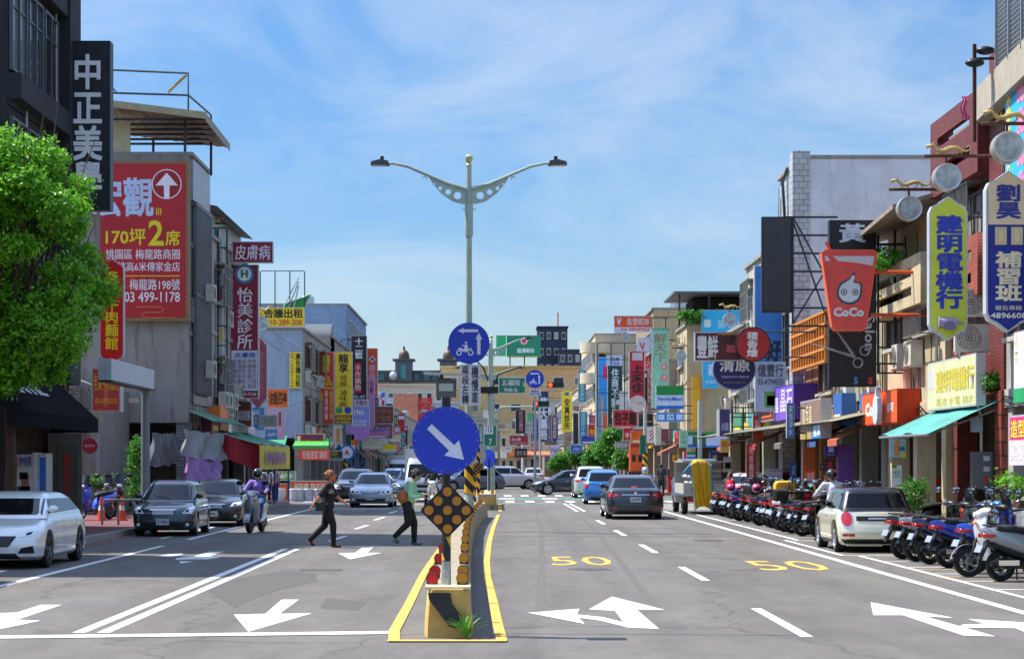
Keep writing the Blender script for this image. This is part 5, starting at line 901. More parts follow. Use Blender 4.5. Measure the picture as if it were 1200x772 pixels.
sign('small blue panel with three white service icons under the convenience store sign', 104, 769, 483, 801.5, 494, '1c66b4', [('ATM', .42, .35, .6, .65, '1c66b4', .02)], panels=[(.06, .2, .3, .8, 'b4c8dc'), (.38, .2, .64, .8, 'b4c8dc'), (.72, .2, .95, .8, 'b4c8dc')], t=.25)
sign('teal leaf-patterned vertical sign with brown characters and red dots', 114.5, 764, 385, 784, 478, '7fb8a4', [('^鮮天下', .12, .06, .88, .42, '8a7a56', .02)], panels=[(0, 0, 1, .02, '2a9c7c')], t=.25)
s = bpy.data.objects['hanging_sign']
dots = [o for o in bpy.data.objects if o.get('label', '').startswith('teal leaf-patterned')][0]
for i, z in enumerate((.1, -.55, -1.2)): MB().cyl((.22, -.014, z), (.22, -.006, z), .2, n=18).build('red_dot', sheen('c8707a'), dots); letter('鮮天下'[i], sheen('d8c4b8'), dots, .22, z, .2, .2, -.016, .02)
rnd = random.Random(5); b = MB()
for i in range(170): x, z = rnd.uniform(-.46, .46), rnd.uniform(-2.25, 2.2); a = rnd.uniform(0, 3); b.add([(x, -.0052 - i * .000004, z), (x + .05 * cos(a), -.0052 - i * .000004, z + .05 * sin(a)), (x + .09 * cos(a + .4), -.0052 - i * .000004, z + .09 * sin(a + .4)), (x + .05 * cos(a + .9), -.0052 - i * .000004, z + .05 * sin(a + .9))], [(0, 1, 2, 3)])
b.build('leaf_print', sheen('3f9a80'), dots, smooth=0, kind='stuff')
sign('orange and white rooftop sign with checkmark logo and telephone number', 119, 719.5, 370, 763.5, 388.5, 'cc4a14', [('V', .07, .14, .2, .58, 'c2cede', .05), ('佐登妮絲', .34, .14, .94, .58, 'c2cede', .01), ('03-4809953', .18, .76, .94, .95, 'cc4a14', .03)], panels=[(0, .72, 1, 1, 'b9bcd0')], t=.4)
sign('white square sign with orange checkmark logo below the rooftop sign', 122, 747, 396, 762.5, 412, 'b4bcd8', [('V', .15, .35, .6, .9, 'cc4a14', .05)], t=.3)
sign('red vertical steamed bun sign with black characters and leaf emblem', 128, 737.3, 411, 755.6, 490, 'b01c30', [('^上禾佳', .14, .2, .9, .62, '141014', .04), ('餐飲', .2, .66, .9, .74, '141014')], panels=[(.2, .03, .85, .14, 'b4acb4')], t=.3)
sign('red bun shop sign with three big black characters', 126, 718, 480, 747, 500, 'b8242c', [('包子饅', .06, .12, .96, .88, '120c0e', .05)], t=.2, rim='c9c9c9')
sign('black sign with gold flourish beside the bun shop sign', 125, 748, 484, 766, 500, '14161a', [('SOD', .1, .1, .6, .4, '5f5a40')], panels=[(.3, .55, .9, .65, '8a7a3a')], t=.2)
s = thing('round_sign', 'round pale sign with faint pink ring logo over the red vertical sign', 'shop sign', (PX(747.5, 124), 124, PZ(473, 124))); MB().cyl((0, 0, 0), (0, .15, 0), .53, n=32).build('disc', sheen('bfbab6'), s); MB().tube([(.1 + .16 * cos(a), -.01, .12 + .12 * sin(a)) for a in [pi + pi * k / 8 for k in range(9)]], .02, 5).build('pink_ring', sheen('b05a5a'), s); MB().tube([(0, .1, 0), (FX[1] - s.location.x, .1, 0)], .03, 5).build('bracket', STEEL, s)
sign('dark green vertical estate agent sign with white characters', 156, 712, 428, 729.5, 500, '0f3c34', [('^住商不動產', .25, .05, .75, .85, 'c8d0d4', .03)], t=.3)
sign('white cap panel with small green and blue lettering above the dark green sign', 156, 711, 416, 729.5, 430, 'aeb6d0', [('住商', .25, .18, .8, .5, '12604a', .04), ('不動產', .25, .58, .8, .82, '4a3ab0')], t=.3, arms=1)
sign('orange-red slatted sign column behind the red vertical sign', 132, 756, 417, 764, 486, 'c83c1c', [('^火鍋燒肉海鮮', .2, .03, .85, .97, 'c9c0c0', .0)], t=.2)
sign('small purple food picture sign far down on the right', 170, 690, 486, 700, 496, '7a4a80', [], panels=[(.3, .2, .75, .8, 'b8603a')], t=.15)
sign('red roast shop sign with yellow characters far down on the right', 168, 689, 497, 706, 511, 'b81c1c', [('呂記燒', .12, .42, .75, .82, YL, .03), ('本舖', .4, .1, .7, .32, YL)], t=.2)
sign('coral banner sign partly behind the dark green sign', 160, 706, 484, 724, 505, 'c85a44', [('壽司', .5, .7, .95, .9, 'd0c0b8')], t=.2)
sign('tall sky-blue hoarding with a pink dot and coloured stripes behind the dark green sign', 164, 701, 418, 713, 522, '2b8cd0', [], panels=[(.45, .1, .95, .25, 'c02860'), (.3, .45, .5, 1, 'd88a2a')], t=.3)
sign('blue sign with white digits low behind the coral banner', 158, 714, 506, 724, 515, '2a78c0', [('10元', .1, .2, .9, .8, 'd0dce8')], t=.2)
sign('red sign with white cursive characters under the bun shop sign', 140, 730, 501, 746, 516, 'b81c2c', [('不七', .15, .4, .8, .8, 'dcd4d0', .04)], t=.2)
sign('dark teal flower shop sign with pale characters over the trees', 139, 721, 517, 746, 526, '2c5666', [('麗雅鮮花店', .05, .15, .95, .85, 'b0c4c8', .02)], t=.25)
sign('white face sign with a black profile drawing on the right row', 118, 757, 500, 768, 519, 'c0c2c0', [('彡', .35, .15, .85, .85, '202020')], t=.8)
sign('cream paper-covered sign box on the right row before the store sign', 110, 768, 500, 775, 521, 'b3a98c', [], t=.6)
sign('teal framed green small sign hanging near the convenience store', 100, 796.5, 504, 806, 524, '6fb89a', [('^早點', .3, .1, .7, .5, 'a08a50'), ('04', .2, .6, .8, .8, 'a05a40')], t=.2)
r = sidesign('long green, white and blue convenience store fascia in the corner arcade', 10.2, 806, 847, 504, 521, 'b9bccc', [('FamilyMart', .1, .35, .5, .8, '1c66b0', .03)], [(0, 0, 1, .3, '0e7a34'), (0, .85, 1, 1, '1c5cae')]) if False else sign('long green, white and blue convenience store fascia on the corner house', 111.2, 806, 506, 862, 524, 'b0b6c8', [], [(0, 0, 1, .25, '12803a'), (0, .88, 1, 1, '1c6cc0'), (.1, .3, .2, .9, '12603a'), (.28, .15, .38, .95, '0e5a34')], arms=0, name='store_fascia')
sign('indigo light box sign with white script and grey end, on the right row', 78, 843, 479, 855.5, 511, '34305e', [('沐蘭', .15, .5, .85, .8, 'a8a8c8')], t=1.0, rim='a4a6aa', arms=2)
sign('small orange and yellow menu flag below the indigo light box', 77, 844, 514, 854, 530, 'd8a440', [], panels=[(.15, .2, .8, .6, 'c8703a')], t=.05, arms=1)
sign('pink-red vertical sign with white symbols left of the black and red box sign', 74, 882, 486, 895, 516, 'a8302a', [('花', .2, .2, .8, .6, 'c8a8a4', .04)], panels=[(0, .75, 1, 1, 'b8503a')], t=.2)
sign('inverted red triangle pennant with gold eyes motif on the cream wall', 110, 845, 464, 865, 474, '9c1c14', [('◉◉', .15, .1, .85, .6, 'd8a020')], shape='rect', t=.1, arms=0)
sidesign('black and dark red food sign box with brush characters facing the street', 9.9, 886, 906.5, 470, 492, '6c1c18', [('食堂', .2, .1, .8, .7, '0c0a0a', .08)], [(0, 0, .3, 1, '1a1214'), (.35, .7, .9, .8, 'c05a20')])
sidesign('bright purple shop sign box with white lettering facing the street', 9.7, 907, 930, 449, 491, '6a4aa8', [('昌', .05, .3, .25, .75, 'c8c0e0', .03), ('晶石', .35, .1, .95, .75, 'c0b8dc', .02)], [], t=.9, rim='4a2f8c')
sign('narrow blue water purifier sign with four pale characters', 58, 922, 472, 931, 513, '1c4f8c', [('^家恆淨水', .2, .06, .8, .94, 'b0c4d8', .01)], t=.15)
sidesign('faded brown sign board with cream characters and a blue corner panel', 9.2, 938, 962, 466, 513, '7a6258', [('霞香專', .12, .12, .6, .75, 'b8a888', .02), ('龍潭', .66, .66, .98, .95, 'd0d8e0', .03)], [(.58, .6, 1, 1, '1c6cb4'), (0, .78, .56, 1, 'a08a54')], t=.3)
s = sidesign('orange drink shop fascia box with white rounded letters', 10.0, 1010, 1051.5, 455, 495, 'd6501c', [('Coco', .12, .3, .52, .72, 'd8d0cc', .06), ('都可', .74, .38, .92, .66, 'd8c8c0', .04)], [], t=.6, rim='c23c10')
MB().prism([(x * 1.0 + .62, z * 1.2) for x, z in drop(.52)], -.22, -.1).build('drop_emblem', sheen('a8b8c8'), s, smooth=0)
sidesign('weathered pale yellow sign board with faded yellow characters above the teal awning', 10.0, 1087, 1144, 413, 475, 'b9b890', [('建明電機行', .2, .2, .97, .66, 'b3a638', .04), ('馬達 水電 抽水', .2, .76, .97, .93, 'b8ae58', .0)], [(.02, .15, .15, .55, 'b0b0ac')], t=.2)
sidesign('blue print banner with pink flowers high on the right edge building', 10.3, 1178, 1203, 76, 236, '2a9cd4', [('^專業服務品質', .08, .08, .3, .95, 'd8c840', .03), ('^❀❀❀❀', .55, .05, .98, .95, 'd87a98', .03)], [], t=.1)
sidesign('white and green grassy print sign at the right edge, low', 10.2, 1188, 1206, 385, 470, 'c4c8c6', [('^TINY MINI', .12, .05, .3, .45, 'c8a81c')], [(0, .8, 1, 1, '1c8a50')], t=.8)
sidesign('magenta and white hanging banner at the right edge near the brick column', 9.5, 1183, 1204, 485, 545, 'c02468', [('造型', .1, .1, .9, .45, 'd8c030', .02), ('剪髮', .1, .55, .9, .9, 'd0c8cc', .02)], [(0, .5, 1, 1, 'b9b0b4')], t=.05)
# far right cluster
sign('black vertical sign with a red-edged white script, left of the far signals', 260, 604, 480, 616, 508, '171a22', [('^紅日台壽司', .35, .06, .75, .9, 'b07078', .03)], t=.5)
sign('maroon sign with pale lettering and a steel brace far down the street', 240, 597, 510, 619, 521, '8c1c30', [('Zoo咖', .1, .2, .6, .6, 'c8b0b4', .02)], panels=[(.1, .75, .9, .82, 'b09098')], t=.3)
sign('black café sign with grey characters under the far maroon sign', 235, 603, 525, 618, 536, '1c1a1a', [('髮型 藝', .15, .25, .9, .75, '7f7a7a', .03)], t=.3, rim='8d8d8d')
sign('blue arrow-topped clinic sign left of the dark pharmacy column', 250, 624, 488, 631, 519, '1c2f8c', [('^協和眼科診所', .2, .1, .8, .9, '9aa4cc')], shape='point', t=.4)
sign('navy pharmacy column sign with large white characters', 245, 631, 458, 643, 518, '1a2a4c', [('^龍大藥局', .12, .12, .9, .96, 'b9c0d0', .05)], t=.5)
sign('blue arrow-topped sign with gold characters right of the pharmacy column', 240, 646, 485, 654, 519, '1a2c84', [('^金華牙診所', .2, .1, .8, .85, 'b8a868', .02)], shape='point', t=.4)
sign('yellow clinic sign with tall black characters and round blue logo', 215, 658, 457, 670.5, 506, 'd8c41c', [('^安真診所', .25, .2, .8, .95, '1c1c2c', .03)], panels=[(.3, .05, .7, .13, '3a5aa0')], t=.4)
sign('upper teal-blue vertical office sign right of the yellow clinic sign', 205, 677.5, 433, 687, 471, '2c7a94', [('^陳林代書事務所', .25, .04, .75, .96, '9cc4cc')], t=.4)
sign('lower teal-blue vertical sign with pale characters', 200, 678.5, 482, 688.5, 520, '2878a0', [('^葉國際不動產', .25, .04, .75, .9, '9cc4cc')], t=.4)
sign('plain black vertical board left of the lower teal-blue sign', 204, 671.5, 484, 678, 520, '1c1c22', (), t=.4)
sign('small dark red sign with white tooth symbol above the black board', 206, 672, 476, 678.5, 481, '6c1c3c', [('WW', .2, .3, .8, .7, 'c8a8b8')], t=.2)
sign('small blue sign with pale characters in front of the trees', 190, 668.5, 521, 682, 530.5, '1c50b0', [('土地銀行', .15, .3, .85, .75, '9ac0e0')], t=.3)
sign('small red and white sign below the blue arrow-topped clinic sign', 248, 622, 520, 630, 532, 'b83040', [('檳榔', .1, .2, .9, .6, 'd8c8c8')], t=.3)
sign('white cream blank sign box in the middle distance', 246, 635, 521, 644, 530, 'c4c0a8', (), t=.3)
sign('white sign with purple handwriting in the middle distance', 230, 644.5, 521, 656, 536, 'b9acc4', [('Nail', .15, .2, .9, .6, '5a4a90')], t=.3)
sign('small yellow square sign in the middle distance', 228, 654, 528, 659, 538, 'd8c020', (), t=.3)
sign('purple long shop sign over dark shop fronts in the middle distance', 225, 661, 539, 678, 543.5, '7c3468', [('時尚造型', .1, .15, .9, .85, 'c0a0b8')], t=.3)
sign('small white sign with pink line at the left of the far row', 255, 590, 523, 600, 530, 'c8c8c8', [('專業', .2, .2, .8, .6, 'b86070')], t=.3)
s = sign('green rooftop post office sign with red and white round emblem', 340, 594, 393, 634, 417, '12785a', [('龍潭郵局', .3, .62, .8, .85, 'b9d8cc', .03)], t=5.0, rim='12905a', arms=0, name='rooftop_sign', cat='rooftop sign')
MB().cyl((0, -.1, .8), (0, 0, .8), .6, n=20).build('emblem', sheen('c8ccc8'), s); MB().cyl((0, -.14, .8), (0, -.1, .8), .4, n=20).build('emblem', sheen('c03040'), s)
MB().b2(-4.8, -3.1, -.6, -.05, -1.8, 1.75).build('side_board', sheen('1c9a60'), s, smooth=0); b = [MB().b2(x, x + .2, 1, 1.2, -3.4, -1.8).build('leg', STEEL, s, smooth=0) for x in (-2.5, 0, 2.5)]
# street lantern discs with dragons
def dragon(parent, x, z, L_, flip=1, m=None):
    b = MB(); P = lambda a, e: (x + flip * a * L_, 0, z + e * L_)
    b.tube([P(-.40, .20), P(-.33, .23), P(-.27, .15), P(-.20, .09), P(-.08, .09), (P(.08, .15)), P(.22, .16), P(.34, .09), P(.44, .07), P(.53, .11), P(.55, .18), P(.50, .21), P(.46, .17)], [k * L_ for k in (.03, .035, .04, .05, .055, .06, .05, .035, .025, .02, .016, .014, .01)], 8)
    b.tube([P(-.40, .21), P(-.50, .19)], [.035 * L_, .018 * L_], 6).tube([P(-.40, .18), P(-.48, .14)], [.02 * L_, .012 * L_], 6).tube([P(-.36, .24), P(-.28, .31)], [.015 * L_, .006 * L_], 5)
    for a, e, a2 in ((-.16, .08, -.24), (-.10, .08, -.04), (.20, .13, .12), (.27, .12, .34)): b.tube([P(a, e), P((a + a2) / 2 + .03, .05), P(a2, .0), P(a2 - .04, .0)], [.026 * L_, .02 * L_, .015 * L_, .008 * L_], 5)
    for k in range(6): a = -.22 + .08 * k; b.tube([P(a, .13 + .02 * sin(k)), P(a + .03, .20 + .02 * sin(k))], [.014 * L_, .004 * L_], 4)
    b.build('dragon', m or mat('c4ab6c', .45, .45, var=.25, scale=9), parent)
def lantern(label, d, px, py, rpx, sd, face='a8b4b4'):
    r_ = rpx * d / F; x = PX(px, d); r = thing('street_lantern', label, 'lantern', (x, d, PZ(py, d))); MB().lathe([(r_ * .85, -.14), (r_, -.12), (r_, .1), (r_ * .85, .12)], n=28, ax='y').build('drum', mat('aaa692', .4, .4, var=.2), r)
    MB().cyl((0, -.155, 0), (0, -.14, 0), r_ * .84, n=28).build('glass_face', mat(face, .15, var=.45, scale=5, key='lantern_glass'), r); MB().lathe([(r_ * .84, -.15), (r_ * .97, -.165), (r_ * .99, -.13)], n=28, ax='y', loop=True).build('rim', mat('bdbfb8', .35, .6), r)
    xe = FX[sd] + (.3 * sd) - x; zt = r_ + .16; MB().tube([(-sd * r_ * 1.6, 0, zt), (xe, 0, zt)], .035, 6).tube([(-sd * .0, 0, zt), (0, 0, r_)], .025, 6).build('bracket', mat('5a3a2a', .7, .3), r); dragon(r, -sd * r_ * .3 + sd * .1, zt + .03, r_ * 3.1, 1 if sd > 0 else -1)
lantern('largest round street lantern with gold dragon, highest at the right edge', 37, 1180, 173.5, 18.5, 1); lantern('round street lantern with gold dragon left of the brick balcony', 40, 1109, 208.5, 16.3, 1); lantern('round street lantern with dragon under the sloping tin eave', 44, 1065, 245, 14.5, 1)
lantern('small round street lantern in front of the cyan hoarding', 96, 855, 374.5, 8, 1); lantern('small round street lantern near the convenience store sign', 112, 798, 417.5, 6.5, 1); lantern('tiny round street lantern below the orange rooftop sign', 137, 733, 394, 4.5, 1); lantern('blue-faced round street lantern beside the ladder frame on the left', 80, 249, 275.5, 9, -1, '3a8ab0'); lantern('grey round lantern disc left of the yellow rooftop notice', 100, 306, 379, 9, -1)
# long steel frames holding the right-hand row of signs
framework('rusty steel sign frame left of the brown building', 122, 764, 812, 372, 480, 5, 1, 4); framework('tall sign frame behind the red and orange vertical signs', 133, 700, 764, 402, 500, 6, 1, 5)
framework('thin horizontal rails frame under the indigo light box', 76, 858, 884, 478, 512, 4, 1, 3); framework('left ladder frame with hanging cables above the roast-meat signs', 128, 357, 373, 408, 500, 5, -1, 3)
framework('grid frame on the left row beside the black vertical sign', 147, 400, 412, 398, 420, 2, -1, 2)
# ---------------------------------------------------------------- cars: front faces +y in the car's own frame
def lerp(a, b, t): return a + (b - a) * t
class Shell:
    """closed body described level by level: z -> half width, front y, rear y"""
    def __init__(s, lv, lf, lr, n): s.lv, s.lf, s.lr, s.n = lv, lf, lr, n
    def at(s, z):
        L_ = s.lv
        if z <= L_[0][0]: return L_[0][1:]
        for a, b in zip(L_, L_[1:]):
            if z <= b[0]: t = (z - a[0]) / (b[0] - a[0]); return tuple(lerp(p, q_, t) for p, q_ in zip(a[1:], b[1:]))
        return L_[-1][1:]
    def cut(s, u): return 1 - (1 - min(abs(u), 1) ** s.n) ** (1 / s.n)
    def front(s, x, z): w, yf, yr = s.at(z); return yf - s.lf * s.cut(x / w)
    def rear(s, x, z): w, yf, yr = s.at(z); return yr + s.lr * s.cut(x / w)
    def side(s, y, z):
        w, yf, yr = s.at(z); f = max(0, (y - (yf - s.lf)) / s.lf, ((yr + s.lr) - y) / s.lr); return w * (1 - min(f, 1) ** s.n) ** (1 / s.n)
    def ring(s, z):
        w, yf, yr = s.at(z); P = []
        U = [sin(pi / 2 * k / 8) for k in range(9)]
        for u in U: P.append((u * w, yf - s.lf * s.cut(u), z))
        for t in (.12, .28, .45, .62, .78, .9): P.append((w, lerp(yf - s.lf, yr + s.lr, t), z))
        for u in U[::-1]: P.append((u * w, yr + s.lr * s.cut(u), z))
        return P + [(-x, y, z_) for x, y, z_ in P[-2:0:-1]]
    def build(s, name, m, parent, cut=None, dz=.025):
        zs = [s.lv[0][0]]
        for a, b in zip(s.lv, s.lv[1:]):
            k = max(1, int((b[0] - a[0]) / .06)); zs += [a[0] + (b[0] - a[0]) * (i + 1) / k for i in range(k)]
        b = MB().grid([s.ring(z) for z in zs], True, True)
        if cut is None: return b.build(name, m, parent, smooth=38)
        me = b.mesh(name, 0); o = put(name, me); c = put('c', cut.mesh('c', 0)); md = o.modifiers.new('b', 'BOOLEAN'); md.object = c; md.operation = 'DIFFERENCE'; md.solver = 'EXACT'
        m2 = evalmesh(o, (c,))
        m2.materials.clear(); m2.materials.append(m); m2.shade_smooth(); m2.set_sharp_from_angle(angle=radians(32)); return put(name, m2, parent)
def patchf(fn, poly, m, name, parent, off=.006, n=6, closed=True):
    """polygon in (x,z) wrapped onto a front or rear surface: four-sided, given as corner loop"""
    (a, b, c, d) = poly; rows = []
    for i in range(n + 1):
        t = i / n; p, q_ = (lerp(a[0], d[0], t), lerp(a[1], d[1], t)), (lerp(b[0], c[0], t), lerp(b[1], c[1], t)); row = []
        for j in range(n + 1): u = j / n; x, z = lerp(p[0], q_[0], u), lerp(p[1], q_[1], u); row.append(fn(x, z, off))
        rows.append(row)
    return MB().grid(rows).build(name, m, parent, smooth=60)
WHL = {}
def wheel(parent, x, y, r=.32, w=.2, spokes=5, dark=False, side=1):
    k = (r, w, spokes, dark)
    if k not in WHL:
        ty = MB().lathe([(r * .66, -w / 2), (r * .93, -w / 2), (r, -w * .36), (r, w * .36), (r * .93, w / 2), (r * .66, w / 2)], n=28, ax='x', loop=True).mesh('tyre', 35); ty.materials.append(TYRE)
        b = MB().lathe([(r * .60, w * .3), (r * .66, w / 2 + .004), (r * .70, w * .5 + .002), (r * .68, w * .2), (r * .5, w * .1)], n=28, ax='x', loop=True)
        for i in range(spokes):
            a0 = 2 * pi * i / spokes
            for da in (-.11, .11):
                a = a0 + da; R = Matrix.Rotation(a, 3, 'X'); b.box(R @ Vector((w * .42, 0, r * .37)), (.025, r * .1, r * .58), M=R)
        b.cyl((w * .3, 0, 0), (w * .5, 0, 0), r * .13, n=12); ri = b.mesh('rim', 35); ri.materials.append(mat('4a4c50' if dark else 'b0b3b8', .25, .85, var=.05, key='alloy'))
        dk = MB().cyl((-w * .3, 0, 0), (w * .12, 0, 0), r * .66, n=20).mesh('brake_disc', 0); dk.materials.append(mat('1b1b1d', .6)); WHL[k] = (ty, ri, dk)
    ty, ri, dk = WHL[k]; e = bpy.data.objects.new('wheel', ty); COL.objects.link(e); e.parent = parent; e.location = (x, y, r)
    if side < 0: e.rotation_euler = (0, 0, pi)
    put('rim', ri, e); put('brake_disc', dk, e); return e
PLATE = mat('c9ccd0', .4, key='plate_white')
def car(name, label, cat, loc, rz, kind, col, plate=None, W_=1.78, L_=4.55, H=1.46, wb=2.65, wr=.32, spokes=5, dark=False, front='plain', glass=GLASS_CAR, roofcol=None, lamp='slant', tail='wide', group=None, sc=1):
    r = thing(name, label, cat, loc, rz, group); r.scale = (sc, sc, sc); hw = W_ / 2; f = L_ / 2; paint = carpaint(col); k = H / 1.46; zb = .93 * k if kind != 'suv' else 1.02
    if kind == 'sedan':
        lv = [(.17, hw * .9, f - .14, -f + .12), (.24, hw * .97, f - .03, -f + .03), (.42, hw, f, -f), (.58, hw, f - .02, -f + .01), (.68, hw * .995, f - .09, -f + .03), (.76, hw * .98, f - .26, -f + .05), (.84, hw * .96, f - .62, -f + .06), (.92, hw * .925, f - 1.12, -f + .08), (.985, hw * .86, f - 1.3, -f + .16), (1.01, hw * .76, f - 1.38, -f + .32)]
        gv = [(.90, hw * .90, f - .98, -f + .62), (.97, hw * .885, f - 1.12, -f + .70), (H - .1, hw * .70, f - 1.78, -f + 1.34), (H - .035, hw * .63, f - 1.94, -f + 1.52), (H, hw * .48, f - 2.2, -f + 1.8)]
    elif kind == 'hatch':
        lv = [(.17, hw * .9, f - .14, -f + .12), (.24, hw * .97, f - .03, -f + .03), (.42, hw, f, -f), (.60, hw, f - .03, -f + .02), (.72, hw * .99, f - .13, -f + .05), (.82, hw * .97, f - .42, -f + .08), (.9, hw * .94, f - .8, -f + .1), (.96, hw * .90, f - 1.0, -f + .14), (1.0, hw * .84, f - 1.1, -f + .2)]
        gv = [(.92, hw * .91, f - .86, -f + .10), (1.0, hw * .885, f - 1.0, -f + .16), (H - .14, hw * .73, f - 1.62, -f + .62), (H - .05, hw * .66, f - 1.8, -f + .95), (H, hw * .5, f - 2.05, -f + 1.5)]
    elif kind == 'mini':
        lv = [(.17, hw * .9, f - .1, -f + .12), (.26, hw * .98, f - .02, -f + .03), (.42, hw, f, -f), (.6, hw, f - .03, -f + .04), (.74, hw * .985, f - .1, -f + .1), (.84, hw * .96, f - .3, -f + .14), (.9, hw * .93, f - .7, -f + .16), (.95, hw * .88, f - .9, -f + .2)]
        gv = [(.90, hw * .90, f - .84, -f + .16), (.97, hw * .88, f - .95, -f + .2), (H - .12, hw * .765, f - 1.32, -f + .42), (H - .04, hw * .72, f - 1.45, -f + .48), (H, hw * .58, f - 1.7, -f + .62)]
    else:
        lv = [(.22, hw * .9, f - .14, -f + .12), (.3, hw * .97, f - .03, -f + .03), (.5, hw, f, -f), (.74, hw, f - .03, -f + .02), (.88, hw * .985, f - .12, -f + .05), (.97, hw * .96, f - .5, -f + .08), (1.04, hw * .92, f - .95, -f + .12), (1.08, hw * .86, f - 1.05, -f + .18)]
        gv = [(1.02, hw * .90, f - .9, -f + .12), (1.09, hw * .88, f - 1.02, -f + .16), (H - .13, hw * .75, f - 1.6, -f + .42), (H - .04, hw * .68, f - 1.75, -f + .52), (H, hw * .5, f - 2.0, -f + .75)]
    cut = MB(); ya, yb = f - .86, f - .86 - wb
    if kind == 'mini': ya, yb = f - .72, f - .72 - wb
    for y in (ya, yb): cut.cyl((-2, y, wr), (2, y, wr), wr + .055, n=28)
    bs = Shell(lv, .52, .34, 3.4); gs = Shell(gv, .30, .26, 3.6)
    body = bs.build('body', paint, r, cut)
    MB().b2(-hw * .84, hw * .84, -f + .3, f - .3, .16, .64).build('underbody', BLACKP, r, smooth=0)
    gs.build('cabin', carpaint(roofcol) if roofcol else paint, r)
    F_ = lambda x, z, o: (x, gs.front(x, z) + o, z); R_ = lambda x, z, o: (x, gs.rear(x, z) - o, z)
    z0, z1 = gv[1][0] - .01, gv[2][0]; wa, wt = gv[1][1], gv[2][1]
    patchf(F_, [(-wa * .90, z0), (wa * .90, z0), (wt * .93, z1 + .01), (-wt * .93, z1 + .01)], glass, 'windshield', r, n=10)
    patchf(R_, [(-wa * .86, z0 + .03), (wa * .86, z0 + .03), (wt * .86, z1 - .01), (-wt * .86, z1 - .01)], glass, 'rear_window', r, n=10)
    yF0, yF1, yR0, yR1 = gv[1][2] - .22, gv[2][2] - .12, gv[1][3] + .25, gv[2][3] + .12; ym = (ya + yb) / 2 + .05
    for s_ in (-1, 1):
        Sd = lambda y, z, o, s_=s_: (s_ * (gs.side(y, z) + o), y, z)
        zt = z1 + .0
        patchf(Sd, [(yF0, z0 + .02), (ym + .03, z0 + .03), (ym + .03, zt), (yF1, zt)], glass, 'side_window', r, n=6); patchf(Sd, [(ym - .04, z0 + .03), (yR0 + .1, z0 + .05), (yR1 + .05, zt - .01), (ym - .04, zt)], glass, 'side_window', r, n=6)
        Sb = lambda y, z, o, s_=s_: (s_ * (bs.side(y, z) + o), y, z)
        zw = lv[-3][0] - .02
        for y in ((ya - wr - .18, ym, yb + wr * .75) if kind != 'mini' else (ya - wr - .14, yb + wr + .12)): patchf(Sb, [(y - .006, .3), (y + .006, .3), (y + .006, zw), (y - .006, zw)], BLACKP, 'door_seam', r, .003, 8)
        for y in ((ym + .2, ym - .8) if kind != 'mini' else (ym - .1,)): o = MB().box((s_ * (bs.side(y, .82 * k) + .012), y, .80 * k), (.03, .18, .028)).build('door_handle', CHROME if kind == 'mini' or front == 'chrome' else paint, r)
        ymr = yF0 - .06; mo = MB().ell((s_ * (gs.side(ymr, z0 + .08) + .13), ymr, z0 + .10), (.11, .06, .075), 12, 8).build('mirror', paint if kind != 'mini' else BLACKP, r); MB().box((s_ * (gs.side(ymr, z0 + .05) + .03), ymr, z0 + .05), (.12, .04, .03)).build('mirror_stalk', BLACKP, mo)
        patchf(Sb, [(ya - wr - .05, .19), (yb + wr + .05, .19), (yb + wr + .05, .27), (ya - wr - .05, .27)], BLACKP if kind in ('suv', 'mini') else paint, 'sill_skirt', r, .012, 6)
        for y in (ya, yb):
            wheel(r, s_ * (hw - .115), y, wr, .21, spokes, dark, s_)
            if kind in ('mini',) or (kind == 'suv' and front == 'clad'):
                b = MB(); rows = []
                for i in range(15): a = -.15 + (pi + .3) * i / 14; rows.append([(s_ * (bs.side(min(max(y + cos(a) * rr, -f + .1), f - .1), max(wr + sin(a) * rr, .2)) + .012), y + cos(a) * rr, wr + sin(a) * rr) for rr in (wr + .05, wr + .11)])
                b.grid(rows).build('arch_trim', BLACKP, r)
    Fb = lambda x, z, o: (x, bs.front(x, z) + o, z); Rb = lambda x, z, o: (x, bs.rear(x, z) - o, z)
    if lamp == 'slant':
        for s_ in (-1, 1): h_ = patchf(Fb, [(s_ * hw * .56, .61 * k), (s_ * hw * .94, .66 * k), (s_ * hw * .98, .79 * k), (s_ * hw * .70, .74 * k)], LAMPGL, 'headlight', r, .012); patchf(Fb, [(s_ * hw * .70, .645 * k), (s_ * hw * .80, .675 * k), (s_ * hw * .82, .72 * k), (s_ * hw * .71, .70 * k)], mat('22262c', .1, .5), 'bulb', h_, .017, 3)
    elif lamp == 'big':
        for s_ in (-1, 1): h_ = patchf(Fb, [(s_ * hw * .60, .60 * k), (s_ * hw * .90, .60 * k), (s_ * hw * .965, .80 * k), (s_ * hw * .78, .76 * k)], LAMPGL, 'headlight', r, .012); patchf(Fb, [(s_ * hw * .68, .63 * k), (s_ * hw * .80, .64 * k), (s_ * hw * .82, .71 * k), (s_ * hw * .74, .71 * k)], mat('3a3e44', .1, .8), 'bulb', h_, .017, 3)
    elif lamp == 'oval':
        for s_ in (-1, 1):
            for cx_, cz_, rr in ((.80, .665, .105), (.58, .655, .085)):
                b = MB(); rows = []
                for q_ in (0, .5, 1): rows.append([Fb(s_ * hw * cx_ + cos(a) * rr * q_, cz_ * k + sin(a) * rr * q_ * 1.05, .014 + .01 * (1 - q_)) for a in [2 * pi * i / 16 for i in range(16)]])
                h_ = b.grid(rows, True).build('headlight', LAMPGL, r); b = MB().grid([[Fb(s_ * hw * cx_ + cos(a) * rr * q_, cz_ * k + sin(a) * rr * q_ * 1.05, .027) for a in [2 * pi * i / 12 for i in range(12)]] for q_ in (.05, .5)], True).build('bulb', mat('30343a', .1, .8), h_)
    g = BLACKP
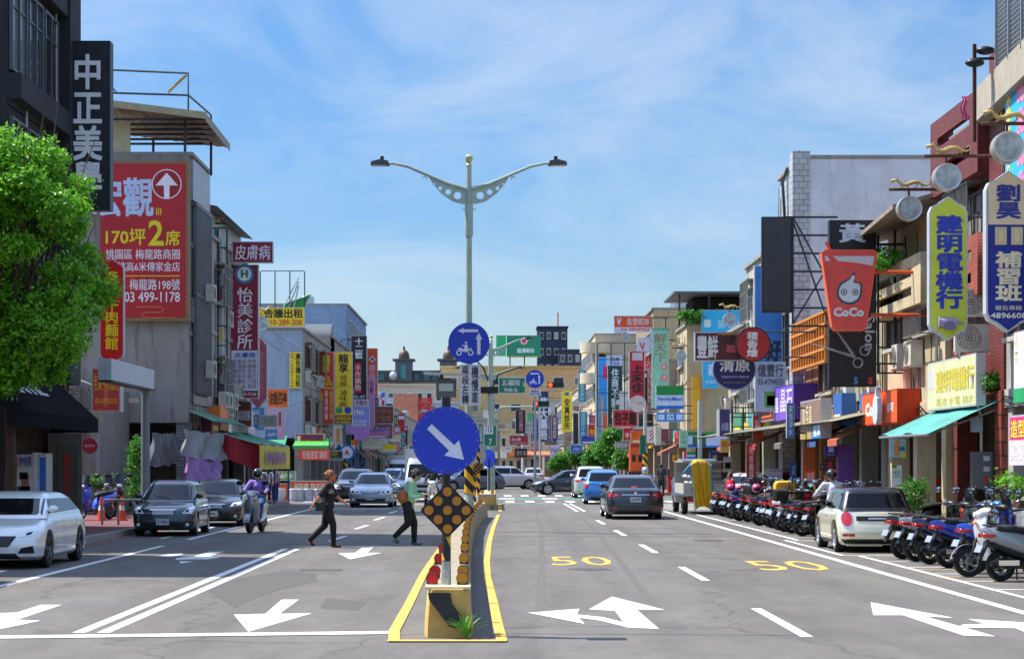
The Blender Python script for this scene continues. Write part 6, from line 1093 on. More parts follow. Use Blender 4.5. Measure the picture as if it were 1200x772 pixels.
    if front == 'hex':
        gr = patchf(Fb, [(-hw * .36, .42), (hw * .36, .42), (hw * .52, .62), (-hw * .52, .62)], g, 'grille', r, .01, 8)
        for s_ in (-1, 1): patchf(Fb, [(s_ * hw * .55, .30), (s_ * hw * .86, .30), (s_ * hw * .84, .44), (s_ * hw * .62, .40)], g, 'fog_light_recess', r, .01)
        patchf(Fb, [(-hw * .6, .2), (hw * .6, .2), (hw * .5, .30), (-hw * .5, .30)], g, 'lower_intake', r, .01, 8)
        for zz_ in (.46, .5, .54, .58): patchf(Fb, [(-hw * .42, zz_), (hw * .42, zz_), (hw * .42, zz_ + .01), (-hw * .42, zz_ + .01)], mat('55585c', .3, .7), 'grille_bar', gr, .014, 6)
    elif front in ('plain', 'chrome', 'clad'):
        wg = .42 if front != 'chrome' else .34
        gr = patchf(Fb, [(-hw * wg, .56 * k), (hw * wg, .56 * k), (hw * (wg + .08), .69 * k), (-hw * (wg + .08), .69 * k)], g, 'grille', r, .01, 8)
        for i in range(4): patchf(Fb, [(-hw * wg, (.575 + .03 * i) * k), (hw * wg, (.575 + .03 * i) * k), (hw * wg, (.583 + .03 * i) * k), (-hw * wg, (.583 + .03 * i) * k)], CHROME, 'grille_bar', gr, .014, 6)
        patchf(Fb, [(-hw * (wg + .09), .69 * k), (hw * (wg + .09), .69 * k), (hw * (wg + .08), .71 * k), (-hw * (wg + .08), .71 * k)], CHROME, 'grille_bar', gr, .016, 6)
        patchf(Fb, [(-hw * .62, .25), (hw * .62, .25), (hw * .7, .36), (-hw * .7, .36)], g, 'lower_intake', r, .01, 8)
        for s_ in (-1, 1): o = Fb(s_ * hw * .78, .33, .012); MB().cyl(o, (o[0], o[1] + .012, o[2]), .045, n=12).build('fog_light', LAMPGL, r)
        o = Fb(0, .64 * k, .02); MB().cyl(o, (o[0], o[1] + .012, o[2]), .05, n=14).build('emblem', CHROME, r)
    def plate_at(fn, z, txt, sgn):
        o = fn(0, z, .016); p = MB().b2(-.17, .17, -.006, .006, -.08, .08).build('number_plate', PLATE, r, smooth=0); p.location = (0, o[1], z); letter(txt, mat('1b2a5c' if sgn > 0 else '202228'), p, 0, 0, .29, .10, -.009, .02)
        if sgn > 0: p.rotation_euler = (0, 0, pi)
    if plate: plate_at(Fb, .40 if front != 'hex' else .36, plate, 1); plate_at(Rb, .40 if kind in ('mini',) else .66 * k, plate, -1)
    if tail == 'wide':
        for s_ in (-1, 1):
            tl = patchf(Rb, [(s_ * hw * .52, .76 * k), (s_ * hw * .93, .74 * k), (s_ * hw * .95, .88 * k), (s_ * hw * .56, .84 * k)], REDGL, 'tail_light', r, .012); patchf(Rb, [(s_ * hw * .60, .80 * k), (s_ * hw * .72, .80 * k), (s_ * hw * .74, .835 * k), (s_ * hw * .62, .83 * k)], mat('c9a8a8', .2), 'reversing_light', tl, .016, 3)
            patchf(Rb, [(s_ * hw * .6, .34), (s_ * hw * .82, .34), (s_ * hw * .82, .37), (s_ * hw * .6, .37)], REDGL, 'rear_reflector', r, .01, 3)
        patchf(Rb, [(-hw * .48, .80 * k), (hw * .48, .80 * k), (hw * .5, .835 * k), (-hw * .5, .835 * k)], CHROME, 'boot_trim', r, .012, 6); patchf(Rb, [(-hw * .6, .21), (hw * .6, .21), (hw * .66, .29), (-hw * .66, .29)], BLACKP, 'rear_valance', r, .01, 6)
        patchf(R_, [(-.09, z0 + .07), (.09, z0 + .07), (.09, z0 + .10), (-.09, z0 + .10)], REDGL, 'high_brake_light', r, .012, 3)
        o = Rb(0, .87 * k, .0); MB().cyl((0, o[1] - .02, .87 * k), (0, o[1], .87 * k), .045, n=14).build('emblem', CHROME, r)
    elif tail == 'tall':
        for s_ in (-1, 1): patchf(Rb, [(s_ * hw * .80, .68 * k), (s_ * hw * .95, .68 * k), (s_ * hw * .93, .98 * k), (s_ * hw * .76, .92 * k)], REDGL, 'tail_light', r, .02); patchf(Rb, [(s_ * hw * .62, .34), (s_ * hw * .84, .34), (s_ * hw * .84, .38), (s_ * hw * .62, .38)], REDGL, 'rear_reflector', r, .01, 3)
        patchf(Rb, [(-hw * .6, .21), (hw * .6, .21), (hw * .66, .32), (-hw * .66, .32)], BLACKP, 'rear_valance', r, .01, 6)
    b = MB()
    for s_, x0 in ((1, -.1), (1, .5)): o0, o1 = F_(x0, z0 + .01, .015), F_(x0 + .42, z0 + .09, .015); b.tube([o0, o1], .008, 4)
    b.build('wiper', BLACKP, r); return r, bs, gs
def at(px, d, h=0): return (PX(px, d), d, h)
car('parked_car', 'white hatchback parked at the left edge, nose towards us, with angular headlights', 'car', (-8.56, 33.3 + 2.0, 0), pi, 'hatch', 'e2e4e2', None, 1.82, 4.38, 1.42, 2.70, .335, 5, True, 'hex', lamp='slant', sc=.92)
car('parked_car', 'silver car whose rear corner just shows at the left frame edge', 'car', (-8.62, 28.05, 0), pi, 'sedan', 'b5b8ba', None, 1.8, 4.5, 1.45, 2.65)
car('parked_car', 'dark teal-grey hatchback parked behind the white one, plate visible', 'car', (-8.25, 48.2 + 2.1, 0), pi + .03, 'hatch', '26343c', 'Z-9982', 1.70, 4.25, 1.52, 2.6, .31, 7, False, 'chrome', lamp='big', sc=.91)
car('parked_car', 'black sedan parked behind the dark teal-grey hatchback on the left', 'car', (-8.1, 55.6 + 2.35, 0), pi + .03, 'sedan', '0f1216', 'Z-4865', 1.76, 4.6, 1.44, 2.7, .31, 7, False, 'chrome', lamp='slant', sc=.94)
car('car', 'silver-blue executive saloon with four round headlights driving towards us', 'car', (-5.1, 80.3 + 2.4, 0), pi, 'sedan', '8f9fae', '5268', 1.80, 4.8, 1.43, 2.83, .32, 6, False, 'chrome', lamp='oval')
car('car', 'dark estate car with silver bumper just behind the silver-blue saloon', 'car', (-6.55, 90.5 + 2.3, 0), pi, 'suv', '2c333a', 'AB-72', 1.85, 4.6, 1.55, 2.7, .34, 5, False, 'clad', lamp='big')
car('car', 'pale blue hatchback queuing far back in the oncoming lane', 'car', (-6.0, 118, 0), pi, 'hatch', '6f8fae', None, 1.75, 4.3, 1.52, 2.6)
car('car', 'deep blue saloon behind the estate car in the oncoming lane', 'car', (-4.4, 104, 0), pi, 'sedan', '2f4a66', None, 1.78, 4.5, 1.45, 2.65)
car('car', 'white saloon far down the oncoming lane', 'car', (-6.8, 150, 0), pi, 'sedan', 'b9bcc0', None, 1.78, 4.5, 1.45, 2.65)
car('car', 'slate blue estate turning across the junction behind the median posts', 'car', (PX(549, 126), 126.5, 0), pi / 2 + .45, 'hatch', '4d5a72', None, 1.8, 4.7, 1.56, 2.75, .33, 9, False)
car('car', 'white SUV crossing the junction behind the slate blue estate', 'car', (PX(594, 137), 138, 0), -pi / 2 + .2, 'suv', 'b8bcc6', None, 1.84, 4.5, 1.62, 2.65, .34, 7)
car('car', 'cream white saloon seen from behind, far along the road', 'car', (PX(625.5, 163), 165, 0), 0, 'sedan', 'c2bfb2', '3186', 1.78, 4.5, 1.46, 2.65)
car('car', 'dark navy saloon crossing the junction from right to left, side on', 'car', (PX(670, 113), 113.5, 0), pi / 2 + .12, 'sedan', '1d2530', None, 1.80, 4.7, 1.44, 2.72, .33, 9, front='chrome')
car('car', 'bright blue hatchback seen from behind in the outer lane', 'car', (4.85, 86.5 + 2.1, 0), -.03, 'hatch', '1f70b4', '8532', 1.76, 4.2, 1.54, 2.55, .32, 7, tail='tall')
car('car', 'white-roofed car hidden behind the bright blue hatchback', 'car', (5.0, 104, 0), 0, 'suv', 'c2c4c2', None, 1.78, 4.3, 1.66, 2.6)
car('car', 'dark grey saloon seen from behind in the outer lane, nearest moving car on the right', 'car', (4.52, 63.0 + 2.4, 0), 0, 'sedan', '2e3138', 'ALR-9957', 1.84, 4.8, 1.43, 2.78, .33, 9)
m_, bs, gs = car('parked_car', 'cream white small car with black roof, parked between the scooters, seen from behind', 'car', (7.75, 39.5 + 1.78, 0), -.02, 'mini', 'ece4c4', None, 1.73, 3.84, 1.42, 2.5, .31, 5, False, 'plain', roofcol='14161c', lamp='big', tail='none', sc=.925)
R_ = lambda x, z, o: (x, bs.rear(x, z) - o, z)
for s_ in (-1, 1):
    for rr, m, o in ((1.18, CHROME, .012), (1.0, REDGL, .02)):
        b = MB(); b.grid([[R_(s_ * .66 + cos(a) * .115 * rr * q_, .74 + sin(a) * .16 * rr * q_, o) for a in [2 * pi * i / 20 for i in range(20)]] for q_ in (.02, .5, 1)], True).build('tail_light' if rr == 1 else 'tail_light_ring', m, m_)
patchf(R_, [(-.46, .70), (.46, .70), (.46, .80), (-.46, .80)], BLACKP, 'boot_handle', m_, .02, 8); patchf(R_, [(-.2, .735), (.2, .735), (.2, .765), (-.2, .765)], CHROME, 'emblem', m_, .03, 4)
patchf(R_, [(-.8, .30), (.8, .30), (.7, .20), (-.7, .20)], BLACKP, 'rear_valance', m_, .015, 8)
for s_ in (-1, 1): patchf(R_, [(s_ * .5, .36), (s_ * .76, .36), (s_ * .76, .42), (s_ * .5, .42)], REDGL, 'rear_reflector', m_, .016, 3)
car('parked_car', 'dark red car parked in the arcade behind the scooter row', 'car', (10.6, 72, 0), 1.2, 'hatch', '6c1014', None, 1.75, 4.1, 1.5, 2.5); car('parked_car', 'white car nose behind the dark red car, by the right arcade', 'car', (9.9, 77.5, 0), .5, 'hatch', 'c0c4c8', None, 1.75, 4.1, 1.45, 2.5)
car('parked_car', 'silver car roof showing behind the scooters at the right edge', 'car', (9.9, 34.6, 0), -.1, 'hatch', 'b4b4ac', None, 1.7, 3.9, 1.3, 2.5)
def truck(label, loc, rz, col, tarp=False, txt=None, L_=4.9, W_=1.72, H=1.98, box=False):
    r = thing('small_truck', label, 'truck', loc, rz); hw = W_ / 2; f = L_ / 2; p = carpaint(col)
    sh = Shell([(.38, hw * .96, f - .03, f - 1.5), (.5, hw, f, f - 1.5), (.95, hw, f - .03, f - 1.5), (1.15, hw * .98, f - .12, f - 1.5), (1.8, hw * .88, f - .52, f - 1.46), (H, hw * .8, f - .72, f - 1.4)], .25, .05, 4)
    c = MB().cyl((-2, f - .75, .3), (2, f - .75, .3), .37, n=24); sh.build('cab', p, r, c)
    Fb = lambda x, z, o: (x, sh.front(x, z) + o, z); Rb = lambda x, z, o: (x, sh.rear(x, z) - o, z)
    patchf(Fb, [(-hw * .85, 1.17), (hw * .85, 1.17), (hw * .76, 1.78), (-hw * .76, 1.78)], GLASS_CAR, 'windshield', r, .01, 8); patchf(Rb, [(-hw * .6, 1.25), (hw * .6, 1.25), (hw * .55, 1.7), (-hw * .55, 1.7)], GLASS_CAR, 'rear_window', r, .01, 4)
    for s_ in (-1, 1):
        Sd = lambda y, z, o, s_=s_: (s_ * (sh.side(y, z) + o), y, z); patchf(Sd, [(f - .42, 1.2), (f - 1.38, 1.2), (f - 1.36, 1.76), (f - .7, 1.76)], GLASS_CAR, 'side_window', r, .01, 4)
        patchf(Fb, [(s_ * hw * .55, .66), (s_ * hw * .92, .66), (s_ * hw * .92, .84), (s_ * hw * .6, .80)], LAMPGL, 'headlight', r, .012); MB().box((s_ * (hw + .14), f - .5, 1.45), (.05, .14, .28)).build('mirror', BLACKP, r)
        for y in (f - .75, -f + .85): wheel(r, s_ * (hw - .12), y, .30, .2, 6, True, s_)
        MB().box((s_ * hw * .72, -f - .01, .52), (.3, .05, .11)).build('tail_light', REDGL, r)
    patchf(Fb, [(-hw * .5, .68), (hw * .5, .68), (hw * .55, .82), (-hw * .55, .82)], BLACKP, 'grille', r, .01, 6); MB().b2(-hw * .9, hw * .9, f - .1, f + .06, .38, .55).build('bumper', BLACKP, r)
    MB().b2(-.35, .35, -f, f - 1.6, .42, .62).build('chassis', STEEL, r, smooth=0); MB().b2(-hw, hw, -f, f - 1.56, .66, .74).build('bed', p, r, smooth=0)
    if box: MB().b2(-hw - .05, hw + .05, -f, f - 1.6, .74, H + .45).build('cargo_box', mat('c2c4c4', .5, var=.1), r, smooth=0)
    else:
        for s_ in (-1, 1): g = MB().b2(s_ * hw, s_ * (hw - .04), -f, f - 1.58, .74, 1.1).build('side_board', mat('b5b2aa', .5, .2, var=.15), r, smooth=0)
        MB().b2(-hw + .04, hw - .04, -f, -f + .04, .74, 1.1).build('tail_board', mat('a8a59c', .5, .2, var=.15), r, smooth=0)
    if txt: o = put('lettering', (lambda m_: (m_.materials.append(mat('222')) if False else m_.materials.append(mat('242424')), m_)[1])(textmesh(txt, .04, 2)[0].copy()), r, (hw + .012, -f + 1.5, .93), (0, 0, pi / 2), (1.1, 1, .2))
    return r
t = truck('small flatbed truck with grey side boards parked at the end of the scooter row', (7.5, 69.2 + 2.4, 0), 0, 'aab0b0', txt='653')
b = MB(); b.b2(-.86, .86, .95, 1.0, .74, 1.9).b2(-.86, .86, -2.2, .9, 1.85, 1.9).build('canopy_frame', mat('a8a49a', .6, .3, var=.2), t, smooth=0)
rnd = random.Random(3)
for i in range(7): o = MB().ell((0, 0, 0), (.62 + .1 * (i % 2), .42, .14), 14, 8).build('sack', mat(rnd.choice(['d0cdd6', 'b9b4c9', 'c4a184', 'cfcfcf']), .8, var=.2, scale=6), None); tag(o, 'stack', 'sack'); o.location = (7.55 + rnd.uniform(-.08, .08), 70.2 + (i % 2) * 1.0, .9 + .22 * (i // 2)); o['label'] = ['pale sack at the bottom rear of the truck load', 'pale sack low in front of the truck load', 'lilac sack in the second layer of the truck load', 'tan sack in the second layer further forward on the truck', 'white sack in the third layer of the truck load', 'grey sack in the third layer further forward on the truck', 'topmost sack of the truck load'][i]; o['group'] = 'sacks on the flatbed truck'
# tarpaulin draped over the left part of the load
T = thing('tarpaulin', 'mustard yellow tarpaulin with blue edging draped over the rear of the truck', 'tarpaulin', (0, 0, 0)); rows = []
for i in range(25):
    u = i / 24; row = []
    for j in range(15):
        v = j / 14; a = -.40 + .80 * v; fold = .035 * sin(v * 31 + u * 3) * (.3 + u) + .02 * sin(v * 13 + 2)
        z = 1.95 - .16 * (abs(a) / .40) ** 2 if u < .18 else 1.95 - .16 * (abs(a) / .40) ** 2 - (u - .18) / .82 * 1.65
        y = 70.2 - u / .18 * 1.15 if u < .18 else 69.05 - .06 * (u - .18) + fold
        x = 7.20 + a * (.8 if u < .18 else .72 + .28 * (1 - u)) + .12 * u + (fold * .6 if u > .18 else 0); row.append((x, y, z))
    rows.append(row)
MB().grid(rows).build('sheet', mat('c89a10', .6, var=.12, scale=3, bump=.15), T, smooth=70, fix=False)
for e in (0, -1): MB().tube([r_[e] for r_ in rows[3:]], .035, 6).build('blue_edge', mat('2a8ab0', .6), T)
MB().tube([rows[4][0], (6.65, 69.0, 1.5), (6.6, 69.3, 1.4)], .04, 6).build('blue_edge', mat('2a8ab0', .6), T)
truck('silver cab truck with box body driving towards us behind the big blue disc', (PX(496, 92), 94, 0), pi, 'b9bcc0', box=True, H=2.05); truck('white delivery truck with box body far back in the oncoming lane', (PX(466, 190), 192, 0), pi, 'c2c4c4', box=True, H=2.2, L_=6, W_=2.0)
# ---------------------------------------------------------------- scooters (front faces +y in their own frame)
SPM = carpaint('ffffff').copy(); SPM.name = 'scooter_paint'; _n = nd(SPM.node_tree, 'ShaderNodeObjectInfo'); SPM.node_tree.links.new(_n.outputs['Color'], SPM.node_tree.nodes['Principled BSDF'].inputs['Base Color'])
SEATM = mat('121214', .6, var=.2, scale=8, bump=.1, key='seat_vinyl'); MIRR = mat('a9c8e0', .04, 1, var=0, key='mirror_glass'); ENG = mat('4a4a4c', .45, .7, var=.3, scale=8, key='engine_metal')
def loft(secs, n=12, sq=2.6):
    """sections (y, half width, z low, z high)"""
    rows = []
    for y, w, a, b in secs:
        row = []
        for k in range(n):
            t = 2 * pi * k / n; c, s_ = cos(t), sin(t); row.append((w * math.copysign(abs(c) ** (2 / sq), c), y, (a + b) / 2 + (b - a) / 2 * math.copysign(abs(s_) ** (2 / sq), s_)))
        rows.append(row)
    return MB().grid(rows, True, True)
def scoot_parts(style):
    P = []
    def add(name, b, m, par=None, sm=45, loc=None, rot=None): me = b.mesh(name, sm); me.materials.append(m); P.append((name, me, par, loc, rot)); return len(P) - 1
    for y in (-.62, .68):
        w_ = add('wheel', MB().lathe([(.15, -.05), (.215, -.055), (.24, -.025), (.24, .025), (.215, .055), (.15, .05)], n=22, ax='x', loop=True), TYRE, loc=(0, y, .24))
        b = MB().lathe([(.145, -.045), (.155, -.05), (.155, .05), (.145, .045)], n=20, ax='x', loop=True).cyl((-.06, 0, 0), (.06, 0, 0), .05, n=10)
        for k in range(5): a = 2 * pi * k / 5; b.box((0, .09 * cos(a), .09 * sin(a)), (.03, .025, .14) if False else (.03, .14, .025), M=Matrix.Rotation(a, 3, 'X'))
        add('rim', b, mat('7c7e80', .35, .7, key='rim_metal'), w_)
    slim = style >= 1
    add('rear_cowling', loft([(-.95, .03, .74, .81), (-.84, .11, .62, .83), (-.66, .155, .52, .80), (-.42, .17, .42, .77), (-.18, .17, .33, .72), (-.02, .14, .28, .58), (.06, .08, .28, .42)]), SPM)
    add('side_panel', loft([(-.80, .10, .52, .60), (-.5, .177, .36, .50), (-.2, .182, .27, .40), (.3, .175, .24, .33), (.38, .12, .24, .30)]), BLACKP if not slim else SPM)
    if style == 0: add('windscreen', MB().grid([[(.17 * t * (1.1 - .3 * h_), .50 + .07 * (1 - t * t) - .10 * h_, 1.06 + .26 * h_) for t in [i / 4 - 1 for i in range(9)]] for h_ in (0, .5, 1)]), mat('2a2e34', .15, key='windscreen'), sm=60)
    add('handlebar_cover', MB().ell((0, .40, 1.04), (.20, .11, .07), 14, 8), BLACKP if style == 0 else SPM)
    add('seat', loft([(-.78, .05, .76, .80), (-.70, .13, .75, .86), (-.45, .145, .74, .87), (-.28, .14, .73, .83), (-.08, .11, .68, .80), (.02, .05, .66, .74)]), SEATM)
    add('floorboard', MB().b2(-.17, .17, -.05, .40, .27, .33), BLACKP, sm=0)
    sh = [(.36, .15, .27), (.40, .18, .45), (.44, .21, .62), (.47, .20, .78), (.45, .15, .92), (.42, .10, 1.0)]
    rows = []
    for y, w, z in sh: rows.append([(w * t, y + (.14 if slim else .17) * (1 - t * t) - .06 * 0, z) for t in [i / 5 - 1 for i in range(11)]])
    rows2 = [[(x, y - .035, z) for x, y, z in r_] for r_ in rows]; b = MB(); b.grid(rows); b.grid(rows2)
    b.grid([[r_[0] for r_ in rows], [r_[0] for r_ in rows2]]); b.grid([[r_[-1] for r_ in rows], [r_[-1] for r_ in rows2]]); b.grid([rows[-1], rows2[-1]]); b.grid([rows[0], rows2[0]]); add('front_shield', b, SPM)
    add('front_cowl', loft([(.40, .09, .88, 1.08), (.47, .13, .90, 1.10), (.54, .12, .92, 1.06), (.60, .05, .95, 1.02)]), SPM)
    add('front_mudguard', MB().grid([[(x, .68 + .285 * cos(a), .24 + .285 * sin(a)) for x in (-.07, -.05, 0, .05, .07)] for a in [.15 + 2.2 * i / 8 for i in range(9)]]), SPM)
    add('fork', MB().tube([(-.075, .68, .24), (-.06, .56, .62), (-.04, .48, .86)], .022, 6).tube([(.075, .68, .24), (.06, .56, .62), (.04, .48, .86)], .022, 6), ENG)
    hb = add('handlebar', MB().tube([(-.34, .26, 1.02), (-.18, .38, 1.04), (0, .44, 1.03), (.18, .38, 1.04), (.34, .26, 1.02)], .016, 6), BLACKP)
    for s_ in (-1, 1):
        add('grip', MB().tube([(s_ * .23, .345, 1.035), (s_ * .36, .245, 1.015)], .024, 8), TYRE, hb)
        mr = add('mirror', MB().tube([(s_ * .22, .36, 1.05), (s_ * .28, .34, 1.18), (s_ * .32, .34, 1.26)], .009, 5).ell((s_ * .34, .35, 1.30), (.10, .024, .062), 10, 6), BLACKP); add('mirror_glass', MB().ell((s_ * .34, .328, 1.30), (.085, .006, .05), 12, 6), MIRR, mr)
    hl = add('headlight', MB().ell((0, .585, .99), (.085, .03, .05), 12, 8), LAMPGL)
    for s_ in (-1, 1): add('indicator', MB().ell((s_ * .12, .585, .86), (.04, .025, .03), 8, 6), ORGL)
    add('tail_light', MB().ell((0, -.90, .71), (.085, .045, .045), 10, 6), REDGL)
    for s_ in (-1, 1): add('rear_light_strip', loft([(-.93, .02, -.03, .03), (-.83, .03, -.035, .035), (-.72, .01, -.01, .01)], 8), REDGL, loc=(s_ * .115, 0, .70))
    add('rear_mudguard', MB().add([(-.07, -.86, .62), (.07, -.86, .62), (.06, -1.0, .34), (-.06, -1.0, .34), (-.07, -.82, .62), (.07, -.82, .62), (.06, -.96, .34), (-.06, -.96, .34)], [(0, 1, 2, 3), (4, 7, 6, 5), (0, 3, 7, 4), (1, 5, 6, 2), (3, 2, 6, 7)]), BLACKP, sm=0)
    lp = add('number_plate', MB().box((0, 0, 0), (.21, .01, .12)), mat('8f9aa4', .45, var=.3, scale=40, key='plate_grey'), sm=0, loc=(0, -.985, .50), rot=(-.45, 0, 0))
    add('engine', MB().b2(-.10, .10, -.55, -.16, .2, .40).cyl((-.13, -.62, .24), (-.02, -.62, .24), .1, n=14).b2(-.15, -.06, -.66, -.1, .18, .34), ENG, sm=0)
    ex = add('exhaust', MB().lathe([(.03, -.30), (.055, -.36), (.06, -.80), (.045, -.86), (.02, -.87)], c=(.16, 0, .28), n=14, ax='y').tube([(.15, -.3, .28), (.14, -.12, .2), (.05, 0, .2)], .02, 6), mat('2a2a2c', .4, .6, var=.2, scale=9)); add('heat_guard', MB().b2(.215, .225, -.76, -.42, .25, .33), CHROME, ex, sm=0)
    add('shock_absorber', MB().tube([(-.12, -.68, .28), (-.11, -.60, .56)], .028, 8), CHROME); add('centre_stand', MB().tube([(-.1, -.30, .22), (-.16, -.26, .01)], .014, 5).tube([(.1, -.30, .22), (.16, -.26, .01)], .014, 5), ENG)
    add('grab_rail', MB().tube([(-.11, -.62, .83), (-.11, -.86, .86), (0, -.92, .865), (.11, -.86, .86), (.11, -.62, .83)], .014, 6), ENG)
    if style == 2: add('top_box', loft([(-1.12, .14, .86, 1.10), (-1.10, .19, .84, 1.14), (-.78, .19, .84, 1.15), (-.76, .14, .86, 1.10)], 16, 5), BLACKP)
    return P
SPARTS = {0: scoot_parts(0), 1: scoot_parts(1), 2: scoot_parts(2)}
SCN = {'white': 'd8d8d6', 'black': '121316', 'red': 'b4121a', 'blue': '14309c', 'dark blue': '141c40', 'silver': '8f9498', 'grey': '4a4d52', 'light blue': '3a7ab0', 'dark green': '16302a', 'cream': 'c9bd98', 'orange': 'c84a14', 'yellow': 'c9a414', 'bright blue': '1450c8', 'bronze': '4a3a30'}
def scooter(label, x, y, rz, col, style=0, group=None, lean=.0, cat='scooter', z=0):
    r = thing('scooter', label, cat, (x, y, z), rz, group); r.rotation_euler = (0, lean, rz); objs = []
    for name, me, par, loc, rot in SPARTS[style]:
        o = put(name, me, r if par is None else objs[par], loc, rot); o.color = (*rgb(SCN[col]), 1); objs.append(o)
    return r
R90 = -pi / 2
# nearest group, tails towards the road
for lb, x, y, rz, c, st in (('white and dark blue scooter nearest the camera in the right parking bay, silver side panel', 8.35, 30.2, R90 + .22, 'silver', 0), ('white retro scooter parked nose to the road beside the nearest scooter', 8.2, 31.1, pi / 2 - .12, 'white', 1), ('black scooter with bright blue wheel trim, third in the near right row', 8.5, 32.4, R90 + .25, 'bright blue', 0),
    ('blue and black scooter with long muffler, fourth in the near right row', 8.45, 34.1, R90 + .22, 'blue', 0), ('dark blue scooter squeezed between the blue one and the white car', 8.4, 35.3, R90 + .2, 'dark blue', 1), ('silver scooter with red tail strips nearest the white car', 8.35, 36.3, R90 + .26, 'silver', 0), ('black scooter with light blue mudguard right behind the small cream car', 8.3, 37.3, R90 + .3, 'black', 1),
    ('cream scooter in the second line, behind the white retro scooter', 10.3, 31.6, R90 + .3, 'cream', 1), ('black scooter with tall mirrors in the second line, before the brick column', 10.2, 33.2, pi / 2, 'black', 0), ('grey scooter with tall mirrors in the second line near the brick column', 10.2, 34.6, pi / 2 + .2, 'grey', 0), ('white scooter at the far right edge behind the cream one', 10.6, 29.6, R90, 'white', 0), ('dark scooter with chrome mirrors behind the blue one', 10.0, 36.2, pi / 2 - .1, 'black', 1), ('red scooter partly cut by the right edge, second line', 10.9, 32.4, R90 + .2, 'red', 0), ('grey scooter squeezed between the small cream car and the arcade', 10.0, 38.2, pi / 2 + .1, 'grey', 1), ('red and black scooter beyond the grey one beside the arcade pillar', 10.0, 39.5, pi / 2 - .15, 'red', 0), ('light blue scooter in the second line behind the silver one', 9.9, 37.1, pi / 2, 'light blue', 1), ('dark green scooter in the second line behind the dark blue one', 10.1, 35.4, pi / 2 + .25, 'dark green', 0)):
    scooter(lb, x, y, rz, c, st, 'scooters parked near the brick column')
cols = ['black', 'black', 'red', 'grey', 'white', 'silver', 'red', 'black', 'dark blue', 'black', 'bronze', 'red', 'white', 'black', 'blue', 'silver', 'red', 'grey', 'orange', 'black', 'yellow']
ords = 'first second third fourth fifth sixth seventh eighth ninth tenth eleventh twelfth thirteenth fourteenth fifteenth sixteenth seventeenth eighteenth nineteenth twentieth twenty-first'.split()
rnd = random.Random(12)
for i, c in enumerate(cols):
    scooter('%s scooter, %s of the long row beyond the small cream car' % (c, ords[i]), 8.42 + rnd.uniform(-.18, .2), 47.9 + i * 1.0 + rnd.uniform(-.12, .12), (R90 + rnd.uniform(.05, .6)) if i not in (5, 10, 16) else pi / 2 - .2, c, 2 if i in (3, 12) else int(i % 3 == 1), 'long row of parked scooters', rnd.uniform(-.1, .12))
for i, c in enumerate(['black', 'grey', 'silver', 'black', 'red', 'black', 'light blue', 'white', 'black']):
    scooter('%s scooter, %s in the back line against the arcade pillars' % (c, ords[i]), 10.15 + rnd.uniform(-.1, .1), 47.5 + i * 2.1 + rnd.uniform(-.2, .2), pi / 2 + rnd.uniform(-.3, .3), c, i % 2, 'scooters against the arcade', z=.0)
for lb, x, y, rz, c in (('bright blue sport scooter parked on the left pavement by the shutter', PX(112, 58.5), 58.5, pi - .5, 'bright blue'), ('black scooter with silver headlamp on the left pavement behind the metal rail', PX(133, 60.5), 61, pi + .35, 'black'), ('dark green scooter half hidden behind the blue one on the left', PX(124, 62.5), 63, pi + .1, 'dark green')): scooter(lb, x, y, rz, c, 0, z=.13)
b = loft([(-.28, .10, .92, 1.05), (-.26, .26, .87, 1.30), (.0, .28, .86, 1.34), (.20, .27, .87, 1.31), (.23, .12, .92, 1.2)], 20, 5)
t = thing('delivery_bag', 'large yellow insulated delivery bag strapped on a scooter in the long row', 'delivery bag', (PX(920, 53.2), 53.4, 0), 0); b.build('bag', mat('c99c14', .6, var=.1, scale=4, bump=.15), t); letter('好好吃', sheen('b84a1c'), t, 0, 1.19, .3, .09, -.29, .02); letter('外送外賣', sheen('3c8a3c'), t, 0, 1.06, .36, .07, -.288, .02)
for lb, px, d, z, c in (('pink helmet resting on a scooter seat, left of the other pink one', 856.5, 58.5, 1.03, 'd02878'), ('second pink helmet on a scooter, right of the first', 886.5, 56, 1.05, 'd43a80'), ('blue helmet hung low between parked scooters', 861, 60, .88, '1c50c0')):
    o = thing('helmet', lb, 'helmet', (PX(px, d), d, z)); MB().ell((0, 0, .05), (.14, .15, .13), 16, 10).build('shell', carpaint(c), o); MB().ell((0, -.03, .03), (.125, .135, .09), 12, 6).build('visor', GLASS_CAR, o)
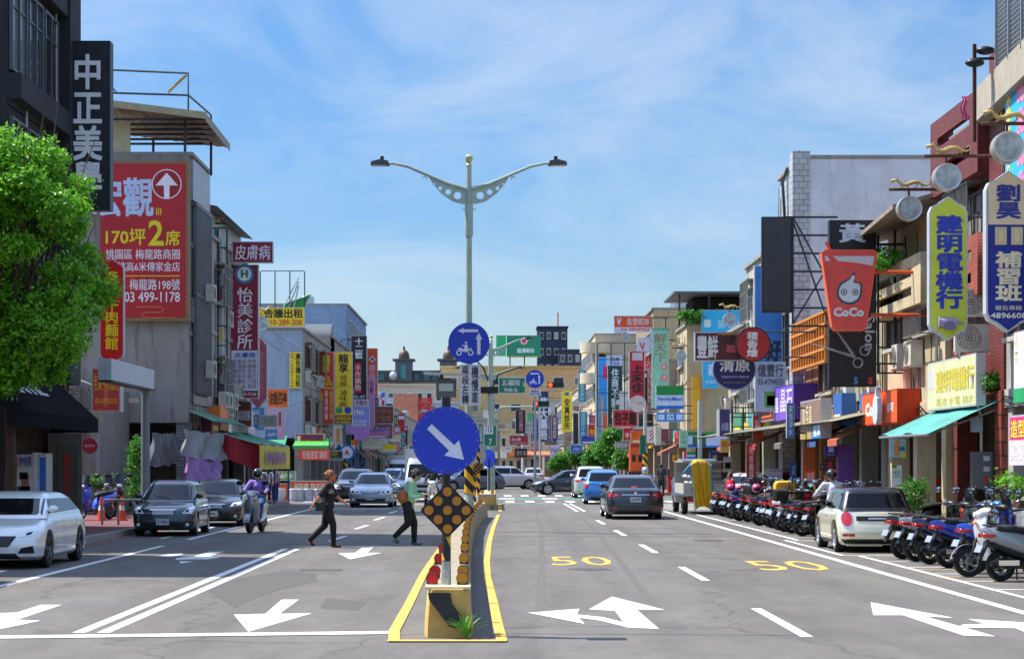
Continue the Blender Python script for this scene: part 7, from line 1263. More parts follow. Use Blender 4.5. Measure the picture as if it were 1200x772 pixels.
# ---------------------------------------------------------------- people
SKIN = mat('b8795a', .5, var=.06, scale=6, key='skin')
def remesh(b, vox, smooth=4, name='body'):
    me = b.mesh(name, 0); o = put('tmp', me); m = o.modifiers.new('r', 'REMESH'); m.mode = 'VOXEL'; m.voxel_size = vox; s_ = o.modifiers.new('s', 'SMOOTH'); s_.iterations = smooth; s_.factor = .5
    m2 = evalmesh(o); m2.shade_smooth(); return m2
def limb(b, pts, rs, n=12):
    for i, (p, q_) in enumerate(zip(pts, pts[1:])):
        b.cyl(p, q_, rs[i], rs[i + 1], n)
    for p, r in zip(pts, rs): b.ell(p, (r, r, r), n, 8)
def person(label, loc, rz, J, shirt, trousers, hair, shoes='202022', sleeve='short', vox=.014, hairstyle='short', mask=None, k=1.0, fingers=True, trouser_len=1.0, group=None, collar=False):
    """J: joints in metres, front = +x.  hip, chest, neck, head, and per side (r = -y, l = +y): shoulder, elbow, hand, hipj, knee, ankle, toe"""
    V = {a: Vector(p) * k for a, p in J.items()}; r = thing('person', label, 'person', loc, rz, group)
    B = MB(); fwd = (V['face'] - V['head']).normalized() if 'face' in V else Vector((1, 0, 0)); hd = V['head']; up = (hd - V['neck']).normalized(); sd = up.cross(fwd).normalized(); fwd = sd.cross(up).normalized(); RM = Matrix((fwd, sd, up)).transposed()
    B.ell(hd, (.094 * k, .074 * k, .112 * k), 20, 14, RM); B.ell(hd + RM @ Vector((.02, 0, -.055)) * k, (.066 * k, .056 * k, .062 * k), 14, 10, RM)     # skull and jaw
    B.cyl(hd + RM @ Vector((.078, 0, .005)) * k, hd + RM @ Vector((.108, 0, -.022)) * k, .010 * k, .015 * k, 8); B.ell(hd + RM @ Vector((.082, 0, -.055)) * k, (.012 * k, .024 * k, .010 * k), 8, 6, RM); B.ell(hd + RM @ Vector((.068, 0, -.09)) * k, (.02 * k, .024 * k, .016 * k), 8, 6, RM)
    for s_ in (-1, 1): B.ell(hd + RM @ Vector((-.005, s_ * .075, -.01)) * k, (.02 * k, .010 * k, .032 * k), 8, 6, RM)
    B.cyl(V['neck'] - up * .03 * k, hd - up * .05 * k, .052 * k, .048 * k, 12)
    limb(B, [V['hip'], (V['hip'] + V['chest']) / 2, V['chest'], V['neck'] - up * .04 * k], [.125 * k, .11 * k, .12 * k, .06 * k], 16)
    for s_ in 'lr':
        sh, el, ha, hj, kn, an, to = (V[s_ + n] for n in ('sh', 'el', 'ha', 'hj', 'kn', 'an', 'to'))
        limb(B, [V['chest'] + (sh - V['chest']) * .5, sh, el, ha], [.085 * k, .056 * k, .042 * k, .026 * k]); limb(B, [hj, kn, an], [.085 * k, .058 * k, .038 * k]); 
        dr = (ha - el).normalized(); cur = Vector((0, 0, 1)).cross(dr); side = cur.normalized() if cur.length > .1 else Vector((0, 1, 0)); nrm = dr.cross(side)
        # palm, four bent fingers, thumb from the side of the palm
        pm = ha + dr * .045 * k; Mh = Matrix((dr, nrm, side)).transposed()
        B.ell(pm, (.05 * k, .030 * k, .016 * k) if False else (.05 * k, .034 * k, .018 * k), 10, 8, Matrix((dr, side, nrm)).transposed())
        if fingers:
            for f_, ln in zip((-.024, -.008, .008, .024), (.058, .074, .08, .068)):
                a = pm + dr * .035 * k + side * f_ * k; c1 = a + (dr * .95 - nrm * .15).normalized() * ln * .5 * k; c2 = c1 + (dr * .75 - nrm * .6).normalized() * ln * .55 * k; limb(B, [a, c1, c2], [.0085 * k, .0085 * k, .0075 * k], 7)
            a = pm - dr * .01 * k + side * .028 * k; c1 = a + (dr * .6 + side * .7).normalized() * .032 * k; limb(B, [a, c1, c1 + (dr * .9 + side * .1) * .028 * k], [.010 * k, .0095 * k, .008 * k], 7)
        B.ell((an + to) / 2 + Vector((0, 0, -.02)) * k, (.10 * k, .038 * k, .03 * k), 10, 6)
    me = remesh(B, vox * .75 * k, 3); me.materials.append(SKIN); put('body', me, r)
    B = MB(); limb(B, [V['hip'] + Vector((0, 0, -.02)), V['hip'] * .5 + V['chest'] * .5, V['chest'], V['neck'] - up * (.03 if collar else .06) * k], [.150 * k, .135 * k, .143 * k, .075 * k], 16)
    for yy in (-.06, .06): B.ell(V['chest'] + Vector((0, yy * k, .0)), (.105 * k, .09 * k, .15 * k), 12, 8); B.ell(V['hip'] + Vector((0, yy * k, .03)), (.12 * k, .09 * k, .12 * k), 12, 8)
    for s_ in 'lr':
        sh, el, ha = V[s_ + 'sh'], V[s_ + 'el'], V[s_ + 'ha']; limb(B, [V['chest'] + (sh - V['chest']) * .6 + Vector((0, 0, .02)), sh], [.085 * k, .075 * k])
        if sleeve == 'short': limb(B, [sh, sh + (el - sh) * .8], [.072 * k, .066 * k])
        else: limb(B, [sh, el, el + (ha - el) * .93], [.070 * k, .056 * k, .045 * k])
    me = remesh(B, vox * k, 4); me.materials.append(mat(shirt, .85, var=.12, scale=5, bump=.3, key='cloth')); put('shirt', me, r)
    B = MB(); B.ell(V['hip'] + Vector((0, 0, -.03)), (.145 * k, .16 * k, .12 * k), 14, 8)
    for s_ in 'lr': hj, kn, an = V[s_ + 'hj'], V[s_ + 'kn'], V[s_ + 'an']; limb(B, [hj, kn, kn + (an - kn) * trouser_len], [.105 * k, .076 * k, .056 * k if trouser_len > .8 else .06 * k], 14)
    me = remesh(B, vox * k, 4); me.materials.append(mat(trousers, .85, var=.12, scale=5, bump=.3, key='cloth')); put('trousers', me, r)
    for s_ in 'lr':
        an, to = V[s_ + 'an'], V[s_ + 'to']; d_ = (to - an); B = MB(); heel = an + Vector((0, 0, -.045)) * k - d_.normalized() * .04 * k; limb(B, [heel, an * .4 + to * .6 + Vector((0, 0, -.028)) * k, to], [.040 * k, .040 * k, .028 * k], 10); me = remesh(B, .011 * k, 2); me.materials.append(mat(shoes, .7, key='shoe')); put('shoe', me, r)
    if hair:
        B = MB(); B.ell(hd + RM @ Vector((-.018, 0, .022)) * k, (.102 * k, .088 * k, .108 * k), 18, 12, RM); B.ell(hd + RM @ Vector((-.04, 0, -.02)) * k, (.078 * k, .086 * k, .09 * k), 14, 10, RM)
        if hairstyle == 'bun': B.ell(hd + RM @ Vector((-.11, 0, .02)) * k, (.045 * k, .04 * k, .045 * k), 12, 8, RM)
        if hairstyle == 'long': limb(B, [hd + RM @ Vector((-.07, 0, -.03)) * k, hd + RM @ Vector((-.10, 0, -.20)) * k], [.07 * k, .05 * k])
        rnd_ = random.Random(9)
        for i in range(26): a, e = rnd_.uniform(1.2, 5.1), rnd_.uniform(-.2, 1.3); v = Vector((cos(a) * cos(e) * .1 - .02, sin(a) * cos(e) * .085, sin(e) * .105 + .015)) * k; B.ell(hd + RM @ v, (.022 * k, .018 * k, .02 * k), 6, 5)
        me = remesh(B, .010 * k, 1); me.materials.append(mat(hair, .55, var=.4, scale=25, bump=.5, key='hair')); put('hair', me, r)
    for s_ in (-1, 1): MB().ell(hd + RM @ Vector((.0845, s_ * .031, .012)) * k, (.010 * k, .014 * k, .008 * k), 8, 6, RM).build('eye', mat('1a1412', .3), r)
    if mask: B = MB(); B.ell(hd + RM @ Vector((.045, 0, -.048)) * k, (.062 * k, .066 * k, .052 * k), 16, 10, RM); B.build('face_mask', mat(mask, .8, var=.05), r)
    else: MB().ell(hd + RM @ Vector((.092, 0, -.056)) * k, (.006 * k, .022 * k, .006 * k), 8, 5, RM).build('mouth', mat('7c3c34', .5), r)
    return r, V, RM
# woman in black, walking to the right (front +x)
J1 = dict(hip=(0, 0, .90), chest=(.03, 0, 1.18), neck=(.05, 0, 1.37), head=(.075, 0, 1.505), face=(.2, 0, 1.48),
          rsh=(.03, -.175, 1.30), rel=(-.15, -.24, 1.06), rha=(-.30, -.22, .86), lsh=(.05, .175, 1.30), lel=(.17, .22, 1.06), lha=(.37, .20, .93),
          rhj=(.0, -.085, .86), rkn=(.13, -.10, .48), ran=(.14, -.10, .085), rto=(.28, -.11, .03), lhj=(-.0, .085, .86), lkn=(-.06, .09, .46), lan=(-.36, .09, .17), lto=(-.30, .10, .04))
p1, V1, RM1 = person('woman in black T-shirt and trousers with orange mask, walking across the road', (PX(383.5, 42.3), 42.3, 0), .0, J1, '121216', '0d0d10', '8a5426', '3a2218', mask='e0561c', k=1.02, hairstyle='bun')
ba = thing('handbag', 'small black shoulder bag carried by the woman in black', 'bag', (p1.location.x - .12, p1.location.y - .24, .88)); MB().box((0, 0, 0), (.22, .09, .18)).build('pouch', mat('0c0c0c', .4, bump=.2), ba); MB().tube([(-.08, 0, .09), (.05, .08, .3), (.17, .30, .52), (.2, .38, .50)], .010, 5).build('strap', mat('0c0c0c', .5), ba)
letter('SoFt', sheen('8f8f92'), p1, .1, 1.20, .12, .09, -.165, .03)
J2 = dict(hip=(-.02, 0, .90), chest=(.06, 0, 1.17), neck=(.12, 0, 1.35), head=(.18, 0, 1.475), face=(.32, 0, 1.41),
          rsh=(.07, -.165, 1.29), rel=(.05, -.22, 1.03), rha=(.25, -.20, 1.02), lsh=(.09, .165, 1.29), lel=(.12, .2, 1.05), lha=(.32, .16, 1.06),
          rhj=(-.02, -.085, .86), rkn=(.0, -.10, .46), ran=(-.27, -.10, .20), rto=(-.22, -.10, .06), lhj=(-.02, .085, .86), lkn=(.12, .09, .47), lan=(.12, .09, .085), lto=(.26, .09, .03))
p2, V2, RM2 = person('woman in mint green long-sleeved top and dark trousers, walking behind the first woman', (PX(478.5, 43.4), 43.4, 0), .0, J2, '8fc9a2', '15161c', '1c1512', '1e6a60', sleeve='long', mask='4f9a8a', k=1.05, hairstyle='bun')
ba = thing('backpack', 'small tan leather backpack worn by the woman in mint green', 'bag', (p2.location.x - .12, p2.location.y - .17, 1.07)); MB().ell((0, 0, 0), (.12, .07, .15), 14, 10).build('pouch', mat('9c5420', .5, bump=.2), ba); MB().tube([(-.02, 0, .12), (.06, .02, .26), (.14, .05, .34)], .012, 5).build('strap', mat('9c5420', .5), ba)
# people seated on scooters (front +y of the scooter = +x of the figure, so the figure is turned by 90 degrees)
JS = dict(hip=(-.30, 0, .92), chest=(-.24, 0, 1.20), neck=(-.20, 0, 1.38), head=(-.17, 0, 1.50), face=(0, 0, 1.49),
          rsh=(-.22, -.18, 1.31), rel=(-.05, -.30, 1.12), rha=(.17, -.30, 1.05), lsh=(-.22, .18, 1.31), lel=(-.05, .30, 1.12), lha=(.17, .30, 1.05),
          rhj=(-.26, -.10, .88), rkn=(.12, -.17, .74), ran=(.16, -.14, .42), rto=(.30, -.14, .36), lhj=(-.26, .10, .88), lkn=(.12, .17, .74), lan=(.16, .14, .42), lto=(.30, .14, .36))
def helmet(label, V, root, col, vis=True):
    h = thing('helmet', label, 'helmet', (0, 0, 0)); h.parent = None; M = root.matrix_basis; p = M @ (V['head'] + Vector((-.01, 0, .03))); h.location = p; h.rotation_euler = root.rotation_euler
    MB().ell((0, 0, .01), (.145, .13, .14), 18, 12).build('shell', carpaint(col), h)
    if vis: MB().ell((.03, 0, -.02), (.125, .115, .085), 14, 8).build('visor', GLASS_CAR, h)
    return h
def rider(label, sl, hl, x, y, rz, scol, shirt, trousers, hcol, mask=None, z=0, st=1, stand=False):
    s_ = scooter(sl, x, y, rz, scol, st); J = dict(JS)
    if stand: J.update(ran=(-.05, -.30, .09), rkn=(.02, -.26, .50), rto=(.10, -.32, .03), lan=(-.05, .30, .09), lkn=(.02, .26, .50), lto=(.1, .32, .03))
    p, V, M = person(label, (x, y, z), rz + pi / 2, J, shirt, trousers, None, sleeve='long', mask=mask, vox=.016, k=1.0)
    bpy.context.view_layer.update(); helmet(hl, V, p, hcol); return p
rider('rider in lilac sweatshirt and jeans on the silver scooter coming towards us', 'silver scooter ridden towards us by the lilac-clad rider', 'black open helmet worn by the rider in lilac', PX(296.5, 50.8), 51.4, pi - .12, 'silver', '8a72c4', '2c4a7c', '101014', 'b0a890')
rider('rider in white rain jacket sitting on a scooter by the small cream car', 'black scooter under the rider in the white jacket', 'black helmet with goggles worn by the rider in white', 7.82, 45.9, .12, 'black', 'bfc0cc', '1c1c22', '16161a', stand=True)
rider('rider seen from behind in white, waiting beyond the dark grey saloon', 'light scooter under the far rider beyond the dark grey saloon', 'pale blue helmet worn by the far rider on the right', PX(761, 74), 76, -.1, 'black', 'c0b4bc', '2a2a30', 'a8c8d8', stand=True)
rider('scooter rider with bare arms coming towards us beside the box-bodied truck', 'white scooter beside the box-bodied truck in the oncoming lane', 'dark helmet worn by the bare-armed rider', PX(506.5, 80), 80.5, pi, 'white', '2a2a30', '1c1c22', '101014', stand=True)
JT = dict(hip=(0, 0, .92), chest=(0, 0, 1.22), neck=(0, 0, 1.42), head=(.01, 0, 1.55), face=(.1, 0, 1.54), rsh=(0, -.18, 1.35), rel=(-.02, -.23, 1.08), rha=(.03, -.22, .86), lsh=(0, .18, 1.35), lel=(-.02, .23, 1.08), lha=(.03, .22, .86),
          rhj=(0, -.09, .88), rkn=(.01, -.1, .48), ran=(0, -.1, .09), rto=(.14, -.11, .03), lhj=(0, .09, .88), lkn=(.01, .1, .48), lan=(0, .1, .09), lto=(.14, .11, .03))
person('person in pale shirt and wide jeans standing by the orange stall barrier', (PX(322, 89), 89, 0), 1.2, JT, 'b49aa8', '24406c', '14100e', vox=.022, fingers=False, hairstyle='long'); person('person in white top and patterned dark trousers beside the blue stall post', (PX(311.5, 88), 88.5, 0), 1.9, JT, 'b4bccc', '1a1a20', '120e0e', vox=.022, fingers=False, hairstyle='long')
person('person in red shirt and dark cap behind the scooter row', (PX(862, 64), 65.5, .0), -2.6, JT, 'a81820', '22242a', '1c2430', vox=.022, fingers=False, k=.9)
for lb, px, d, sh in (('tiny pedestrian in dark clothes under the far right arcade', 775, 100, '30343c'), ('tiny pedestrian in white near the far left stalls', 410, 120, 'b8b8b8'), ('tiny pedestrian in blue on the far left corner', 425, 150, '3a5a9a')): person(lb, (PX(px, d), d, .13), 1.5, JT, sh, '20222a', '14100e', vox=.03, fingers=False)
# ---------------------------------------------------------------- trees
def leafmat(name, c, c2):
    m = mat(c, .45, var=0, key=name).copy(); m.name = name; t = m.node_tree; Lk = t.links.new; b = t.nodes['Principled BSDF']
    g = nd(t, 'ShaderNodeNewGeometry'); r = nd(t, 'ShaderNodeMapRange'); x = nd(t, 'ShaderNodeMix', data_type='RGBA'); x.inputs[6].default_value = (*rgb(c), 1); x.inputs[7].default_value = (*rgb(c2), 1); Lk(g.outputs['Random Per Island'], x.inputs['Factor']); Lk(x.outputs[2], b.inputs['Base Color'])
    tr = nd(t, 'ShaderNodeBsdfTranslucent'); Lk(x.outputs[2], tr.inputs['Color']); ms = nd(t, 'ShaderNodeMixShader'); ms.inputs[0].default_value = .42; o = t.nodes['Material Output']; Lk(b.outputs[0], ms.inputs[1]); Lk(tr.outputs[0], ms.inputs[2]); Lk(ms.outputs[0], o.inputs[0]); return m
LM1 = leafmat('tree_leaf', '358414', '96d236'); LM2 = leafmat('tree_leaf_far', '2c6a1c', '5c9a30'); BARK = mat('4a3a2c', .9, var=.4, scale=7, bump=.6, key='bark')
import numpy as np
def crown(root, blobs, nleaf, size, m, seed=1, name='crown'):
    rs = np.random.RandomState(seed); vol = np.array([b[3] * b[4] * b[5] for b in blobs]) ** .75; pick = rs.choice(len(blobs), nleaf, p=vol / vol.sum()); B_ = np.array(blobs)[pick]
    # clumps: leaves gather round sprig centres near the shell of each bough
    nc = nleaf // 22; cb = np.array(blobs)[rs.choice(len(blobs), nc, p=vol / vol.sum())]; u = rs.normal(size=(nc, 3)); u /= np.linalg.norm(u, axis=1)[:, None]; rr = rs.uniform(.35, 1.08, nc) ** .6
    cc = cb[:, :3] + u * cb[:, 3:] * rr[:, None]; idx = rs.randint(0, nc, nleaf); P = cc[idx] + rs.normal(size=(nleaf, 3)) * size * 1.5 * np.array([1, 1, .7])
    n = rs.normal(size=(nleaf, 3)) * .8 + u[idx] * .5 + np.array([0, 0, .7]); n /= np.linalg.norm(n, axis=1)[:, None]; t = np.cross(n, rs.normal(size=(nleaf, 3))); t /= np.linalg.norm(t, axis=1)[:, None]; bt_ = np.cross(n, t); s_ = size * rs.uniform(.6, 1.25, nleaf)[:, None]
    q_ = np.stack([P - t * s_, P + bt_ * s_ * .5, P + t * s_, P - bt_ * s_ * .5], 1).reshape(-1, 3)
    me = bpy.data.meshes.new(name); me.vertices.add(len(q_)); me.vertices.foreach_set('co', q_.ravel().astype('f')); me.loops.add(len(q_)); me.loops.foreach_set('vertex_index', np.arange(len(q_), dtype='i')); me.polygons.add(nleaf); me.polygons.foreach_set('loop_start', np.arange(0, len(q_), 4, dtype='i')); me.polygons.foreach_set('loop_total', np.full(nleaf, 4, 'i')); me.update(); me.materials.append(m); return put(name, me, root)
def tree(label, loc, blobs, nleaf, size, m, trunk, seed=1, name='street_tree', r0=.16):
    r = thing(name, label, 'tree', loc); rnd_ = random.Random(seed); x, y, z = trunk; b = MB().tube([(0, 0, 0), (.05, .02, z * .5), (x, y, z)], [r0, r0 * .75, r0 * .6], 10)
    for bl in blobs:
        c = Vector(bl[:3]); s_ = Vector((x, y, z)); mid = (s_ + c) / 2 + Vector((rnd_.uniform(-.2, .2), rnd_.uniform(-.2, .2), -.15)); b.tube([s_, mid, c, c + (c - mid) * .5], [r0 * .4, r0 * .28, r0 * .14, r0 * .05], 6)
    b.build('trunk', BARK, r); crown(r, blobs, nleaf, size, m, seed); return r
_r = random.Random(21); TB = []
for i in range(96):      # boughs: overlapping clumps of uneven size, leaving gaps between them
    z = _r.uniform(3.45, 8.7); t = (z - 6.0) / 3.05; R_ = 1.95 * max(.1, 1 - abs(t) ** 2.4) ** .5; x = -.35 + _r.uniform(-1, 1) * R_; y = _r.uniform(-.8, .8) * R_; q_ = _r.uniform(.38, .72); TB.append((x, y, z, q_, q_, q_ * .72))
TB += [(1.45, -.2, 5.6, .5, .5, .4), (1.5, 0, 4.9, .45, .5, .35), (1.3, -.2, 4.3, .5, .5, .35), (-.6, -.3, 3.3, .5, .5, .2)]
tree('leafy bright green street tree at the left edge before the dark building', (-10.55, 42.6, .13), TB, 135000, .06, LM1, (.0, 0, 3.3), 4)
for i, (lb, px, d, s_) in enumerate((('leftmost round street tree beyond the crossing on the right', 702, 150, .75), ('largest street tree beyond the crossing, behind the blue car', 723, 146, 1.0), ('smaller street tree beyond the crossing, right of the largest', 738, 143, .75), ('far small tree behind the blue bank sign', 674, 205, .8), ('far tree between the cars and the long purple sign', 655, 200, .6))):
    x = PX(px, d); tree(lb, (x, d, .0), [(0, 0, 3.4 * s_, 1.3 * s_, 1.2, 1.1 * s_), (-.8 * s_, .2, 2.7 * s_, .9 * s_, 1, .8 * s_), (.8 * s_, 0, 2.9 * s_, .9 * s_, 1, .9 * s_), (.1, -.3, 4.1 * s_, .8 * s_, .8, .6 * s_)], 7000, .11, LM2, (0, 0, 2.2 * s_), 10 + i, r0=.1)
def bush(label, loc, blobs, n, size, name='potted_plant', pot=None, m=None):
    r = thing(name, label, 'plant', loc); crown(r, blobs, n, size, m or LM2, int(loc[0] * 7) % 50, 'foliage')
    if pot: MB().lathe([(.12, 0), (.17, .02), (.2, .32), (.17, .34), (.15, .3)], n=16).build('pot', mat(pot, .7), r)
    return r
bush('green plant trailing over the cream balcony', (9.9, 50.2, 6.8), [(0, 0, .2, .5, .8, .28), (-.1, -1.2, .1, .35, .6, .2), (0, .8, .25, .3, .4, .3)], 2600, .05, 'balcony_plant'); bush('small plant sprouting on top of the brick column', (10.3, 40.8, 3.3), [(0, 0, .2, .2, .25, .2)], 500, .04, 'balcony_plant')
bush('leafy shrub in a pot beside the drinks poster', (9.9, 46.6, .15), [(0, 0, .9, .35, .4, .4)], 900, .05, pot='6a4a38'); bush('climbing vine by the grey portal post on the left', (PX(157, 62), 62, .1), [(0, 0, 1.2, .2, .3, .9), (.1, 0, 2.2, .25, .3, .4)], 1500, .05, 'vine'); bush('planter greenery on crates by the left shutter', (PX(118, 63), 63.5, .9), [(0, 0, .3, .6, .3, .25)], 1200, .05)
bush('yellow-green plant at the right edge beside the magenta banner', (10.2, 38.9, 1.0), [(0, 0, .35, .3, .3, .3)], 500, .05, 'balcony_plant', m=LM1); bush('tiny plant on the terrace railing of the corner house', (PX(808, 112), 111.6, 9.7), [(0, 0, .5, .7, .4, .4)], 900, .08, 'balcony_plant'); bush('plant in a pale pot on the far right pavement', (PX(790, 98), 98 - 11, .15), [(0, 0, 1.3, .3, .3, .6)], 700, .07, pot='b5aa90')
# ---------------------------------------------------------------- stalls, awnings and tarpaulins on the left
def cloth(rows_fn, nu, nv): return MB().grid([[rows_fn(i / nu, j / nv) for j in range(nv + 1)] for i in range(nu + 1)])
def hang(label, x, px0, px1, py0, py1, col, name='tarpaulin', sag=.1, cat='tarpaulin', taper=0):
    d0, d1 = x * F / (px0 - CX), x * F / (px1 - CX); r = thing(name, label, cat, (x, (d0 + d1) / 2, 0))
    def f(u, v):
        y = lerp(d0, d1, u) - (d0 + d1) / 2; dd = y + (d0 + d1) / 2; zt, zb = PZ(lerp(py0[0], py0[1], u), dd), PZ(lerp(py1[0], py1[1], u), dd); z = lerp(zt, zb, v) - sag * sin(pi * u) * (.4 + v)
        return (.12 * sin(u * 19 + v * 4) * (.3 + v) + .06 * sin(u * 43 + 1), y + .1 * sin(v * 7 + u * 5), z + .03 * sin(u * 31))
    cloth(f, 36, 12).build('sheet', mat(col, .7, var=.18, scale=2, bump=.2, key='tarp'), r, smooth=70, fix=False); return r
hang('grey tarpaulin hung along the left stalls', -10.35, 213, 273, (503, 508), (532, 537), '74787c'); hang('purple cloth hanging below the grey tarpaulin', -10.38, 215, 258, (532, 538), (571, 560), '84609c'); hang('crumpled translucent plastic sheet by the left drain pipes', -11.1, 176, 207, (507, 508), (545, 541), '4c5058', 'plastic_sheet', .05, 'plastic sheet')
ST = thing('stall_awning', 'street stall awning with green roof, red side and yellow printed front, on the left', 'awning', (-10.2, 82, 0))
za = PZ(506, 82); MB().grid([[( -1.0 + 2.1 * v, -6.4 + 11.5 * u, 3.15 - .62 * v + .05 * sin(u * 20)) for v in (0, .25, .5, .75, 1)] for u in [i / 14 for i in range(15)]]).build('green_roof', mat('1f7a52', .6, var=.2, scale=2), ST, smooth=60, fix=False)
MB().grid([[(1.1 - 2.2 * v, -6.4 + .2 * sin(v * 9), 2.55 + .6 * v - w * (1.05 - .3 * v)) for w in (0, .33, .66, 1)] for v in [i / 10 for i in range(11)]]).build('red_side', mat('9c1424', .7, var=.15), ST, smooth=60, fix=False)
MB().grid([[(1.12 + .05 * sin(u * 25), -6.3 + 11.3 * u, 2.52 - w * .95) for w in (0, .33, .66, 1)] for u in [i / 30 for i in range(31)]]).build('yellow_front', mat('c9b23a', .7, var=.2), ST, smooth=60, fix=False)
o = letter('彩券 檳榔 飲料', sheen('6a2a8a'), ST, 0, 0, 7.5, .55, 0, .02); o.rotation_euler = (0, 0, pi / 2); o.location = (1.2, -1.0, 2.05)
for y in (-6.2, -.5, 4.9): MB().tube([(1.05, y, .13), (1.05, y, 2.55)], .035, 6).build('post', mat('1c3c9c', .5), ST)
r = thing('tin_canopy', 'long green corrugated tin canopy above the left stalls', 'canopy', (-10.9, 76.0, 3.55)); o = corr(9, 1.0, .025, .18).build('sheet', mat('5f8a6c', .6, .2, var=.25, streak=.4), r, smooth=0); o.rotation_euler = (radians(-68), 0, pi / 2); o.location = (.7, 0, -.2)
for lb, px0, px1, py0, py1, c, tx in (('orange printed barrier board at the stall corner, left one', 313, 338, 566, 590, 'c84a18', '炸雞排'), ('orange printed barrier board beside the first, right one', 340, 386, 563, 578, 'c4501e', '鹹酥雞 甜不辣'), ('green-topped glass food cabinet behind the orange boards', 322, 346, 552, 563, '4c8a4a', '滷味')):
    sign(lb, 95, px0, py0, px1, py1, c, [(tx, .1, .2, .9, .75, 'd8c8b0', .02)], t=.4, arms=0, name='barrier_board', cat='board')
for i, px in enumerate((328, 345, 352, 362, 374, 384)):
    r = thing('water_barrel', ['first', 'second', 'third', 'fourth', 'fifth', 'sixth'][i] + ' white tub from the left under the orange stall boards', 'tub', (PX(px, 94.3), 94.3, .0), group='white tubs in front of the stall'); MB().lathe([(.16, .0), (.2, .02), (.23, .5), (.25, .52), (.25, .56), (.2, .56)], n=14).build('tub', mat('b9bcc4', .5, var=.15), r); MB().lathe([(.2, .56), (.24, .565), (.22, .6)], n=14).build('lid', mat('c8ccd4', .5), r)
for lb, px0, px1, d, py, c, c2 in (('green awning with yellow edge over the noodle stall', 309, 334, 93, 521, '1f8a5a', None), ('bright green awning sheet over the red banner', 343, 385, 112, 522, '3fae3a', None), ('striped orange and green fabric awning far on the right of centre', 616, 655, 235, 533, 'b8683a', None)):
    x0, x1 = PX(px0, d), PX(px1, d); r = thing('awning', lb, 'awning', ((x0 + x1) / 2, d, PZ(py, d))); w = (x1 - x0) / 2; MB().add([(-w, 0, 0), (w, 0, 0), (w * .9, 1.6, .45), (-w * .9, 1.6, .45), (-w, 0, -.18), (w, 0, -.18)], [(0, 1, 2, 3), (0, 4, 5, 1)]).build('sheet', mat(c, .6, var=.15), r, smooth=0, fix=False); MB().tube([(-w, 0, 0), (w, 0, 0)], .03, 5).build('rail', ALU, r)
# railings, cones, rail hoops on the left pavement
r = thing('railing', 'teal green painted iron railing in front of the left shutter', 'railing', (PX(182, 63), 63, .13)); b = []
for i in range(9): MB().b2(-1.45 + i * .36 - .025, -1.45 + i * .36 + .025, -.02, .02, 0, 1.15 + .1 * (i % 3 == 0)).build('railing_post', mat('1f7a68', .6, var=.2, key='teal_paint'), r, smooth=0)
for z in (.25, .95): MB().b2(-1.45, 1.43, -.045, -.022, z, z + .04).build('railing_rail', mat('1f7a68', .6, var=.2, key='teal_paint'), r, smooth=0)
for i, px in enumerate((118, 142)):
    r = thing('traffic_cone', ['orange traffic cone with white band between the left scooters', 'orange traffic cone beside the steel hoop rail on the left'][i], 'traffic cone', (PX(px, 57.5), 57.6, .13), group='traffic cones on the left pavement'); MB().lathe([(.17, 0), (.17, .03)], n=14).build('base', mat('c8481c', .6), r); MB().lathe([(.13, .03), (.03, .7)], n=16).build('cone', mat('d8481a', .6, var=.1), r); MB().lathe([(.095, .30), (.065, .46)], n=16).build('white_band', mat('d8d8d4', .5), r)
for i, px in enumerate((139, 158)):
    r = thing('hoop_rail', ['steel hoop rail on the left pavement, left one', 'steel hoop rail on the left pavement, next to the dark hatchback'][i], 'rail', (PX(px, 53.5), 53.5, .13)); MB().tube([(-.45, 0, 0), (-.45, 0, .55), (-.36, 0, .68), (.36, 0, .68), (.45, 0, .55), (.45, 0, 0)], .035, 8).build('tube', mat('8a9096', .35, .8), r)
r = thing('utility_pole', 'hazard-striped pole with small signal by the far left stalls', 'pole', (PX(404.5, 128), 128, 0)); MB().lathe([(.12, 0), (.1, 7.2)], n=10).build('pole', conc('84868a'), r); MB().lathe([(.13, 0.4), (.13, 2.2)], n=10).build('hazard_sleeve', HAZ, r); MB().box((.25, 0, 3.3), (.3, .25, .8)).build('signal_head', mat('12503a'), r)
for lb, px, d, h in (('white concrete pole with hazard sleeve among the right trees', 699.5, 152, 10.5), ('signal pole with hazard sleeve beside the orange shop front', 756, 112, 5.0), ('grey pole behind the far pharmacy column sign', 633, 232, 9), ('pale square post beneath the convenience fascia', 820, 100, 5.0)):
    r = thing('utility_pole', lb, 'pole', (PX(px, d), d, 0)); MB().lathe([(.13, 0), (.1, h)], n=12).build('pole', mat('a4a8aa', .6, var=.1), r)
    if 'hazard' in lb: MB().lathe([(.145, .8), (.142, 2.4)], n=12).build('hazard_sleeve', HAZ, r)
r = thing('traffic_signal', 'green-backed signal seen side-on by the signal pole on the right', 'traffic light', (PX(753, 111.6), 111.6, PZ(521, 111.6))); MB().box((0, 0, 0), (.3, .5, 1.1)).build('signal_head', mat('0e5a3a', .5), r); MB().tube([(.1, 0, 0), (.35, .4, 0)], .03, 5).build('bracket', STEEL, r)
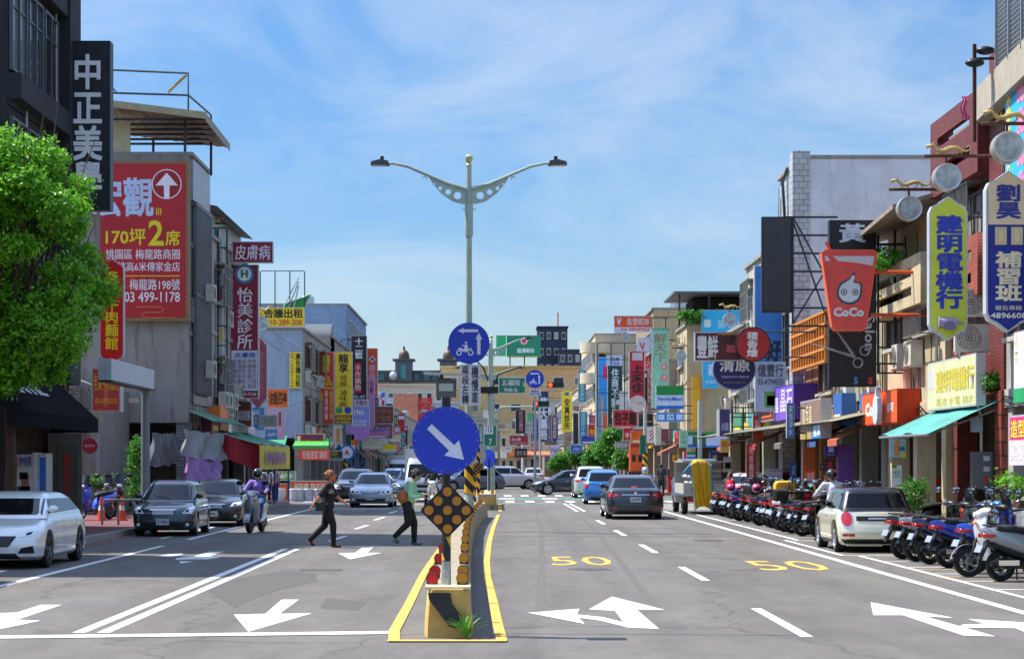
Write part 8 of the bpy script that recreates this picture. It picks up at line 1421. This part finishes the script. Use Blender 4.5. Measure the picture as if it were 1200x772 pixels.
# ---------------------------------------------------------------- right arcade: awnings, posters, meter boxes
r = thing('awning', 'faded teal sheet awning under the weathered yellow sign', 'awning', (10.3, 43.1, 0)); rows = []
MB().grid([[(-1.35 * (1 - v) + .2 * v, -2.55 + 5.1 * u, 2.42 + .72 * v - .05 * sin(u * 12) * (1 - v)) for v in [j / 6 for j in range(7)]] for u in [i / 14 for i in range(15)]]).build('sheet', mat('4a9a92', .6, var=.35, scale=1.2, streak=.3), r, smooth=60, fix=False)
MB().tube([(-1.35, -2.55, 2.40), (-1.35, 2.55, 2.40)], .03, 6).build('front_rail', ALU, r)
for y in (-2.4, 0, 2.4): MB().tube([(-1.33, y, 2.4), (.2, y, 2.95)], .02, 5).build('strut', ALU, r)
for lb, y0, y1, c in (('long rusty tin canopy over the arcade behind the small cream car', 53, 66, '8a8468'), ('grey tin canopy over the arcade above the scooter row', 66.4, 77, '77766a'), ('tin canopy over the far end of the scooter row', 77.4, 88, '6f7068')):
    r = thing('tin_canopy', lb, 'canopy', (10.4, (y0 + y1) / 2, 3.1)); o = corr(y1 - y0, 1.5, .02, .16).build('sheet', mat(c, .7, .2, var=.35, streak=.5, scale=2), r, smooth=0); o.rotation_euler = (radians(-78), 0, -pi / 2); o.location = (-1.35, 0, -.15)
    for k in range(5): yy = (y1 - y0) * (k / 4 - .5) * .96; MB().tube([(-1.3, yy, -.18), (.1, yy, .1)], .02, 5).build('strut', STEEL, r)
def poster(label, d, px0, py0, px1, py1, col, tx=(), pn=(), name='poster', rz=0, t=.04, cat='poster'):
    r = sign(label, d, px0, py0, px1, py1, col, tx, pn, t=t, arms=0, name=name, cat=cat, rim=col); r.rotation_euler.z = rz; return r
poster('red vertical banner with pale characters in the arcade behind the scooters', 70.5, 875, 521, 886, 566, 'b0141c', [('^瑪香饅頭', .25, .06, .75, .9, 'c8b8b8', .02)], name='banner', cat='banner'); poster('purple shop wall panel with white wave logo in the arcade', 55, 966, 522, 982, 535, '3c2c78', [('≈', .3, .1, .7, .6, 'b8b4d4', .04), ('髮藝沙龍', .2, .75, .8, .88, 'a8a4c4')]); poster('large plain purple wall panel in the arcade left of the pale door', 54.2, 982, 521, 1000, 572, '55307c'); poster('small black poster with a red figure on the pale arcade wall', 54.5, 967, 538, 978, 552, '1c1214', pn=[(.25, .2, .75, .8, '8a1c22')])
poster('tiny black poster left of the red figure poster', 54.6, 961, 543, 966, 550, '16181a', [('S', .3, .25, .7, .75, '9a9a9a')]); poster('orange square notice below the red figure poster', 54.5, 966, 556, 976, 563, 'b8641c', [('外帶', .2, .25, .8, .75, '3a1c10')]); poster('orange arcade wall panel behind the drinks poster', 60, 941, 524, 956, 570, 'a8521c'); poster('red and yellow menu stand leaning in the arcade', 55.5, 944, 551, 956, 584, 'c83422', [('紅茶|奶茶|綠茶', .15, .08, .85, .5, 'd8ccc0', .02)], [(.4, .55, .95, .95, 'd8a820')], name='menu_stand', cat='menu stand')
poster('white and green drinks poster on the pillar behind the small cream car', 46.9, 1045, 545, 1057, 574, 'c4c8c8', [('綠茶|10元', .15, .2, .8, .5, '3a8a4a', .01)], [(.55, .8, .95, 1, 'c87a2a'), (.0, .0, .5, .12, '4a8a30')]); poster('light blue and orange tapered hanging banner under the teal awning', 46.0, 1043, 514, 1062, 536, '8fb8c8', [('抽獎', .5, .4, .9, .65, '3a4a9c', .02)], [(.25, .05, .6, .9, 'c88a50'), (.7, .7, .98, 1, 'c8c040')], name='banner', cat='banner')
poster('blue framed glass cabinet in the arcade behind the truck', 76, 832, 528, 843, 545, '20242c', pn=[(0, 0, .12, 1, '1c4ca8'), (.0, .0, 1, .1, '1c4ca8'), (.3, .3, .75, .6, '8a8468')], name='cabinet', cat='cabinet', t=.4); poster('white timetable board leaning behind the dark red car', 66, 900, 549, 917, 570, 'a09aa8', pn=[(.05, .1, .95, .14, '605c68'), (.05, .4, .95, .43, '605c68'), (.05, .7, .95, .73, '605c68')]); poster('blue door with pale writing in the arcade', 62.5, 926, 542, 934, 570, '1c3c78', [('^出租', .25, .1, .75, .5, '8aa4c8')], name='door_panel', cat='door')
poster('framed round brown logo on dark arcade wall', 77.5, 848, 535, 858, 553, '8a8478', pn=[(.1, .3, .9, .8, '3a2c22'), (.3, .42, .7, .7, '9a7a50')]); poster('stacked orange food stall boxes with black windows on the far right', 116, 739, 520, 754, 552, 'c4521c', pn=[(.1, .4, .4, .65, '141414'), (.6, .4, .9, .65, '141414'), (0, .0, 1, .12, '8a2018')], name='food_stall', cat='stall', t=1.5); poster('red drinks fridge on the far right pavement', 90, 783, 558, 792, 577, 'a81420', [('^茶', .3, .2, .7, .5, 'd0c0c0')], name='fridge', cat='fridge', t=.6)
poster('round yellow plaque with a red figure under the far arcade', 92, 788, 533, 796, 541, 'c8981c', pn=[(.3, .3, .7, .7, 'a84020')]); poster('capsule-shaped store sign in green, white and blue near the truck', 96, 801, 529, 815, 537, 'b8bcc8', pn=[(.3, 0, 1, .5, '1c7a3c'), (.3, .7, 1, 1, '1c5cae'), (0, 0, .28, 1, 'c83c5c')], t=.4)
r = thing('meter_box', 'grey electricity meter cabinet with labels on the brick column', 'meter box', (PX(1150, 41), 41.0, PZ(551, 41))); MB().box((0, 0, 0), (.42, .2, .78)).build('cabinet', mat('6c7074', .5, .5, var=.2), r)
for i in range(3): MB().b2(.02, .15, -.106, -.1, .2 - .22 * i, .3 - .22 * i).build('label_plate', mat(['c9c9c9', 'b8b8b8', 'b03a3a'][i], .5), r)
MB().tube([(0, 0, .39), (0, 0, 1.1), (-.1, 0, 1.5), (-.2, 0, 2.0)], .03, 6).build('conduit', mat('b4b4ae', .6), r); MB().box((-.1, 0, .95), (.22, .16, .3)).build('junction_box', mat('8fa4b4', .5), r)
r = thing('floodlight', 'pair of black floodlights on a rusty bracket at the top right roof', 'floodlight', (PX(1142, 40.2), 40.2, PZ(75, 40.2))); MB().tube([(-.0, 0, -1.6), (0, 0, .4)], .04, 6).tube([(0, 0, .1), (1.0, 0, .12)], .03, 6).build('bracket', mat('4a2a1c', .8, .3), r)
for x, z in ((-.02, 0), (.2, .25)): MB().ell((x, -.1, z), (.2, .14, .09), 12, 8).build('lamp_head', BLACKP, r)
r = thing('roof_slab', 'tilted concrete gutter slab under the roof screen, top right', 'roof edge', (10.4, 39.3, 9.0)); MB().add([(-.25, 2.3, .0), (-.25, -2.5, .3), (2, -2.5, .3), (2, 2.3, 0), (-.25, 2.3, .7), (-.25, -2.5, 1.0), (2, -2.5, 1.0), (2, 2.3, .7)], [(0, 1, 2, 3), (4, 5, 6, 7), (0, 1, 5, 4), (3, 2, 6, 7), (0, 3, 7, 4), (1, 2, 6, 5)]).build('slab', conc('a49c8c', .7), r, smooth=0)
r = thing('laundry', 'pink cloth hanging from the roof pole above the brick balcony', 'cloth', (PX(1130, 41.5), 41.5, PZ(113, 41.5))); MB().grid([[(.12 * (u - .5) + .03 * sin(v * 9), .03 * sin(u * 12), -.5 * v) for v in [j / 6 for j in range(7)]] for u in [i / 6 for i in range(7)]]).build('cloth', mat('c8648c', .8), r, smooth=60, fix=False)
# left roof canopy and frame behind the tall black sign
r = thing('roof_canopy', 'corrugated roof-top canopy on steel posts above the red billboard', 'canopy', (-12.4, 74, 13.1)); zr = lambda x: 1.45 - .125 * x
MB().grid([[(-2.2 + .205 * i, y, zr(-2.2 + .205 * i) - .02 * (y + 2.9) + (.04 if i % 2 else 0)) for y in (-2.9, 0, 3.2)] for i in range(21)]).build('corrugated_roof', mat('8c7258', .7, .2, var=.45, scale=1.5, streak=.3), r, smooth=0, fix=False)
MB().prism([(-2.2, zr(-2.2) - .05), (1.95, zr(1.95) - .05), (1.95, zr(1.95) + .2), (-2.2, zr(-2.2) + .2)], -3.0, -2.92).build('fascia', mat('a09c78', .7, var=.2, streak=.3), r, smooth=0); MB().add([(1.92, -3.0, zr(1.9) - .1), (1.98, 3.2, zr(1.9) - .25), (1.98, 3.2, zr(1.9) + .05), (1.92, -3.0, zr(1.9) + .2)], [(0, 1, 2, 3)]).build('side_fascia', mat('8a8878', .7), r, smooth=0)
for k in range(6): MB().b2(-2.1, 1.9, -2.6 + k * 1.1, -2.5 + k * 1.1, 1.18, 1.26).build('rafter', STEEL, r, smooth=0)
MB().b2(-2.6, -1.0, -1.9, -1.8, -.05, 1.5).build('cream_panel', mat('b4b088', .6, var=.1, streak=.3), r, smooth=0)
for x, y in ((1.0, -1.8), (1.35, 2.4), (-.9, 2.4)): MB().tube([(x, y, -.1), (x, y, 1.3)], .055, 6).build('post', STEEL, r)
MB().tube([(-2.2, -2, 3.15), (1.15, -2, 3.0), (1.15, -2, 1.3)], .04, 5).tube([(-2.2, -2, 2.3), (1.15, -2, 2.2), (1.35, 2.4, 2.25), (1.35, 2.4, 1.2)], .04, 5).tube([(-2.2, 1.8, 3.0), (-2.2, -2, 3.15)], .03, 5).build('rail', STEEL, r); MB().tube([(.4, -2.02, 2.3), (1.1, -2.02, 2.95)], .05, 5).build('brace', mat('b98a2a', .6), r)
# overhead wires
for i, (a, b_) in enumerate([((-11.3, 77, 8.7), (-11.4, 125, 7.9)), ((-11.3, 77, 9.4), (-11.4, 125, 8.6)), ((10.2, 41, 3.3), (10.4, 60, 3.5)), ((10.1, 60, 4.0), (10.4, 88, 3.9)), ((9.9, 120, 6.5), (-11.0, 150, 8.0)), ((-11.2, 90, 5.2), (-11.2, 114, 5.4))]):
    a, b_ = Vector(a), Vector(b_); o = MB().tube([a.lerp(b_, t / 12) - Vector((0, 0, .5 * sin(pi * t / 12))) for t in range(13)], .012, 4).build('overhead_cable', BLACKP, None)
    tag(o, ['lower black cable from the clinic sign across the side street', 'upper black cable from the clinic sign across the side street', 'slack cable along the near right arcade', 'slack cable along the arcade above the scooter row', 'thin cable slung over the street beyond the junction', 'low cable over the left side street'][i], 'cable')
# more of the crowded far signs: plain coloured boards whose print cannot be read at this distance
rnd = random.Random(31); SG = [('deep red', 'a81c24'), ('bright yellow', 'd8bc1c'), ('white', 'c4c8cc'), ('royal blue', '20409c'), ('orange', 'cc5a1c'), ('dark green', '1c5a40'), ('pink', 'b86a90'), ('black', '1c1c22'), ('sky blue', '4a98c4'), ('cream', 'c4b890')]; used = {}
for sd, px0, px1, n in ((-1, 398, 470, 22), (1, 655, 768, 24)):
    for i in range(n):
        px = px0 + (px1 - px0) * (i + .5) / n; X_ = 11.1 if sd < 0 else 10.3; d = min(abs(X_ * F / (px - CX)) * 1.0, 290); tall = rnd.random() < .5; nm, c = SG[(i * 7 + (sd > 0) * 3) % 10]; w = rnd.uniform(.6, .9) if tall else rnd.uniform(1.0, 1.9); h = rnd.uniform(1.8, 3.4) if tall else rnd.uniform(.6, 1.0); zb = rnd.uniform(2.7, 6.0) if tall else rnd.uniform(2.6, 4.4)
        x = sd * (X_ - w / 2 - .1); k = (nm, sd); used[k] = used.get(k, 0) + 1; o = ['nearest', 'second', 'third', 'fourth', 'fifth'][used[k] - 1]
        r = thing('hanging_sign', '%s %s %s sign board hung in the far %s row' % (o, nm, 'tall' if tall else 'wide', 'left' if sd < 0 else 'right'), 'shop sign', (x, d, zb + h / 2), 0); board(r, w, h, .25, c, 'rect', 'a4a6a8', .03)
        fill(r, w, h, (), [(.1, .08, .9, .2, 'b8bcc0') if tall else (.08, .68, .92, .84, 'c8c8c0')]); MB().b2(sd * w * .4, sd * (w * .5 + .25), .1, .14, -.02, .02).build('bracket', STEEL, r, smooth=0)
bpy.data.scenes.remove(TMP)
